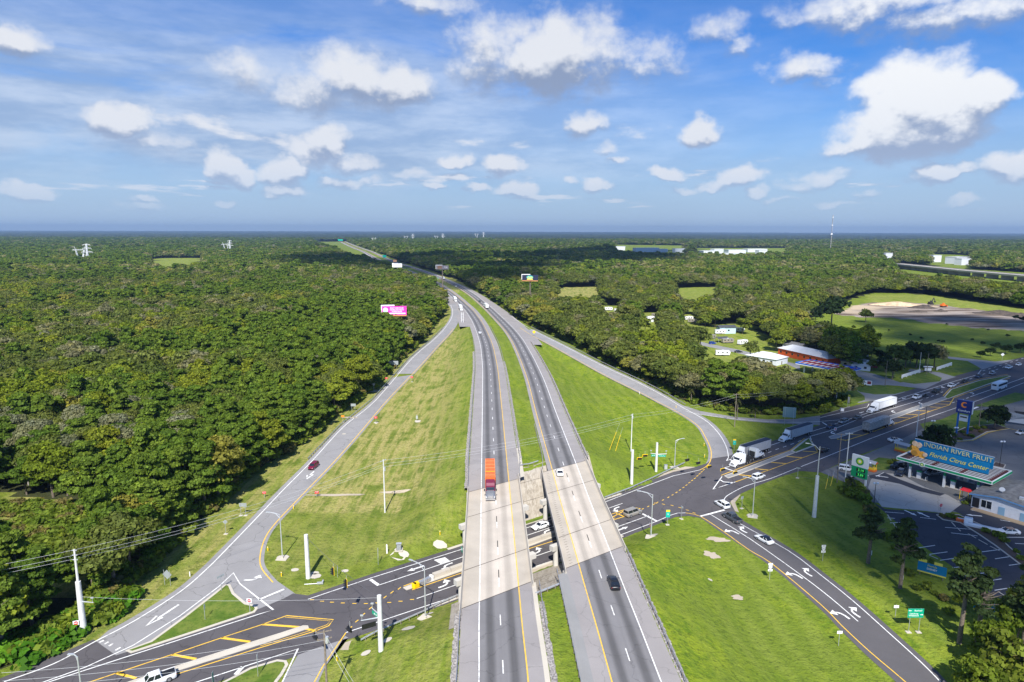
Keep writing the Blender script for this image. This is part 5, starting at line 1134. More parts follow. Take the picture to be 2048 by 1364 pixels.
# ------------------------------------------------------------------ clouds overhead that shade parts of the land
m_cl = bpy.data.materials.new('cloud_vapour'); m_cl.use_nodes = True; t = NT(m_cl.node_tree); b = t.n['Principled BSDF']; b.inputs['Base Color'].default_value = (.85, .86, .88, 1); b.inputs['Roughness'].default_value = 1
tr = t.node('ShaderNodeBsdfTransparent'); mx = t.node('ShaderNodeMixShader'); mx.inputs[0].default_value = .33; t.l.new(tr.outputs[0], mx.inputs[1]); t.l.new(b.outputs[0], mx.inputs[2]); t.l.new(mx.outputs[0], t.n['Material Output'].inputs[0])
def cloud(poly, n_, rmin, rmax, h=1000., seed=1):
    rg = random.Random(seed); xs = [p[0] for p in poly]; ys = [p[1] for p in poly]; mb = MB(); k = 0; off = h/math.tan(SUN_EL); tries = 0
    while k < n_ and tries < 20000:
        tries += 1; x = rg.uniform(min(xs), max(xs)); y = rg.uniform(min(ys), max(ys))
        if not bool(pip(np.array([x]), np.array([y]), poly)[0]): continue
        r = rg.uniform(rmin, rmax); zc = h+rg.uniform(-30, 60); m1 = 10; m2 = 5
        vs = [(x, y-zc/math.tan(SUN_EL), zc+r*.4)]
        cy = y-zc/math.tan(SUN_EL)
        for j in range(1, m2):
            ph = math.pi*j/m2
            for i in range(m1): a = 6.283*i/m1; q = r*rg.uniform(.85, 1.12); vs.append((x+q*math.sin(ph)*math.cos(a), cy+q*math.sin(ph)*math.sin(a), zc+q*.4*math.cos(ph)))
        vs.append((x, cy, zc-r*.35)); fs = [(0, 1+i, 1+(i+1) % m1) for i in range(m1)]
        for j in range(m2-2): fs += [(1+j*m1+i, 1+(j+1)*m1+i, 1+(j+1)*m1+(i+1) % m1, 1+j*m1+(i+1) % m1) for i in range(m1)]
        e = len(vs)-1; fs += [(e, 1+(m2-2)*m1+(i+1) % m1, 1+(m2-2)*m1+i) for i in range(m1)]; mb.add(vs, fs); k += 1
    o = mb.build('overhead_clouds', m_cl, smooth=4); o['kind'] = 'stuff'; o['label'] = 'broken cumulus overhead, shading parts of the land'; return o
S1 = PZ([(1440, 850), (1500, 990), (1590, 1075), (1700, 1130), (1830, 1190), (2048, 1210), (2500, 1250), (2400, 660), (2048, 640), (1850, 632), (1640, 640), (1560, 690), (1590, 760), (1480, 810)])
cloud(S1, 150, 16, 34, 1000., 3)
S2 = PZ([(560, 512), (700, 508), (790, 514), (880, 506), (1000, 508), (1220, 497), (1400, 492), (1250, 524), (1080, 545), (980, 558), (900, 556), (850, 538), (790, 540), (700, 536), (600, 530)], 10)
cloud(S2, 130, 50, 110, 1000., 5)
# ------------------------------------------------------------------ air
hv = bpy.data.materials.new('air'); hv.use_nodes = True; t = NT(hv.node_tree); t.n.remove(t.n['Principled BSDF'])
pv = t.node('ShaderNodeVolumePrincipled', inp={'Color': (0.42, 0.62, 0.92, 1), 'Density': 0.000068, 'Anisotropy': 0.25}); t.l.new(pv.outputs[0], t.n['Material Output'].inputs['Volume'])
mb = MB(); mb.box((0, 7500, 90), (50000, 19000, 184)); hz_ = mb.build('haze', hv); hz_['kind'] = 'stuff'; hz_['label'] = 'thin blue air over the whole land'
# ------------------------------------------------------------------ vehicles
def paint(name, col, rough=.32, metal=.0, coat=.3): return pbr('paint_'+name, col, rough, metal, coat=coat)
PW = paint('white', (.74, .75, .76)); PBK = paint('black', (.012, .013, .016)); PNV = paint('navy', (.015, .022, .045)); PSV = paint('silver', (.36, .37, .39), .3, .5); PGR = paint('grey', (.10, .11, .12), .3, .4)
PMR = paint('maroon', (.16, .006, .03)); PDB = paint('dark_blue', (.02, .04, .09)); PCH = paint('champagne', (.40, .37, .32), .35, .4); PPL = paint('plum', (.15, .015, .045), .6, coat=0); PORT = pbr('container_orange', (.72, .14, .03), .5, var=.12, vscale=1.2)
PBL = paint('blue', (.01, .05, .30)); PTN = paint('tan', (.34, .20, .10))
M_GLASS = pbr('dark_glass', (.012, .016, .022), .08, spec=.8); M_TYRE = pbr('tyre_rubber', (.018, .018, .019), .85); M_RIM = pbr('rim_alloy', (.45, .46, .48), .35, .7)
M_TAIL = pbr('tail_lamp', (.45, .01, .01), .25); M_HEAD = pbr('head_lamp', (.75, .78, .80), .15); M_CHROME = pbr('chrome', (.60, .61, .63), .22, .8); M_CHASS = pbr('chassis_black', (.025, .025, .027), .7)
M_TARP = pbr('dark_tarp', (.014, .020, .040), .55, bump=.4, bscale=1.2); M_TSIDE = pbr('trailer_grey', (.42, .43, .45), .5, .15, var=.08, vscale=.8); M_TWHT = pbr('trailer_white', (.72, .73, .74), .5, var=.05, vscale=.5)
M_TDIRT = pbr('trailer_weathered', (.34, .31, .28), .75, var=.35, vscale=1.6)
SPEC = {  # L, W, H, belt, hood z, nose z, tail z, cabin bottom x0,x1, roof x0,x1, wheel x rear/front, r
 'sedan': (4.85, 1.84, 1.44, .92, .90, .68, .96, -1.75, 1.10, -1.05, .35, -1.42, 1.40, .33),
 'coupe': (4.95, 1.92, 1.42, .98, .96, .74, 1.00, -1.75, .95, -1.10, .15, -1.48, 1.45, .35),
 'suv': (4.75, 1.90, 1.72, 1.02, 1.02, .80, 1.05, -2.25, 1.25, -1.95, .55, -1.38, 1.40, .37),
 'bigsuv': (5.35, 2.02, 1.90, 1.16, 1.14, .92, 1.18, -2.55, 1.35, -2.40, .80, -1.55, 1.62, .41),
 'van': (5.4, 2.0, 2.05, 1.15, 1.10, .85, 1.2, -2.62, 1.75, -2.5, .95, -1.6, 1.6, .37),
 'pickup': (5.85, 2.02, 1.88, 1.12, 1.14, .90, 1.12, -.75, 1.62, -.55, .95, -1.75, 1.78, .42)}
def car_parts(rt, kind, pm, roofm=None):
    L_, W_, H_, belt, hz2, nz, tz, cb0, cb1, ct0, ct1, wr, wf, r = SPEC[kind]; hw = W_/2; x0 = -L_/2; x1 = L_/2; pick = kind == 'pickup'
    def ring(x, w2, zb, zt, cr=.10): return [(x, -w2*.93, zb), (x, -w2, zb+.12), (x, -w2, zt-.22), (x, -w2*.955, zt-.06), (x, -w2*(1-cr*1.4), zt), (x, w2*(1-cr*1.4), zt), (x, w2*.955, zt-.06), (x, w2, zt-.22), (x, w2, zb+.12), (x, w2*.93, zb)]
    def body(m_):
        st = [(x0, hw*.80, .42, tz-.12), (x0+.10, hw*.92, .30, tz-.03), (x0+.45, hw*.985, .24, tz)]
        if pick:
            st += [(cb0-.05, hw, .26, tz)]
        st += [(cb0+.1, hw, .22, belt+.01), (0, hw, .20, belt-.01), (cb1-.1, hw*.99, .22, hz2), (x1-.75, hw*.97, .23, (hz2+nz)/2+.06), (x1-.28, hw*.92, .26, nz+.04), (x1-.05, hw*.82, .32, nz-.05), (x1, hw*.70, .40, nz-.12)]
        m_.loft([ring(*s_) for s_ in st])
    part(rt, 'body', 'body'+kind, body, pm, smooth=.75)
    gl = lambda m_: m_.loft([[(cb0, -hw*.90, belt-.02), (cb1, -hw*.86, belt-.04), (cb1, hw*.86, belt-.04), (cb0, hw*.90, belt-.02)], [(ct0+.02, -hw*.735, H_-.07), (ct1, -hw*.70, H_-.07), (ct1, hw*.70, H_-.07), (ct0+.02, hw*.735, H_-.07)]])
    part(rt, 'window', 'glass'+kind, gl, M_GLASS)
    rf = lambda m_: m_.loft([[(ct0-.10, -hw*.745, H_-.09), (ct1+.05, -hw*.71, H_-.09), (ct1+.05, hw*.71, H_-.09), (ct0-.10, hw*.745, H_-.09)], [(ct0, -hw*.70, H_-.02), (ct1-.1, -hw*.66, H_-.02), (ct1-.1, hw*.66, H_-.02), (ct0, hw*.70, H_-.02)], [(ct0+.25, -hw*.45, H_), (ct1-.4, -hw*.42, H_), (ct1-.4, hw*.42, H_), (ct0+.25, hw*.45, H_)]])
    part(rt, 'roof', 'roof'+kind, rf, roofm or pm, smooth=.6)
    def pil(m_):
        for sy in (-1, 1):
            for bx, by, tx, ty in ((cb0, .905, ct0, .75), (cb1, .865, ct1+.03, .71), ((cb0+cb1)/2-.05, .89, (ct0+ct1)/2-.05, .735)):
                m_.tube((bx, sy*hw*by, belt-.03), (tx, sy*hw*ty, H_-.06), .055, .045, n=5)
    part(rt, 'pillars', 'pil'+kind, pil, pm)
    for wx in (wr, wf):
        for sy in (-1, 1):
            part(rt, 'tyre', 'tyre%.2f' % r, lambda m_: m_.tube((0, -.115, 0), (0, .115, 0), r, n=18), M_TYRE, smooth=.7, loc=(wx, sy*(hw-.085), r))
            part(rt, 'rim', 'rim%.2f' % r, lambda m_: m_.tube((0, -.122, 0), (0, .122, 0), r*.64, n=12), M_RIM, loc=(wx, sy*(hw-.085), r))
    for sy in (-1, 1):
        part(rt, 'headlight', 'hl', lambda m_: m_.box((0, 0, 0), (.22, .34, .13)), M_HEAD, loc=(x1-.17, sy*hw*.66, nz-.12), rot=(0, 0, -sy*.35))
        part(rt, 'taillight', 'tl', lambda m_: m_.box((0, 0, 0), (.14, .30, .16)), M_TAIL, loc=(x0+.09, sy*hw*.72, tz-.20))
        part(rt, 'mirror', 'mir', lambda m_: m_.box((0, 0, 0), (.14, .20, .13)), pm, loc=(cb1-.35, sy*(hw+.09), belt+.05))
    part(rt, 'bumper', 'grl'+kind, lambda m_: m_.box((x1-.03, 0, .44), (.10, hw*1.15, .20)), M_BLACK)
    if pick:
        def bed(m_):
            m_.box(((x0+cb0)/2+.02, 0, tz+.012), (cb0-x0-.30, W_*.78, .02))
        part(rt, 'bed', 'bed', bed, M_BLACK)
        part(rt, 'bed_rail', 'bedr', lambda m_: [m_.box(((x0+cb0)/2, sy*hw*.87, tz+.03), (cb0-x0-.12, .13, .07)) for sy in (-1, 1)], pm)
CARG = {}
def heading_at(f, Y, back=False):
    a = math.atan2(1.0, float((f(Y+2)-f(Y-2))/4)); return a+(math.pi if back else 0)
def vehicle(kind, pm, px, head, label, cat='car', group=None, z=None, roofm=None, name=None):
    if z is None: x, y, zz = G(*px); zz += .055
    else: x, y = Wf(*px); zz = float(zf(y))+.035
    rt = root(name or {'sedan': 'sedan', 'coupe': 'coupe', 'suv': 'suv_car', 'bigsuv': 'large_suv', 'van': 'van', 'pickup': 'pickup_truck'}[kind], label, cat, (x, y, zz), head, group)
    car_parts(rt, kind, pm, roofm); return rt
def HF(f, px, back=False):
    x, y = Wf(*px); return heading_at(f, y, back)
vehicle('suv', PMR, (627, 936), R(-98), 'maroon car alone on the left exit ramp', z=None)
vehicle('sedan', PW, (960, 667), HF(fsb, (960, 667), True), 'white car on the left carriageway where the freeway bends', z=1)
vehicle('sedan', PW, (1119, 948), HF(fnb, (1119, 948)), 'white sedan at the far end of the right bridge', z=1)
vehicle('sedan', PBK, (1227, 1170), HF(fnb, (1227, 1170)), 'black sedan on the right carriageway just before the bridge', z=1)
vehicle('suv', PGR, (959, 604), HF(fnb, (959, 604)), 'small dark car beside the distant white semi-trailer', z=1)
vehicle('suv', PW, (912, 574), HF(fnb, (912, 574)), 'small white car far up the freeway ahead of the dark one', z=1)
vehicle('coupe', PW, (1081, 1056), WEST, 'white coupe seen through the gap between the bridges')
vehicle('bigsuv', PCH, (1265, 1030), EAST, 'champagne silver suv waiting at the stop bar right of the bridges', 'suv')
vehicle('suv', PW, (1444, 1013), R(111), 'white car at the head of the right exit ramp queue')
vehicle('pickup', PGR, (1464, 1040), R(112), 'dark grey pickup behind the first white car on the right exit ramp', 'pickup truck')
vehicle('sedan', PW, (1528, 1083), R(115), 'white sedan with dark roof, last in the right exit ramp queue', roofm=M_GLASS)
vehicle('suv', PW, (1517, 957), EAST, 'white suv driving beside the yellow hatched median', 'suv')
vehicle('sedan', PBK, (1647, 903), EAST, 'dark sedan passing the right end of the hatched median')
vehicle('sedan', PDB, (1662, 856), WEST, 'dark blue car queued in front of the small silver one')
vehicle('suv', PSV, (1686, 846), WEST, 'silver car between two dark ones in the queue')
vehicle('sedan', PGR, (1714, 838), WEST, 'grey car queued ahead of the white semi-trailer')
vehicle('pickup', PW, (1833, 797), WEST, 'white pickup towing a low dark trailer', 'pickup truck')
vehicle('bigsuv', PBK, (1872, 785), WEST, 'black suv behind the pickup that tows a trailer', 'suv')
vehicle('pickup', PW, (1903, 774), WEST, 'white pickup level with the tip of the grass median', 'pickup truck')
vehicle('suv', PBK, (1929, 765), WEST, 'black car beside the middle of the grass median')
vehicle('pickup', PDB, (1957, 755), WEST, 'dark pickup beside the right end of the grass median', 'pickup truck')
vehicle('suv', PSV, (1984, 749), WEST, 'silver suv beyond the grass median', 'suv')
vehicle('pickup', PW, (2017, 737), WEST, 'white pickup near the right end of the road', 'pickup truck')
vehicle('sedan', PW, (2037, 731), WEST, 'white sedan farthest along the road at the right')
vehicle('coupe', PW, (1790, 883), R(8), 'white car with dark stripes turning into the station', roofm=M_GLASS)
vehicle('suv', PW, (1693, 941), R(-28), 'white suv beside the tall green price sign', 'suv')
vehicle('bigsuv', PBK, (1796, 936), R(200), 'black suv parked left of the fuel canopy', 'suv')
vehicle('suv', PNV, (1800, 950), R(228), 'dark blue car at the first pump')
vehicle('van', PSV, (1866, 950), R(195), 'silver van under the fuel canopy', 'van')
vehicle('sedan', PW, (2016, 1067), R(172), 'white car with tan roof in the parking lot', roofm=PTN)
vehicle('sedan', PW, (2042, 868), R(205), 'white and orange car at the yellow kerb', roofm=M_GLASS)
vehicle('pickup', PW, (313, 1366), WEST, 'white pickup cut by the bottom edge beside the long median', 'pickup truck')
vehicle('suv', PBL, (1425, 688), R(10), 'small blue car among the camper vans')
vehicle('suv', PNV, (1387, 716), R(30), 'dark car at the left of the camper park')
vehicle('sedan', PBK, (1477, 705), R(0), 'black car parked in front of a white camper')
# low trailer behind the pickup
x, y, z = G(1851, 794); lt = root('utility_trailer', 'low dark trailer with a motorcycle behind the white pickup', 'trailer', (x, y, z+.05), WEST)
part(lt, 'bed', 'utb', lambda m_: (m_.box((0, 0, .55), (2.6, 1.7, .12)), m_.box((1.7, 0, .5), (1.2, .1, .1))), M_CHASS)
for sy in (-1, 1): part(lt, 'tyre', 'utt', lambda m_: m_.tube((0, -.1, 0), (0, .1, 0), .32, n=12), M_TYRE, loc=(0, sy*.9, .32))
mc = root('motorcycle', 'dark motorcycle strapped on the low trailer', 'motorcycle', (x, y, z+.66), WEST)
part(mc, 'frame', 'mcf', lambda m_: (m_.box((0, 0, .55), (1.1, .3, .35)), m_.box((-.1, 0, .85), (.7, .32, .14)), m_.tube((.5, 0, .7), (.75, 0, 1.1), .04)), M_BLACK)
for wx in (-.7, .7): part(mc, 'wheel', 'mcw', lambda m_: m_.tube((0, -.06, 0), (0, .06, 0), .32, n=12), M_TYRE, loc=(wx, 0, .32))

# --- heavy trucks; origin at the middle of the front bumper, x points forward
def tractor(rt, pm, ox=0.0, sleeper=True, hood=None, rz=0.0, oz=0.0):
    hood = hood or pm; M4 = Matrix.Translation((ox, 0, oz)) @ Matrix.Rotation(rz, 4, 'Z')
    def P_(name, key, fn, mt, loc=(0, 0, 0), **k):
        v = M4 @ Vector(loc); return part(rt, name, key, fn, mt, loc=v, rot=(0, 0, rz), **k)
    def hd(m_):
        m_.loft([[(x, -w2, zb), (x, -w2*.98, zt-.28), (x, -w2*.72, zt), (x, w2*.72, zt), (x, w2*.98, zt-.28), (x, w2, zb)] for x, w2, zb, zt in ((-.05, .92, .75, 1.35), (-.35, 1.02, .62, 1.62), (-1.2, 1.12, .95, 1.86), (-2.15, 1.14, .95, 2.02))])
    P_('hood', 'trhood', hd, hood, smooth=.6)
    P_('grille', 'trgr', lambda m_: m_.box((-.10, 0, 1.05), (.14, 1.05, .62)), M_CHROME)
    P_('bumper', 'trbu', lambda m_: m_.box((-.12, 0, .52), (.28, 2.35, .36)), pm if pm is PW else M_CHROME)
    back = -5.1 if sleeper else -3.6; top = 3.75 if sleeper else 2.85
    def cab(m_):
        sec = lambda x, w2, zt: [(x, -w2, .85), (x, -w2, zt-.35), (x, -w2*.86, zt), (x, w2*.86, zt), (x, w2, zt-.35), (x, w2, .85)]
        m_.loft([sec(-2.12, 1.10, 2.04), sec(-2.45, 1.18, 2.72), sec(-3.0, 1.20, 2.86), sec(-3.4, 1.20, 2.9 if not sleeper else 3.45), sec(back, 1.22, top)])
    P_('cab', 'trcab%d' % sleeper, cab, pm, smooth=.5)
    if not sleeper:   # roof fairing
        P_('roof_fairing', 'trfair', lambda m_: m_.loft([[(-2.7, -.9, 2.86), (-2.7, .9, 2.86), (-2.75, .85, 2.95), (-2.75, -.85, 2.95)], [(-3.62, -1.12, 2.86), (-3.62, 1.12, 2.86), (-3.62, 1.05, 3.85), (-3.62, -1.05, 3.85)]]), pm)
    P_('windscreen', 'trws', lambda m_: m_.add([(-2.085, -1.0, 2.10), (-2.085, 1.0, 2.10), (-2.42, .98, 2.70), (-2.42, -.98, 2.70)], [(0, 1, 2, 3)]), M_GLASS)
    for sy in (-1, 1):
        P_('side_window', 'trsw%d' % sy, lambda m_: m_.add([(-2.35, sy*1.195, 2.0), (-3.1, sy*1.205, 2.0), (-3.1, sy*1.205, 2.55), (-2.6, sy*1.195, 2.55)], [(0, 1, 2, 3)]), M_GLASS)
        P_('mirror', 'trmi', lambda m_: m_.box((0, 0, 0), (.14, .24, .62)), M_BLACK, (-2.0, sy*1.48, 2.15))
        P_('headlight', 'trhl', lambda m_: m_.box((0, 0, 0), (.24, .30, .24)), M_HEAD, (-.22, sy*.88, 1.02))
        P_('fender', 'trfe%d' % sy, lambda m_: m_.loft([[(x, sy*.86, z), (x, sy*1.20, z), (x, sy*1.20, z-.12), (x, sy*.86, z-.12)] for x, z in ((-.35, .85), (-.65, 1.14), (-1.25, 1.22), (-1.85, 1.10), (-2.1, .8))]), hood)
        P_('fuel_tank', 'trft', lambda m_: m_.tube((-3.3, 0, 0), (-4.9, 0, 0), .32, n=12), M_CHROME, (0, sy*.98, .72), smooth=.7)
    tail = -8.2 if sleeper else -6.9
    P_('chassis', 'trch%d' % sleeper, lambda m_: (m_.box(((back+tail)/2, 0, .92), (back-tail, .95, .26)), m_.box((tail+1.3, 0, 1.16), (1.2, .9, .16)), m_.box((back-.15, 0, 1.9), (.15, 1.9, 1.6))), M_CHASS)
    axs = [(-1.25, 1)]+[(tail+.75, 2), (tail+2.05, 2)]
    for ax_, nn in axs:
        for sy in (-1, 1):
            P_('tyre', 'trty%d' % nn, lambda m_: m_.tube((0, -.15*nn, 0), (0, .15*nn, 0), .50, n=18), M_TYRE, (ax_, sy*(1.03 if nn == 1 else .88), .50), smooth=.7)
            P_('rim', 'trri%d' % nn, lambda m_: m_.tube((0, -.155*nn, 0), (0, .155*nn, 0), .27, n=12), M_RIM, (ax_, sy*(1.03 if nn == 1 else .88), .50))
    return tail
def trailer(rt, kind, x0, L_, side, top=None):
    """x0 = front face, extends backwards"""
    zb, zt, hw = 1.15, 4.05, 1.29; x1 = x0-L_
    if kind == 'container':
        def cb(m_):
            n_ = int(L_/.32)*2
            for sy in (-1, 1):
                vs = []
                for i in range(n_+1):
                    x = x0-L_*i/n_; o = .0 if (i//2) % 2 else .04; vs += [(x, sy*(hw-o), zb+.12), (x, sy*(hw-o), zt-.1)]
                m_.add(vs, [(2*i, 2*i+2, 2*i+3, 2*i+1) if sy > 0 else (2*i, 2*i+1, 2*i+3, 2*i+2) for i in range(n_)])
            m_.box(((x0+x1)/2, 0, zt-.06), (L_-.05, 2*hw-.06, .10)); m_.box((x0-.05, 0, (zb+zt)/2), (.1, 2*hw, zt-zb)); m_.box((x1+.05, 0, (zb+zt)/2), (.1, 2*hw, zt-zb)); m_.box(((x0+x1)/2, 0, zb+.06), (L_, 2*hw, .12))
        part(rt, 'container', 'cont%.1f' % L_, cb, side)
        for k in range(5): part(rt, 'roof_rib', 'crib', lambda m_: m_.box((0, 0, 0), (.16, 2*hw-.1, .05)), PTRIM if k != 1 else M_SYEL, loc=(x0-1.6-k*(L_-3)/4.2, 0, zt+.02))
        part(rt, 'rail', 'crail', lambda m_: [m_.box((0, sy*(hw-.02), 0), (L_*.98, .10, .14)) for sy in (-1, 1)], PTRIM, loc=((x0+x1)/2, 0, zt-.03))
    elif kind == 'box':
        part(rt, 'box', 'tbox%.1f' % L_, lambda m_: m_.box(((x0+x1)/2, 0, (zb+zt)/2), (L_, 2*hw, zt-zb)), side)
        part(rt, 'rail', 'tbr%.1f' % L_, lambda m_: [m_.box(((x0+x1)/2, sy*(hw+.005), z), (L_, .05, .14)) for sy in (-1, 1) for z in (zb+.06, zt-.06)], M_ALU)
        part(rt, 'door', 'tdoor%.1f' % L_, lambda m_: [m_.box((x1-.03, sy*.63, (zb+zt)/2), (.06, 1.2, zt-zb-.2)) for sy in (-1, 1)], side)
    else:   # open top with tarp, ribbed sides
        def hb(m_): m_.box(((x0+x1)/2, 0, (zb+zt)/2-.1), (L_, 2*hw-.06, zt-zb-.2))
        part(rt, 'tub', 'thub%.1f' % L_, hb, side)
        nr = int(L_/1.5)
        for sy in (-1, 1):
            for i in range(nr+1): part(rt, 'rib', 'tribs', lambda m_: m_.box((0, 0, 0), (.10, .10, zt-zb-.1)), side, loc=(x0-.05-i*(L_-.1)/nr, sy*(hw-.01), (zb+zt)/2-.05))
        part(rt, 'rail', 'thr%.1f' % L_, lambda m_: [m_.box(((x0+x1)/2, sy*(hw-.02), zt-.16), (L_+.04, .14, .16)) for sy in (-1, 1)], side)
        part(rt, 'tarp' if top is M_TARP else 'load', 'ttarp%.1f' % L_, lambda m_: m_.loft([[(x, -1.22, zt-.10), (x, -.7, zt+.12*k), (x, 0, zt+.26*k), (x, .7, zt+.12*k), (x, 1.22, zt-.10)] for x, k in [(x0-L_*i/8, .7+.3*((i*37) % 5)/5) for i in range(9)]]), top or M_TARP, smooth=1.0)
    part(rt, 'underframe', 'tuf%.1f' % L_, lambda m_: (m_.box(((x0+x1)/2, 0, 1.0), (L_-.5, 1.0, .22)), m_.box((x1+.1, 0, .62), (.1, 2.2, .12)), m_.box((x0-2.6, .8, .65), (.12, .12, .8)), m_.box((x0-2.6, -.8, .65), (.12, .12, .8))), M_CHASS)
    for ax_ in (x1+1.1, x1+2.35):
        for sy in (-1, 1):
            part(rt, 'tyre', 'trty2', lambda m_: m_.tube((0, -.30, 0), (0, .30, 0), .50, n=18), M_TYRE, loc=(ax_, sy*.95, .50), smooth=.7)
            part(rt, 'rim', 'trri2', lambda m_: m_.tube((0, -.31, 0), (0, .31, 0), .27, n=12), M_RIM, loc=(ax_, sy*.95, .50))
PTRIM = pbr('orange_trim', (.80, .30, .12), .5)
def semi(px, head, pm, label, kind, L_, side, top=None, sleeper=True, z=None, hood=None):
    if z is None: x, y, zz = G(*px); zz += .055
    else: x, y = Wf(*px); zz = float(zf(y))+.035
    rt = root('semi_truck', label, 'truck', (x, y, zz), head)
    tail = tractor(rt, pm, sleeper=sleeper, hood=hood); trailer(rt, kind, (-5.6 if sleeper else -4.25), L_, side, top); return rt
PSG = paint('hood_silver', (.30, .31, .33), .3, .5)
semi((981, 1003), HF(fsb, (981, 1003), True), PPL, 'orange container semi-truck with plum cab on the left bridge', 'container', 13.8, PORT, z=1, hood=PSG)
semi((1469, 921), WEST, PW, 'white day cab truck with dark tarp, beside the two coupled tractors', 'tub', 13.5, M_TSIDE, sleeper=False)
semi((1562, 885), WEST, PW, 'white day cab truck with dark tarp, second of the stopped trucks', 'tub', 13.5, M_TSIDE, sleeper=False)
semi((1738, 827), WEST, PW, 'white sleeper truck with clean white box trailer', 'box', 14.8, M_TWHT)
semi((1782, 848), EAST, PW, 'weathered grey open-top trailer truck driving away beside the median', 'tub', 15.5, M_TDIRT, M_TDIRT, sleeper=False)
# coupled tractors
x, y, z = G(1464, 935); st = root('coupled_tractors', 'two white sleeper tractors coupled back to back in the queue', 'truck', (x, y, z+.055), WEST)
tractor(st, PW); tractor(st, PW, ox=-15.4, rz=math.pi, oz=.55)
semi((969, 613), HF(fnb, (969, 613))+0, PW, 'distant white box semi-trailer beside a small dark car', 'box', 14.8, M_TWHT, z=1)
semi((923, 622), HF(fsb, (923, 622), True), PW, 'white semi-truck parked on the shoulder at the tip of the infield', 'box', 13.0, M_TWHT, z=1)
semi((912, 604), HF(fsb, (912, 604), True), PW, 'white semi-truck half hidden by the woods at the freeway bend', 'box', 13.0, M_TWHT, z=1)
semi((884, 558), HF(fnb, (884, 558)), PW, 'small distant white truck at the shaded part of the freeway', 'box', 12.0, M_TWHT, z=1)
# coach
x, y, z = G(1998, 778); co = root('coach_bus', 'white coach driving away beside the grass median', 'bus', (x, y, z+.05), EAST)
def cbody(m_):
    sec = lambda x, w2, zb, zt: [(x, -w2, zb), (x, -w2, zt-.3), (x, -w2*.85, zt), (x, w2*.85, zt), (x, w2, zt-.3), (x, w2, zb)]
    m_.loft([sec(-6.4, 1.18, .55, 3.45), sec(-6.1, 1.28, .35, 3.6), sec(5.4, 1.28, .35, 3.6), sec(6.1, 1.2, .4, 3.4), sec(6.35, 1.1, .5, 2.2)])
part(co, 'body', 'coachb', cbody, PW, smooth=.5)
for sy in (-1, 1): part(co, 'window', 'coachw%d' % sy, lambda m_: m_.box((.2, sy*1.285, 2.45), (10.6, .03, 1.0)), M_GLASS)
part(co, 'rear_window', 'coachr', lambda m_: m_.box((-6.33, 0, 2.7), (.2, 1.7, .7)), M_GLASS); part(co, 'windscreen', 'coachf', lambda m_: m_.box((6.2, 0, 2.4), (.3, 2.0, 1.4)), M_GLASS)
for ax_ in (-3.9, -2.7, 3.9):
    for sy in (-1, 1): part(co, 'tyre', 'trty1', lambda m_: m_.tube((0, -.15, 0), (0, .15, 0), .50, n=18), M_TYRE, loc=(ax_, sy*1.15, .50), smooth=.7)

# --- campers and motor homes in the park beyond the right-hand woods
def camper(px, head, label, kind='camper', L_=7.5, c=None):
    x, y, z = G(*px); rt = root('motor_home' if kind == 'motor' else 'camper_trailer', label, 'motor home' if kind == 'motor' else 'camper', (x, y, z+.02), head); c = c or PW
    def bd(m_):
        m_.prism([(-L_/2, .6), (-L_/2+.1, 3.0), (-L_/2+.5, 3.15), (L_/2-.6, 3.15), (L_/2, 2.5), (L_/2-.1, 1.5), (L_/2-.5, .55)], 1.2, -1.2)
    part(rt, 'body', 'cmb%.1f' % L_, bd, c)
    for sy in (-1, 1):
        for k in range(3): part(rt, 'window', 'cmw', lambda m_: m_.box((0, 0, 0), (1.0, .06, .6)), M_GLASS, loc=(-L_*.32+k*L_*.30, sy*1.21, 2.1))
        for wx in ((-.4, .5) if kind == 'camper' else (-L_*.25, L_*.33)): part(rt, 'tyre', 'cmt', lambda m_: m_.tube((0, -.12, 0), (0, .12, 0), .38, n=12), M_TYRE, loc=(wx, sy*1.1, .38))
    part(rt, 'stripe', 'cms%.1f' % L_, lambda m_: [m_.box((0, sy*1.205, 1.3), (L_*.8, .02, .16)) for sy in (-1, 1)], PTN if kind == 'motor' else PGR)
    part(rt, 'air_conditioner', 'cma', lambda m_: m_.box((0, 0, 3.25), (.9, .7, .25)), PW); return rt
camper((1282, 676), R(20), 'long white camper alone at the left clearing in the woods', L_=9)
camper((1300, 640), R(10), 'white camper in a small gap above the rust-brown tree'); camper((1312, 634), R(-20), 'cream camper behind the small gap left of the park', c=PCH); camper((1236, 624), R(20), 'second small camper at the far left gap'); camper((1385, 645), R(-10), 'pale camper at the narrow gap above the park', c=PCH)
camper((1217, 621), R(5), 'small white camper farthest left among the distant trees')
camper((1376, 690), R(-10), 'white camper at the left end of the park lane')
camper((1421, 678), R(15), 'beige camper left of the dark carport roof', c=PCH)
camper((1455, 686), R(12), 'cream motor home right of the dark carport roof', 'motor', 8.0, PCH)
camper((1445, 711), R(-5), 'white camper in front of the park lane with a black car', L_=8.5)
camper((1485, 689), R(30), 'white camper at the right edge of the park under trees')
camper((1377, 640), R(15), 'white camper peeping between tree crowns behind the park')
camper((1440, 668), R(0), 'white camper behind the dark carport')
camper((1475, 664), R(8), 'pale camper behind the cream motor home', L_=10)
camper((1552, 722), R(-15), 'white camper left of the blue-edged station roof', L_=9)
x, y, z = G(1443, 684); cp = root('carport', 'dark gabled carport among the campers', 'carport', (x, y, z), R(12))
part(cp, 'roof', 'cproof', lambda m_: m_.add([(-4, -3, 2.6), (4, -3, 2.6), (4, 0, 3.7), (-4, 0, 3.7), (4, 3, 2.6), (-4, 3, 2.6)], [(0, 1, 2, 3), (3, 2, 4, 5)]), pbr('dark_roof', (.06, .065, .075), .6))
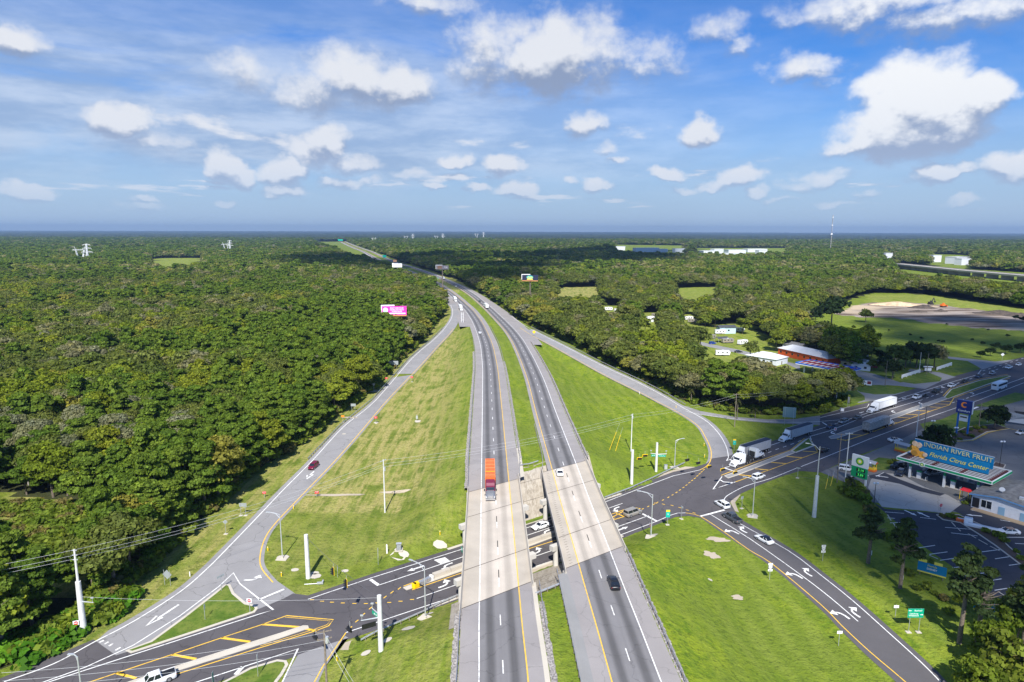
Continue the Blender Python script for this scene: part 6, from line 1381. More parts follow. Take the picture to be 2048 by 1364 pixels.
for sx_ in (-3.8, 0, 3.8):
    for sy in (-2.9, 2.9): part(cp, 'post', 'cppost', lambda m_: m_.box((0, 0, 1.3), (.12, .12, 2.6)), M_ALU, loc=(sx_, sy, 0))
# ------------------------------------------------------------------ poles, lights, signals, signs
def at_px(px, z=None): return G(*px)
def light_pole(px, head, label, h=10.5, arm=2.4, mat=M_ALU, pad=True):
    x, y, z = G(*px); rt = root('street_light', label, 'street light', (x, y, z), head)
    part(rt, 'pole', 'lp%.1f' % h, lambda m_: m_.tube((0, 0, 0), (0, 0, h), .14, .09, n=10), mat, smooth=1)
    part(rt, 'arm', 'la%.1f%.1f' % (h, arm), lambda m_: (m_.path([(0, 0, h-.9), (arm*.4, 0, h+.15), (arm, 0, h+.42)], .055, 6), m_.path([(0, 0, h-.1), (arm*.45, 0, h+.3), (arm, 0, h+.45)], .05, 6)), mat)
    part(rt, 'lamp', 'll%.1f%.1f' % (h, arm), lambda m_: m_.box((arm+.35, 0, h+.42), (.85, .34, .14)), mat)
    if pad: part(rt, 'footing', 'lf', lambda m_: (m_.box((0, 0, .06), (2.4, 2.0, .14)), m_.box((0, 0, .28), (.45, .45, .35))), M_KERB)
    return rt
light_pole((565, 1117), R(175), 'street light on the infield edge, left of the thick white pole', 10.5)
light_pole((851, 1237), R(150), 'tall street light below the junction beside the left bridge', 10.5, 2.8)
light_pole((1302, 1075), R(160), 'street light on the bright lawn right of the bridges', 10.5, 2.8)
light_pole((1505, 1033), R(160), 'street light at the corner of the right exit ramp', 10.0, 2.2)
light_pole((1349, 935), R(15), 'street light on the lawn inside the entrance ramp bend', 8.8, 2.2)
light_pole((170, 1440), R(180), 'street light cut by the bottom edge at the left', 10.5, .6, pad=False)
light_pole((922, 640), R(100), 'light mast at the tip of the infield beside the merging ramp', 14, 1.5)
def spole(px, h, r0, r1, label, mat=M_POLEW, head=0, name='concrete_pole', cat='pole', n=12, top=None):
    x, y, z = G(*px); rt = root(name, label, cat, (x, y, z), head)
    part(rt, 'shaft', 'sp%.1f%.2f%s' % (h, r0, mat.name), lambda m_: m_.tube((0, 0, -.2), (0, 0, h), r0, r1, n=n), mat, smooth=1); return rt
spole((616.5, 1156), 9.8, .50, .42, 'thick white concrete pole on the infield lawn left of the junction')
P2_ = spole((762, 1301), 10.2, .46, .38, 'thick white concrete pole with mast arms below the junction')
spole((1263, 967), 10.2, .46, .40, 'thick white pole at the corner of the entrance ramp lawn, short of the wooden one')
P4_ = spole((1312, 943), 9.2, .40, .34, 'white signal pole with two green street signs on the right lawn')
P5_ = spole((1628, 1034), 11.2, .52, .42, 'tall pale pole with a lamp arm on the shaded verge of the right exit ramp')
part(P5_, 'mast', 'p5m', lambda m_: m_.tube((0, 0, 11.1), (0, 0, 19.0), .14, .09, n=8), M_ALU); part(P5_, 'arm', 'p5a', lambda m_: m_.path([(0, 0, 18), (-1, .4, 19.1), (-2.4, .8, 19.5)], .055, 6), M_ALU); part(P5_, 'lamp', 'p5l', lambda m_: m_.box((-2.8, .95, 19.5), (.85, .34, .14), R(160)), M_ALU)
P6_ = spole((168, 1266), 10.2, .60, .44, 'tall white pole at the edge of the bottom left woods, thick below and thin above')
part(P6_, 'mast', 'p6m', lambda m_: m_.tube((0, 0, 10.1), (0, 0, 16.4), .22, .14, n=8), M_POLEW); part(P6_, 'insulator', 'p6i', lambda m_: [m_.box((0, 0, z), (.9, .12, .14)) for z in (16.2, 15.3, 14.4)], M_ALU)
# arms and boards on the signal poles
def arm_board(rt, z, ang, ln, board=None, bm=M_SGREEN, txt=None, cam_=True):
    c_, s_ = math.cos(ang), math.sin(ang); part(rt, 'mast_arm', 'ma%.2f%.2f%.1f' % (z, ang, ln), lambda m_: m_.tube((0, 0, z), (c_*ln, s_*ln, z+.25), .13, .07, n=8), M_ALU)
    part(rt, 'camera', 'mcam', lambda m_: (m_.tube((0, 0, 0), (0, 0, .9), .03), m_.box((0, 0, .95), (.5, .22, .2))), M_ALU, loc=(c_*ln*.94, s_*ln*.94, z+.2))
    if board:
        b_ = part(rt, 'sign_board', 'msb%.2f%.2f' % (z, ang), lambda m_: m_.box((0, 0, 0), (board, .06, .62)), bm, loc=(c_*ln*.55, s_*ln*.55, z-.45), rot=(0, 0, ang))
        if txt:
            for sg, rz in ((-1, 0), (1, math.pi)): text(b_, txt, .40, (0, sg*.045, -.02), (R(90), 0, rz), M_SWHITE, xs=.9)
arm_board(P6_, 6.3, R(-15), 3.0)
arm_board(P2_, 6.6, R(135), 2.4, 2.0, txt='SR 44'); arm_board(P2_, 6.2, R(205), 3.2)
part(P2_, 'sign_back_panel', 'p2b', lambda m_: m_.box((0, 0, 0), (2.4, .07, .9)), M_BLACK, loc=(-1.7, -.8, 5.2), rot=(0, 0, R(28)))
arm_board(P4_, 5.6, R(182), 1.9, 1.3, txt='SR 44'); arm_board(P4_, 5.5, R(-4), 3.0, 2.2, txt='N Pine Ave')
# span wires with signal heads
M_WIRE = pbr('wire_cable', (.10, .10, .11), .6); M_WIREL = pbr('bright_wire', (.55, .56, .58), .5)
def wires(name, label, spans, mat=M_WIRE, r=.03, sag=.4, n=10, cat='cable'):
    o0 = Vector(spans[0][0]); rt = root(name, label, cat, tuple(o0))
    for a, b_ in spans:
        a = Vector(a); b_ = Vector(b_); mb = MB(); pts = []
        for i in range(n+1):
            u = i/n; p = a.lerp(b_, u)-o0; p.z -= 4*sag*u*(1-u); pts.append(p)
        mb.path(pts, r, 4); mb.build('cable', mat, rt)
    return rt
def top_of(px, h, dz=0): x, y, z = G(*px); return (x, y, z+h-dz)
A1 = top_of((616.5, 1156), 9.8, .4); A2 = top_of((762, 1301), 10.2, .4); A3 = top_of((1263, 967), 10.2, .5); A4 = top_of((168, 1266), 10.2, 3)
wires('span_wire', 'dark span wire carrying signals across the left junction', [(A1, A2)], sag=.8)
wires('span_wire', 'span wire from the bottom left pole to the signal pole', [(A4, A2)], M_WIREL, r=.017, sag=.7)
A5 = top_of((1628, 1034), 10.6, .4); A6 = top_of((1312, 943), 9.2, .4)
wires('span_wire', 'span wire carrying the signals of the right junction', [(A6, A5)], sag=.9)
def signal(p, head, label, horiz=True, back=M_SYEL, face=True):
    rt = root('traffic_signal', label, 'traffic light', p, head)
    d = (1.35, .26, .48) if horiz else (.48, .26, 1.35)
    part(rt, 'backplate', 'sgb%d' % horiz, lambda m_: m_.box((0, .02, 0), (d[0]+.3, .05, d[2]+.3)), back); part(rt, 'housing', 'sgh%d' % horiz, lambda m_: m_.box((0, -.16, 0), d), M_BLACK)
    for k, c in ((-1, M_TAIL), (0, pbr('amber_lamp', (.3, .14, 0), .3)), (1, pbr('green_lamp', (0, .10, .05), .3))):
        l_ = (k*.42, -.30, 0) if horiz else (0, -.30, -k*.42); part(rt, 'lamp', 'sgl', lambda m_: m_.disc((0, 0, 0), .14, 'y', 12), c, loc=l_)
        part(rt, 'visor', 'sgv', lambda m_: m_.add([(.17*math.cos(a), y, .17*math.sin(a)) for y in (0, -.28) for a in [R(-20+22*i) for i in range(11)]], [(i, i+1, 12+i, 11+i) for i in range(10)]), M_BLACK, loc=l_)
    part(rt, 'hanger', 'sghg', lambda m_: m_.tube((0, 0, .3), (0, 0, 1.5), .03), M_ALU); return rt
def lerp(a, b_, u, dz=0): return tuple(a[i]+(b_[i]-a[i])*u for i in range(2))+(a[2]+(b_[2]-a[2])*u-dz,)
signal(lerp(A1, A2, .42, 2.5), R(-60), 'yellow backed traffic light over the left junction, upper of the dark wire pair', False)
signal(lerp(A1, A2, .60, 2.6), R(-60), 'yellow backed traffic light over the left junction, lower of the dark wire pair', False)
signal((Wp(700, 1258, 5.2)[0], Wp(700, 1258, 5.2)[1], 5.2), WEST+R(90), 'black backed horizontal traffic light nearer the thick pole with arms', True, M_BLACK)
signal((Wp(632, 1273, 5.2)[0], Wp(632, 1273, 5.2)[1], 5.2), WEST+R(90), 'black backed horizontal traffic light over the hatched median tip', True, M_BLACK)
for (u_, v_), lb in (((1279, 917), 'yellow backed horizontal traffic light, left one over the right lawn'), ((1290, 911), 'yellow backed horizontal traffic light, second one over the right lawn'), ((1418, 933), 'yellow horizontal traffic light at the tip of the entrance ramp'), ((1445, 939), 'yellow horizontal traffic light beside the stop bar of the queue'), ((1470, 945), 'yellow horizontal traffic light over the median nose')):
    p_ = Wp(u_, v_, 5.4); signal((p_[0], p_[1], 5.4), R(30) if u_ > 1300 else R(10), lb)
for (u_, v_), lb in (((1375, 920), 'dark horizontal traffic light seen from behind, left of two'), ((1397, 926), 'dark horizontal traffic light seen from behind, right of two')):
    p_ = Wp(u_, v_, 5.6); signal((p_[0], p_[1], 5.6), R(215), lb, True, M_BLACK)
# wooden and concrete utility poles
def util(px, h, label, arms=1, mat=M_WOOD, head=0, r=.17, tr=False, name='utility_pole'):
    rt = spole(px, h, r, r*.62, label, mat, head, name, 'utility pole', 8)
    for k in range(arms): part(rt, 'crossarm', 'uarm', lambda m_: (m_.box((0, 0, 0), (2.2, .11, .13)), [m_.tube((x, 0, .06), (x, 0, .28), .05, .03, n=6) for x in (-1, 0, 1)]), M_WOOD if mat is M_WOOD else M_ALU, loc=(0, .1, h-.35-k*1.2))
    if tr: part(rt, 'transformer', 'utr', lambda m_: m_.tube((.35, 0, h-3.2), (.35, 0, h-2.2), .27, n=10), M_ALU, smooth=.7)
    return rt
util((770, 1025), 14.5, 'bare utility pole in the middle of the left infield', 1, M_POLEW, R(60), .20, True)
util((1262, 903), 13.0, 'utility pole rising behind the thick white one on the right lawn', 1, M_POLEW, R(60), .20, True)
util((283, 1091), 9.5, 'grey utility pole at the edge of the left woods', 0, M_POLEW)
util((656, 1420), 13.5, 'utility pole with insulators at the bottom edge below the junction', 2, M_WOOD, R(20), .2, True)
util((1469, 854), 13.0, 'dark wooden pole on the lawn before the palm trees', 1)
util((1705, 771), 9.5, 'wooden pole beside the small red and white sign', 0)
util((1770, 771), 12, 'wooden pole on the lawn island of the far station drive', 0)
util((1787, 755), 10, 'wooden pole behind the white trough walls, beside a tree', 1)
util((1838, 746), 11, 'pale pole left of the white sign box', 0, M_POLEW); util((1853, 749), 11.5, 'pole right behind the white sign box', 0)
util((1674, 965), 15, 'dark wooden pole left of its brighter twin near the price sign', 1); util((1690, 963), 15, 'bright wooden pole close to the price sign', 1, M_POLEW)
util((1832, 876), 11, 'pole left of the bushy tree behind the citrus sign', 1, M_POLEW, tr=True); util((1845, 890), 14, 'dark pole beside the bushy tree behind the citrus sign', 1)
util((1957, 858), 10, 'pole behind the round dark tree at the right', 0)
util((1672, 806), 9, 'pole with white transformer in the edge of the right woods', 1, M_POLEW, tr=True)
def tp(px, h): x, y, z = G(*px); return Vector((x, y, z+h))
U1, U2, U3 = tp((168, 1266), 16.3), tp((770, 1025), 14.3), tp((1262, 903), 12.8)
for k in range(1):
    sp = []
    for dz_, dx_ in ((0, 0), (.9, .5), (1.8, -.4)):
        d = Vector((dx_, 0, -dz_)); sp += [(U1+d, U2+d), (U1+d+Vector((-70, -25, -.5)), U1+d), (U2+d, U3+d)]
    wires('power_line', 'three bright power lines crossing the left ramp and infield', sp, M_WIREL, r=.019, sag=1.6, n=16, cat='power line')
U4, U5, U6 = tp((1469, 854), 12.6), tp((1672, 806), 8.8), tp((1705, 771), 9.3)
wires('power_line', 'thin power lines in front of the right-hand woods', [(U3+Vector((0, 0, -d)), U4+Vector((0, 0, -d))) for d in (0, 1)]+[(U4+Vector((0, 0, -d)), U5+Vector((0, 0, -d))) for d in (0, 1)]+[(U5, U6)], M_WIREL, r=.017, sag=1.0, n=14, cat='power line')
U7 = tp((656, 1420), 13.0)
wires('power_line', 'power lines running off the bottom edge pole', [(U7+Vector((0, 0, -d)), U1+Vector((10, -30, -2-d))) for d in (0, 1.2, 2.4)]+[(U7+Vector((0, 0, -d)), U7+Vector((22, -26, -8-d))) for d in (0, 1.2)], M_WIREL, r=.017, sag=.8, n=10, cat='power line')

# --- signs
def sign(px, label, w_, h_, face, fm, posts=1, zb=1.9, backm=M_SBACK, shape='rect', name='road_sign', cat='road sign', pad=False, extra=None, postm=M_GALV, sh=None):
    """face = heading the front looks along"""
    x, y, z = G(*px); rt = root(name, label, cat, (x, y, z), face+R(90))
    for k in range(posts):
        xo = 0 if posts == 1 else (-w_*.32+k*w_*.64/(posts-1)); part(rt, 'post', 'sgp%.1f' % (zb+h_), lambda m_: m_.box((0, 0, (zb+h_)/2), (.09, .07, zb+h_)), postm, loc=(xo, .06, 0))
        if pad: part(rt, 'footing', 'sgft', lambda m_: m_.box((0, 0, .05), (.9, .7, .12)), M_KERB, loc=(xo, .06, 0))
    zc = zb+h_/2
    if shape == 'rect': pts = [(-w_/2, -h_/2), (w_/2, -h_/2), (w_/2, h_/2), (-w_/2, h_/2)]
    elif shape == 'diamond': pts = [(0, -h_/2), (w_/2, 0), (0, h_/2), (-w_/2, 0)]
    elif shape == 'tri': pts = [(0, -h_/2), (w_/2, h_/2), (-w_/2, h_/2)]
    else:
        m2 = 8 if shape == 'oct' else 18; pts = [(w_/2*math.cos(6.283*(i+.5)/m2), h_/2*math.sin(6.283*(i+.5)/m2)) for i in range(m2)]
    n_ = len(pts); mb = MB(); mb.add([(a, -.02, zc+b_) for a, b_ in pts], [tuple(range(n_))], 0); mb.add([(a, .01, zc+b_) for a, b_ in pts], [tuple(range(n_-1, -1, -1))], 1)
    mb.add([(a, yy, zc+b_) for yy in (-.02, .01) for a, b_ in pts], [(i, (i+1) % n_, n_+(i+1) % n_, n_+i) for i in range(n_)], 1)
    pn = mb.build('panel', [fm, backm], rt)
    if extra: extra(rt, pn, zc)
    return rt
TW = lambda s_, sz, dz=0, mat=M_SWHITE, xs=1, dx=0: (lambda rt, pn, zc: text(pn, s_, sz, (dx, -.035, zc+dz), (R(90), 0, 0), mat, xs=xs))
CAMW = R(-90)   # faces the camera side
M_DNE = M_SRED
def dne(rt, pn, zc):   # DO NOT ENTER / WRONG WAY disc
    part(pn, 'disc', 'dned%.2f' % zc, lambda m_: m_.disc((0, -.03, zc), .36, 'y', 20), M_SRED); part(pn, 'bar', 'dneb%.2f' % zc, lambda m_: m_.box((0, -.035, zc), (.52, .01, .12)), M_SWHITE)
sign((500, 1226), 'round red and white no entry sign on the left grass island', .95, .95, CAMW, M_SWHITE, extra=dne, zb=2.1, shape='rect')
sign((155, 1272), 'round red and white no entry sign beside the tall thick pole', .95, .95, R(-70), M_SWHITE, extra=dne, zb=2.1, shape='rect')
WWT = lambda rt, pn, zc: (text(pn, 'WRONG', .24, (0, -.035, zc+.16), (R(90), 0, 0), M_SWHITE), text(pn, 'WAY', .24, (0, -.035, zc-.14), (R(90), 0, 0), M_SWHITE))
sign((634, 994), 'red wrong way sign left of the dirt track in the infield', 1.1, .75, R(-80), M_SRED, extra=WWT, zb=1.0)
sign((529, 996), 'red wrong way sign on the left verge of the ramp', .9, .7, R(-70), M_SRED, extra=WWT, zb=1.2)
sign((686, 846), 'orange and yellow sign on a post below the guardrail end', 1.2, .7, CAMW, pbr('sign_orange', (.85, .25, .02), .4), zb=2.3, pad=True)
sign((752, 847), 'red wrong way sign on the right edge of the exit ramp, lower one', 1.2, .8, CAMW, M_SRED, extra=WWT, zb=2.0, pad=True)
sign((824, 764), 'red wrong way sign on the right edge of the exit ramp, upper one', 1.2, .8, CAMW, M_SRED, extra=WWT, zb=2.0, pad=True)
sign((773, 766), 'red wrong way sign left of the exit ramp before the trees', 1.2, .8, CAMW, M_SRED, extra=WWT, zb=2.0)
sign((707, 822), 'pale rectangular sign seen from behind at the foot of the woods', 2.0, 1.1, R(90), M_SGREEN, posts=2, backm=M_SBACK, zb=2.0)
sign((787, 738), 'wide grey sign back high on the left verge of the ramp', 5.2, 2.0, R(90), M_SGREEN, posts=2, zb=2.4)
sign((748, 782), 'grey triangular sign back on the left verge of the ramp', 1.5, 1.3, R(90), M_SWHITE, shape='tri', zb=2.2)
sign((487, 1031), 'grey rectangular sign back on two posts on the left verge', 1.9, 1.0, R(90), M_SGREEN, posts=2, zb=2.4, pad=True)
sign((452, 1068), 'grey diamond sign back with a crossed plate on the left verge', 1.2, 1.2, R(90), M_SYEL, shape='diamond', zb=2.5, pad=True)
sign((336, 1170), 'large grey diamond sign back on two legs on the left verge', 2.1, 2.1, R(80), M_SYEL, posts=2, shape='diamond', zb=1.3)
sign((443, 1182), 'pale green street sign blade at the tip of the left grass island', 1.6, .5, R(150), M_SGREEN, zb=3.0)
sign((411, 1240), 'narrow sign seen edge-on in the left grass island', .75, 1.0, R(10), M_SWHITE, zb=2.2)
sign((676, 1155), 'narrow sign seen edge-on below the infield lawn', .75, .9, R(15), M_SWHITE, zb=1.7)
sign((757, 1130), 'tall narrow edge-on sign left of the grey cabinet', .75, 2.1, R(10), M_SWHITE, zb=1.9)
sign((517, 1354), 'tall edge-on sign on the bottom grass island', .75, 2.2, R(15), M_SWHITE, zb=1.9)
sign((428, 1385), 'teal edge-on sign at the bottom edge', .8, 2.0, R(10), pbr('teal', (0, .22, .2), .5), zb=1.6)
# shield signs
def shield(rt, pn, zc, num='301', arrow_=-1):
    part(pn, 'plate', 'shpl', lambda m_: m_.box((0, -.03, 0), (.92, .015, .36)), M_SWHITE, loc=(0, 0, zc+.72)); text(pn, 'SOUTH' if arrow_ < 0 else 'NORTH', .17, (0, -.05, zc+.72), (R(90), 0, 0), M_BLACK)
    part(pn, 'field', 'shfd', lambda m_: m_.box((0, -.03, 0), (.94, .015, .84)), M_BLACK, loc=(0, 0, zc+.04)); part(pn, 'shield', 'shsh', lambda m_: m_.add([(a, -.045, b_) for a, b_ in ((0, -.40), (.22, -.30), (.40, -.08), (.34, .12), (.42, .34), (.2, .40), (0, .35), (-.2, .40), (-.42, .34), (-.34, .12), (-.40, -.08), (-.22, -.30))], [tuple(range(12))]), M_SWHITE, loc=(0, 0, zc+.04))
    text(pn, num, .36, (0, -.055, zc+.02), (R(90), 0, 0), M_BLACK); part(pn, 'arrow_plate', 'shap', lambda m_: m_.box((0, -.03, 0), (.92, .015, .36)), M_SWHITE, loc=(0, 0, zc-.70))
    part(pn, 'arrow', 'shar%d' % arrow_, lambda m_: (m_.add([(arrow_*.32, -.045, 0), (arrow_*.08, -.045, .13), (arrow_*.08, -.045, -.13)], [(0, 1, 2) if arrow_ < 0 else (0, 2, 1)]), m_.box((-arrow_*.1, -.045, 0), (.4, .01, .08))), M_BLACK, loc=(0, 0, zc-.70))
sign((1539, 1160), 'white route 301 shield stack on the bright side of the right exit ramp', .95, 1.85, CAMW, M_SWHITE, extra=lambda a, b_, c_: shield(a, b_, c_, '301', -1), zb=2.0)
sign((1645, 1122), 'white route 301 shield stack on the shaded side of the right exit ramp', .95, 1.85, CAMW, M_SWHITE, extra=lambda a, b_, c_: shield(a, b_, c_, '301', 1), zb=2.0)
sign((1677, 1292), 'small white plate sign low on the bright lawn by the ramp', .95, .55, CAMW, M_SWHITE, zb=2.4); sign((1790, 1239), 'small white plate sign left of the green town sign', .95, .55, CAMW, M_SWHITE, zb=2.4)
def town(rt, pn, zc):
    for s_, dz_, dx_ in (('Bushnell', .50, .4), ('Leesburg', -.10, -.35), ('Wildwood', -.50, -.35)): text(pn, s_, .42, (dx_, -.04, zc+dz_), (R(90), 0, 0), M_SWHITE)
    for sg, dz_, dx_ in ((-1, .50, -1.1), (1, -.3, 1.1)): part(pn, 'arrow', 'twar%d' % sg, lambda m_: (m_.add([(sg*.3, -.04, 0), (0, -.04, .15), (0, -.04, -.15)], [(0, 1, 2) if sg < 0 else (0, 2, 1)]), m_.box((-sg*.12, -.035, 0), (.35, .01, .09))), M_SWHITE, loc=(dx_, 0, zc+dz_))
sign((1827, 1265), 'green town direction sign on two posts by the right exit ramp', 2.9, 1.8, CAMW, M_SGREEN, posts=2, zb=3.0, extra=town, pad=True)
def gy2(rt, pn, zc): part(pn, 'top_plate', 'gyt', lambda m_: m_.box((0, -.03, 0), (.98, .015, .5)), M_SYEL, loc=(0, 0, zc+.72)); text(pn, '75', .5, (0, -.04, zc-.2), (R(90), 0, 0), M_SWHITE)
M_TEAL = pbr('sign_teal', (.0, .42, .32), .4)
sign((1335, 1050), 'teal sign with yellow top on the bright corner lawn', 1.0, 2.0, CAMW, M_TEAL, extra=gy2, zb=2.0, pad=True); sign((1468, 902), 'teal sign with yellow top beside the stopped trucks', 1.0, 2.0, CAMW, M_TEAL, extra=gy2, zb=2.2)
sign((1363, 1038), 'slim post with small crossed plates on the right corner lawn', .8, .5, R(30), M_SWHITE, zb=3.0, pad=True); sign((1483, 1017), 'grey sign backs on a post at the right kerb corner', 1.0, .8, R(120), M_SWHITE, zb=2.6, pad=True); sign((1595, 956), 'grey crossed plates on a post above the hatched road', 1.1, .4, R(60), M_SWHITE, zb=2.9, pad=True)
sign((1577, 850), 'big blue-grey sign back on two posts before the right-hand woods', 4.6, 4.0, R(75), M_SGREEN, posts=2, zb=3.0, backm=pbr('blue_grey_back', (.16, .25, .27), .5))
sign((924, 1114), 'green street sign standing at the left face of the bridge', 1.3, 1.3, R(200), M_SGREEN, extra=TW('L N', .5), zb=1.2)
sign((1068, 672), 'yellow diamond sign where the right ramp leaves the freeway', 2.2, 2.2, CAMW, M_SYEL, shape='diamond', zb=1.6)
sign((1300, 1066), 'small pink and white plate on the post before the street light', .8, 1.0, R(190), M_SWHITE, extra=dne, zb=1.5)
sign((1670, 866), 'small red and white sign on the tip of the second median', .9, 1.1, CAMW, M_SWHITE, extra=dne, zb=1.0); sign((1880, 1028), 'round red stop sign at the parking lot island', .9, .9, R(-80), M_SRED, shape='oct', extra=TW('STOP', .28), zb=2.0)
sign((2004, 720), 'white diamond sign on the far right verge', 2.0, 2.0, R(80), M_SYEL, shape='diamond', zb=2.2, backm=M_SWHITE); sign((1696, 816), 'two narrow white signs at the end of the right-hand woods', .9, 2.6, R(30), M_SWHITE, posts=2, zb=2.2)
sign((876, 560), 'tiny green plate ahead of the distant truck', 1.4, 1.4, CAMW, M_TEAL, zb=2); sign((971, 588), 'small white sign at the foot of the right freeway woods', 1.0, 1.8, CAMW, M_SWHITE, zb=1.5)
sign((769, 519), 'green overhead sign far up the freeway', 9, 6, CAMW, M_TEAL, posts=2, zb=5); sign((681, 484), 'farthest green gantry sign where the freeway vanishes', 30, 8, CAMW, M_TEAL, posts=2, zb=8)
# delineators and markers
M_YM = M_SYEL
for i, (px, lb, m__) in enumerate((((536, 1102), 'yellow marker stake on the infield edge left of the street light', M_SYEL), ((563, 1153), 'yellow marker stake between ramp and thick white pole', M_SYEL), ((380, 1153), 'white marker stake on the left verge', M_SWHITE), ((587, 1018), 'small yellow stake beside the yellow ramp line', M_SYEL), ((674, 1322), 'yellow stake beside the bottom ramp', M_SYEL), ((880, 1070), 'yellow marker in the grass by the left bridge', M_SYEL),
      ((1352, 816), 'yellow stake inside the entrance ramp bend, far one', M_SYEL), ((1408, 892), 'yellow stake inside the entrance ramp bend, near one', M_SYEL), ((1409, 915), 'yellow stake at the throat of the entrance ramp', M_SYEL), ((1279, 788), 'white stake beside the entrance ramp', M_SWHITE), ((1449, 817), 'white stake before the woods by the slip lane', M_SWHITE), ((774, 1107), 'white slab post left of the grey cabinet', M_SWHITE))):
    x, y, z = G(*px); h_ = 2.2 if 'slab' in lb else 1.1; rt = root('marker_stake', lb, 'marker', (x, y, z)); part(rt, 'stake', 'mkst%.1f%s' % (h_, m__.name), lambda m_: m_.box((0, 0, h_/2), (.16 if h_ < 2 else .3, .08, h_)), m__); part(rt, 'reflector', 'mkrf%.1f' % h_, lambda m_: m_.box((0, -.05, h_-.15), (.12, .02, .16)), M_SWHITE)
def guy(px, px2, lb):
    a = Vector(G(*px)); b_ = Vector(G(*px2)); rt = root('guy_guard', lb, 'guy guard', tuple(a)); d = b_-a
    mb = MB(); mb.tube((0, 0, 0), (d.x*.6, d.y*.6, 2.6), .07, n=6); mb.build('sleeve', M_SYEL, rt); mb = MB(); mb.tube((d.x*.6, d.y*.6, 2.6), (d.x*.9, d.y*.9, 3.9), .02, n=4); mb.build('wire', M_WIREL, rt)
guy((1651, 978), (1656, 972), 'yellow guy wire guard on the shaded verge, left one'); guy((1661, 972), (1667, 966), 'yellow guy wire guard on the shaded verge, right one')
guy((1219, 900), (1240, 880), 'thin yellow guy guard beside the right lawn pole, left one'); guy((1231, 902), (1246, 885), 'thin yellow guy guard beside the right lawn pole, right one')
# roadside cabinets
x, y, z = G(798, 1101); cb = root('signal_cabinet', 'grey steel signal cabinet on the lawn beside the crossing road', 'cabinet', (x, y, z), R(8))
part(cb, 'cabinet', 'cab1', lambda m_: m_.box((0, 0, .95), (1.1, .7, 1.5)), pbr('cab_grey', (.20, .21, .23), .35, .6)); part(cb, 'lid', 'cab2', lambda m_: m_.box((0, 0, 1.74), (1.2, .8, .08)), M_ALU); part(cb, 'door', 'cab3', lambda m_: m_.box((0, -.37, .95), (.9, .03, 1.2)), M_GALV); part(cb, 'footing', 'cab4', lambda m_: m_.box((0, 0, .1), (1.7, 1.3, .2)), M_KERB)
x, y, z = G(1331, 939); cb = root('signal_cabinet', 'small pale cabinet right of the signal pole on the right lawn', 'cabinet', (x, y, z), R(8)); part(cb, 'cabinet', 'cab5', lambda m_: m_.box((0, 0, .8), (.9, .6, 1.4)), M_ALU); part(cb, 'lid', 'cab6', lambda m_: m_.box((0, 0, 1.54), (1.0, .7, .08)), M_GALV)
x, y, z = G(834, 842); cb = root('pump_stand', 'grey equipment stand on a pad high in the infield', 'equipment', (x, y, z)); part(cb, 'box', 'pmp1', lambda m_: (m_.box((0, 0, 1.5), (.7, .5, 1.1)), m_.tube((0, 0, 0), (0, 0, 2.6), .07))  , M_ALU); part(cb, 'footing', 'pmp2', lambda m_: m_.box((.3, 0, .06), (2.2, 1.4, .14)), M_KERB)
x, y, z = G(632, 1170); cb = root('lying_mast', 'fallen pale mast lying on the lawn at the junction corner', 'mast', (x-2.4, y, z+.15), R(5)); part(cb, 'tube', 'lym', lambda m_: m_.tube((0, 0, 0), (2.8, 0, .05), .06, n=6), M_ALU); part(cb, 'frame', 'lyf', lambda m_: (m_.box((3.2, 0, .15), (1.3, .5, .3)), m_.box((3.7, .2, .35), (.3, .9, .3))), M_ALU)
x, y, z = G(1681, 818); cb = root('utility_box', 'small white box at the edge of the right-hand woods', 'utility box', (x-1, y-3, z)); part(cb, 'box', 'ubx', lambda m_: m_.box((0, 0, .6), (1.3, 1.0, 1.2)), M_SWHITE); part(cb, 'lid', 'ubl', lambda m_: m_.box((0, 0, 1.24), (1.4, 1.1, .08)), M_ALU)
# overhead sign truss end at the infield tip
x, y, z = G(925, 648); rt = root('sign_mast', 'white ladder-like mast at the tip of the infield', 'mast', (x, y, z)); part(rt, 'uprights', 'smu', lambda m_: [m_.tube((s_, 0, 0), (s_, 0, 9), .14, n=6) for s_ in (-.8, .8)], M_SWHITE)
for k in range(7): part(rt, 'rung', 'smr', lambda m_: m_.box((0, 0, 0), (1.7, .1, .14)), M_SWHITE, loc=(0, 0, 1.2+k*1.2))
# ------------------------------------------------------------------ buildings and the fuel station
def croot(name, label, cat, s, q, z=0.0, da=0.0): x, y = xy(s, q); return root(name, label, cat, (x, y, z), PH+da)
M_GREEN = pbr('fascia_green', (.0, .30, .11), .4); M_WFAS = pbr('fascia_white', (.72, .73, .72), .45); M_DECKR = pbr('canopy_roof_brown', (.035, .018, .016), .8, var=.3, vscale=1); M_BEAMR = pbr('roof_beam_maroon', (.10, .025, .02), .7)
M_SGNB = pbr('board_blue', (.0, .19, .42), .45); M_LET = pbr('letter_yellow', (.80, .70, .10), .45); M_LETC = pbr('letter_cream', (.70, .66, .30), .45); M_ORNG = pbr('fruit_orange', (.85, .40, .05), .5, var=.2, vscale=1.5); M_ORNL = pbr('fruit_pale', (.80, .55, .35), .5, var=.2, vscale=1.5)
cn = croot('fuel_canopy', 'long green and white fuel canopy carrying the citrus sign', 'canopy', 129.2, -41.3)
part(cn, 'deck', 'cnd', lambda m_: m_.box((0, 0, 5.35), (13.7, 24.3, .3)), M_DECKR)
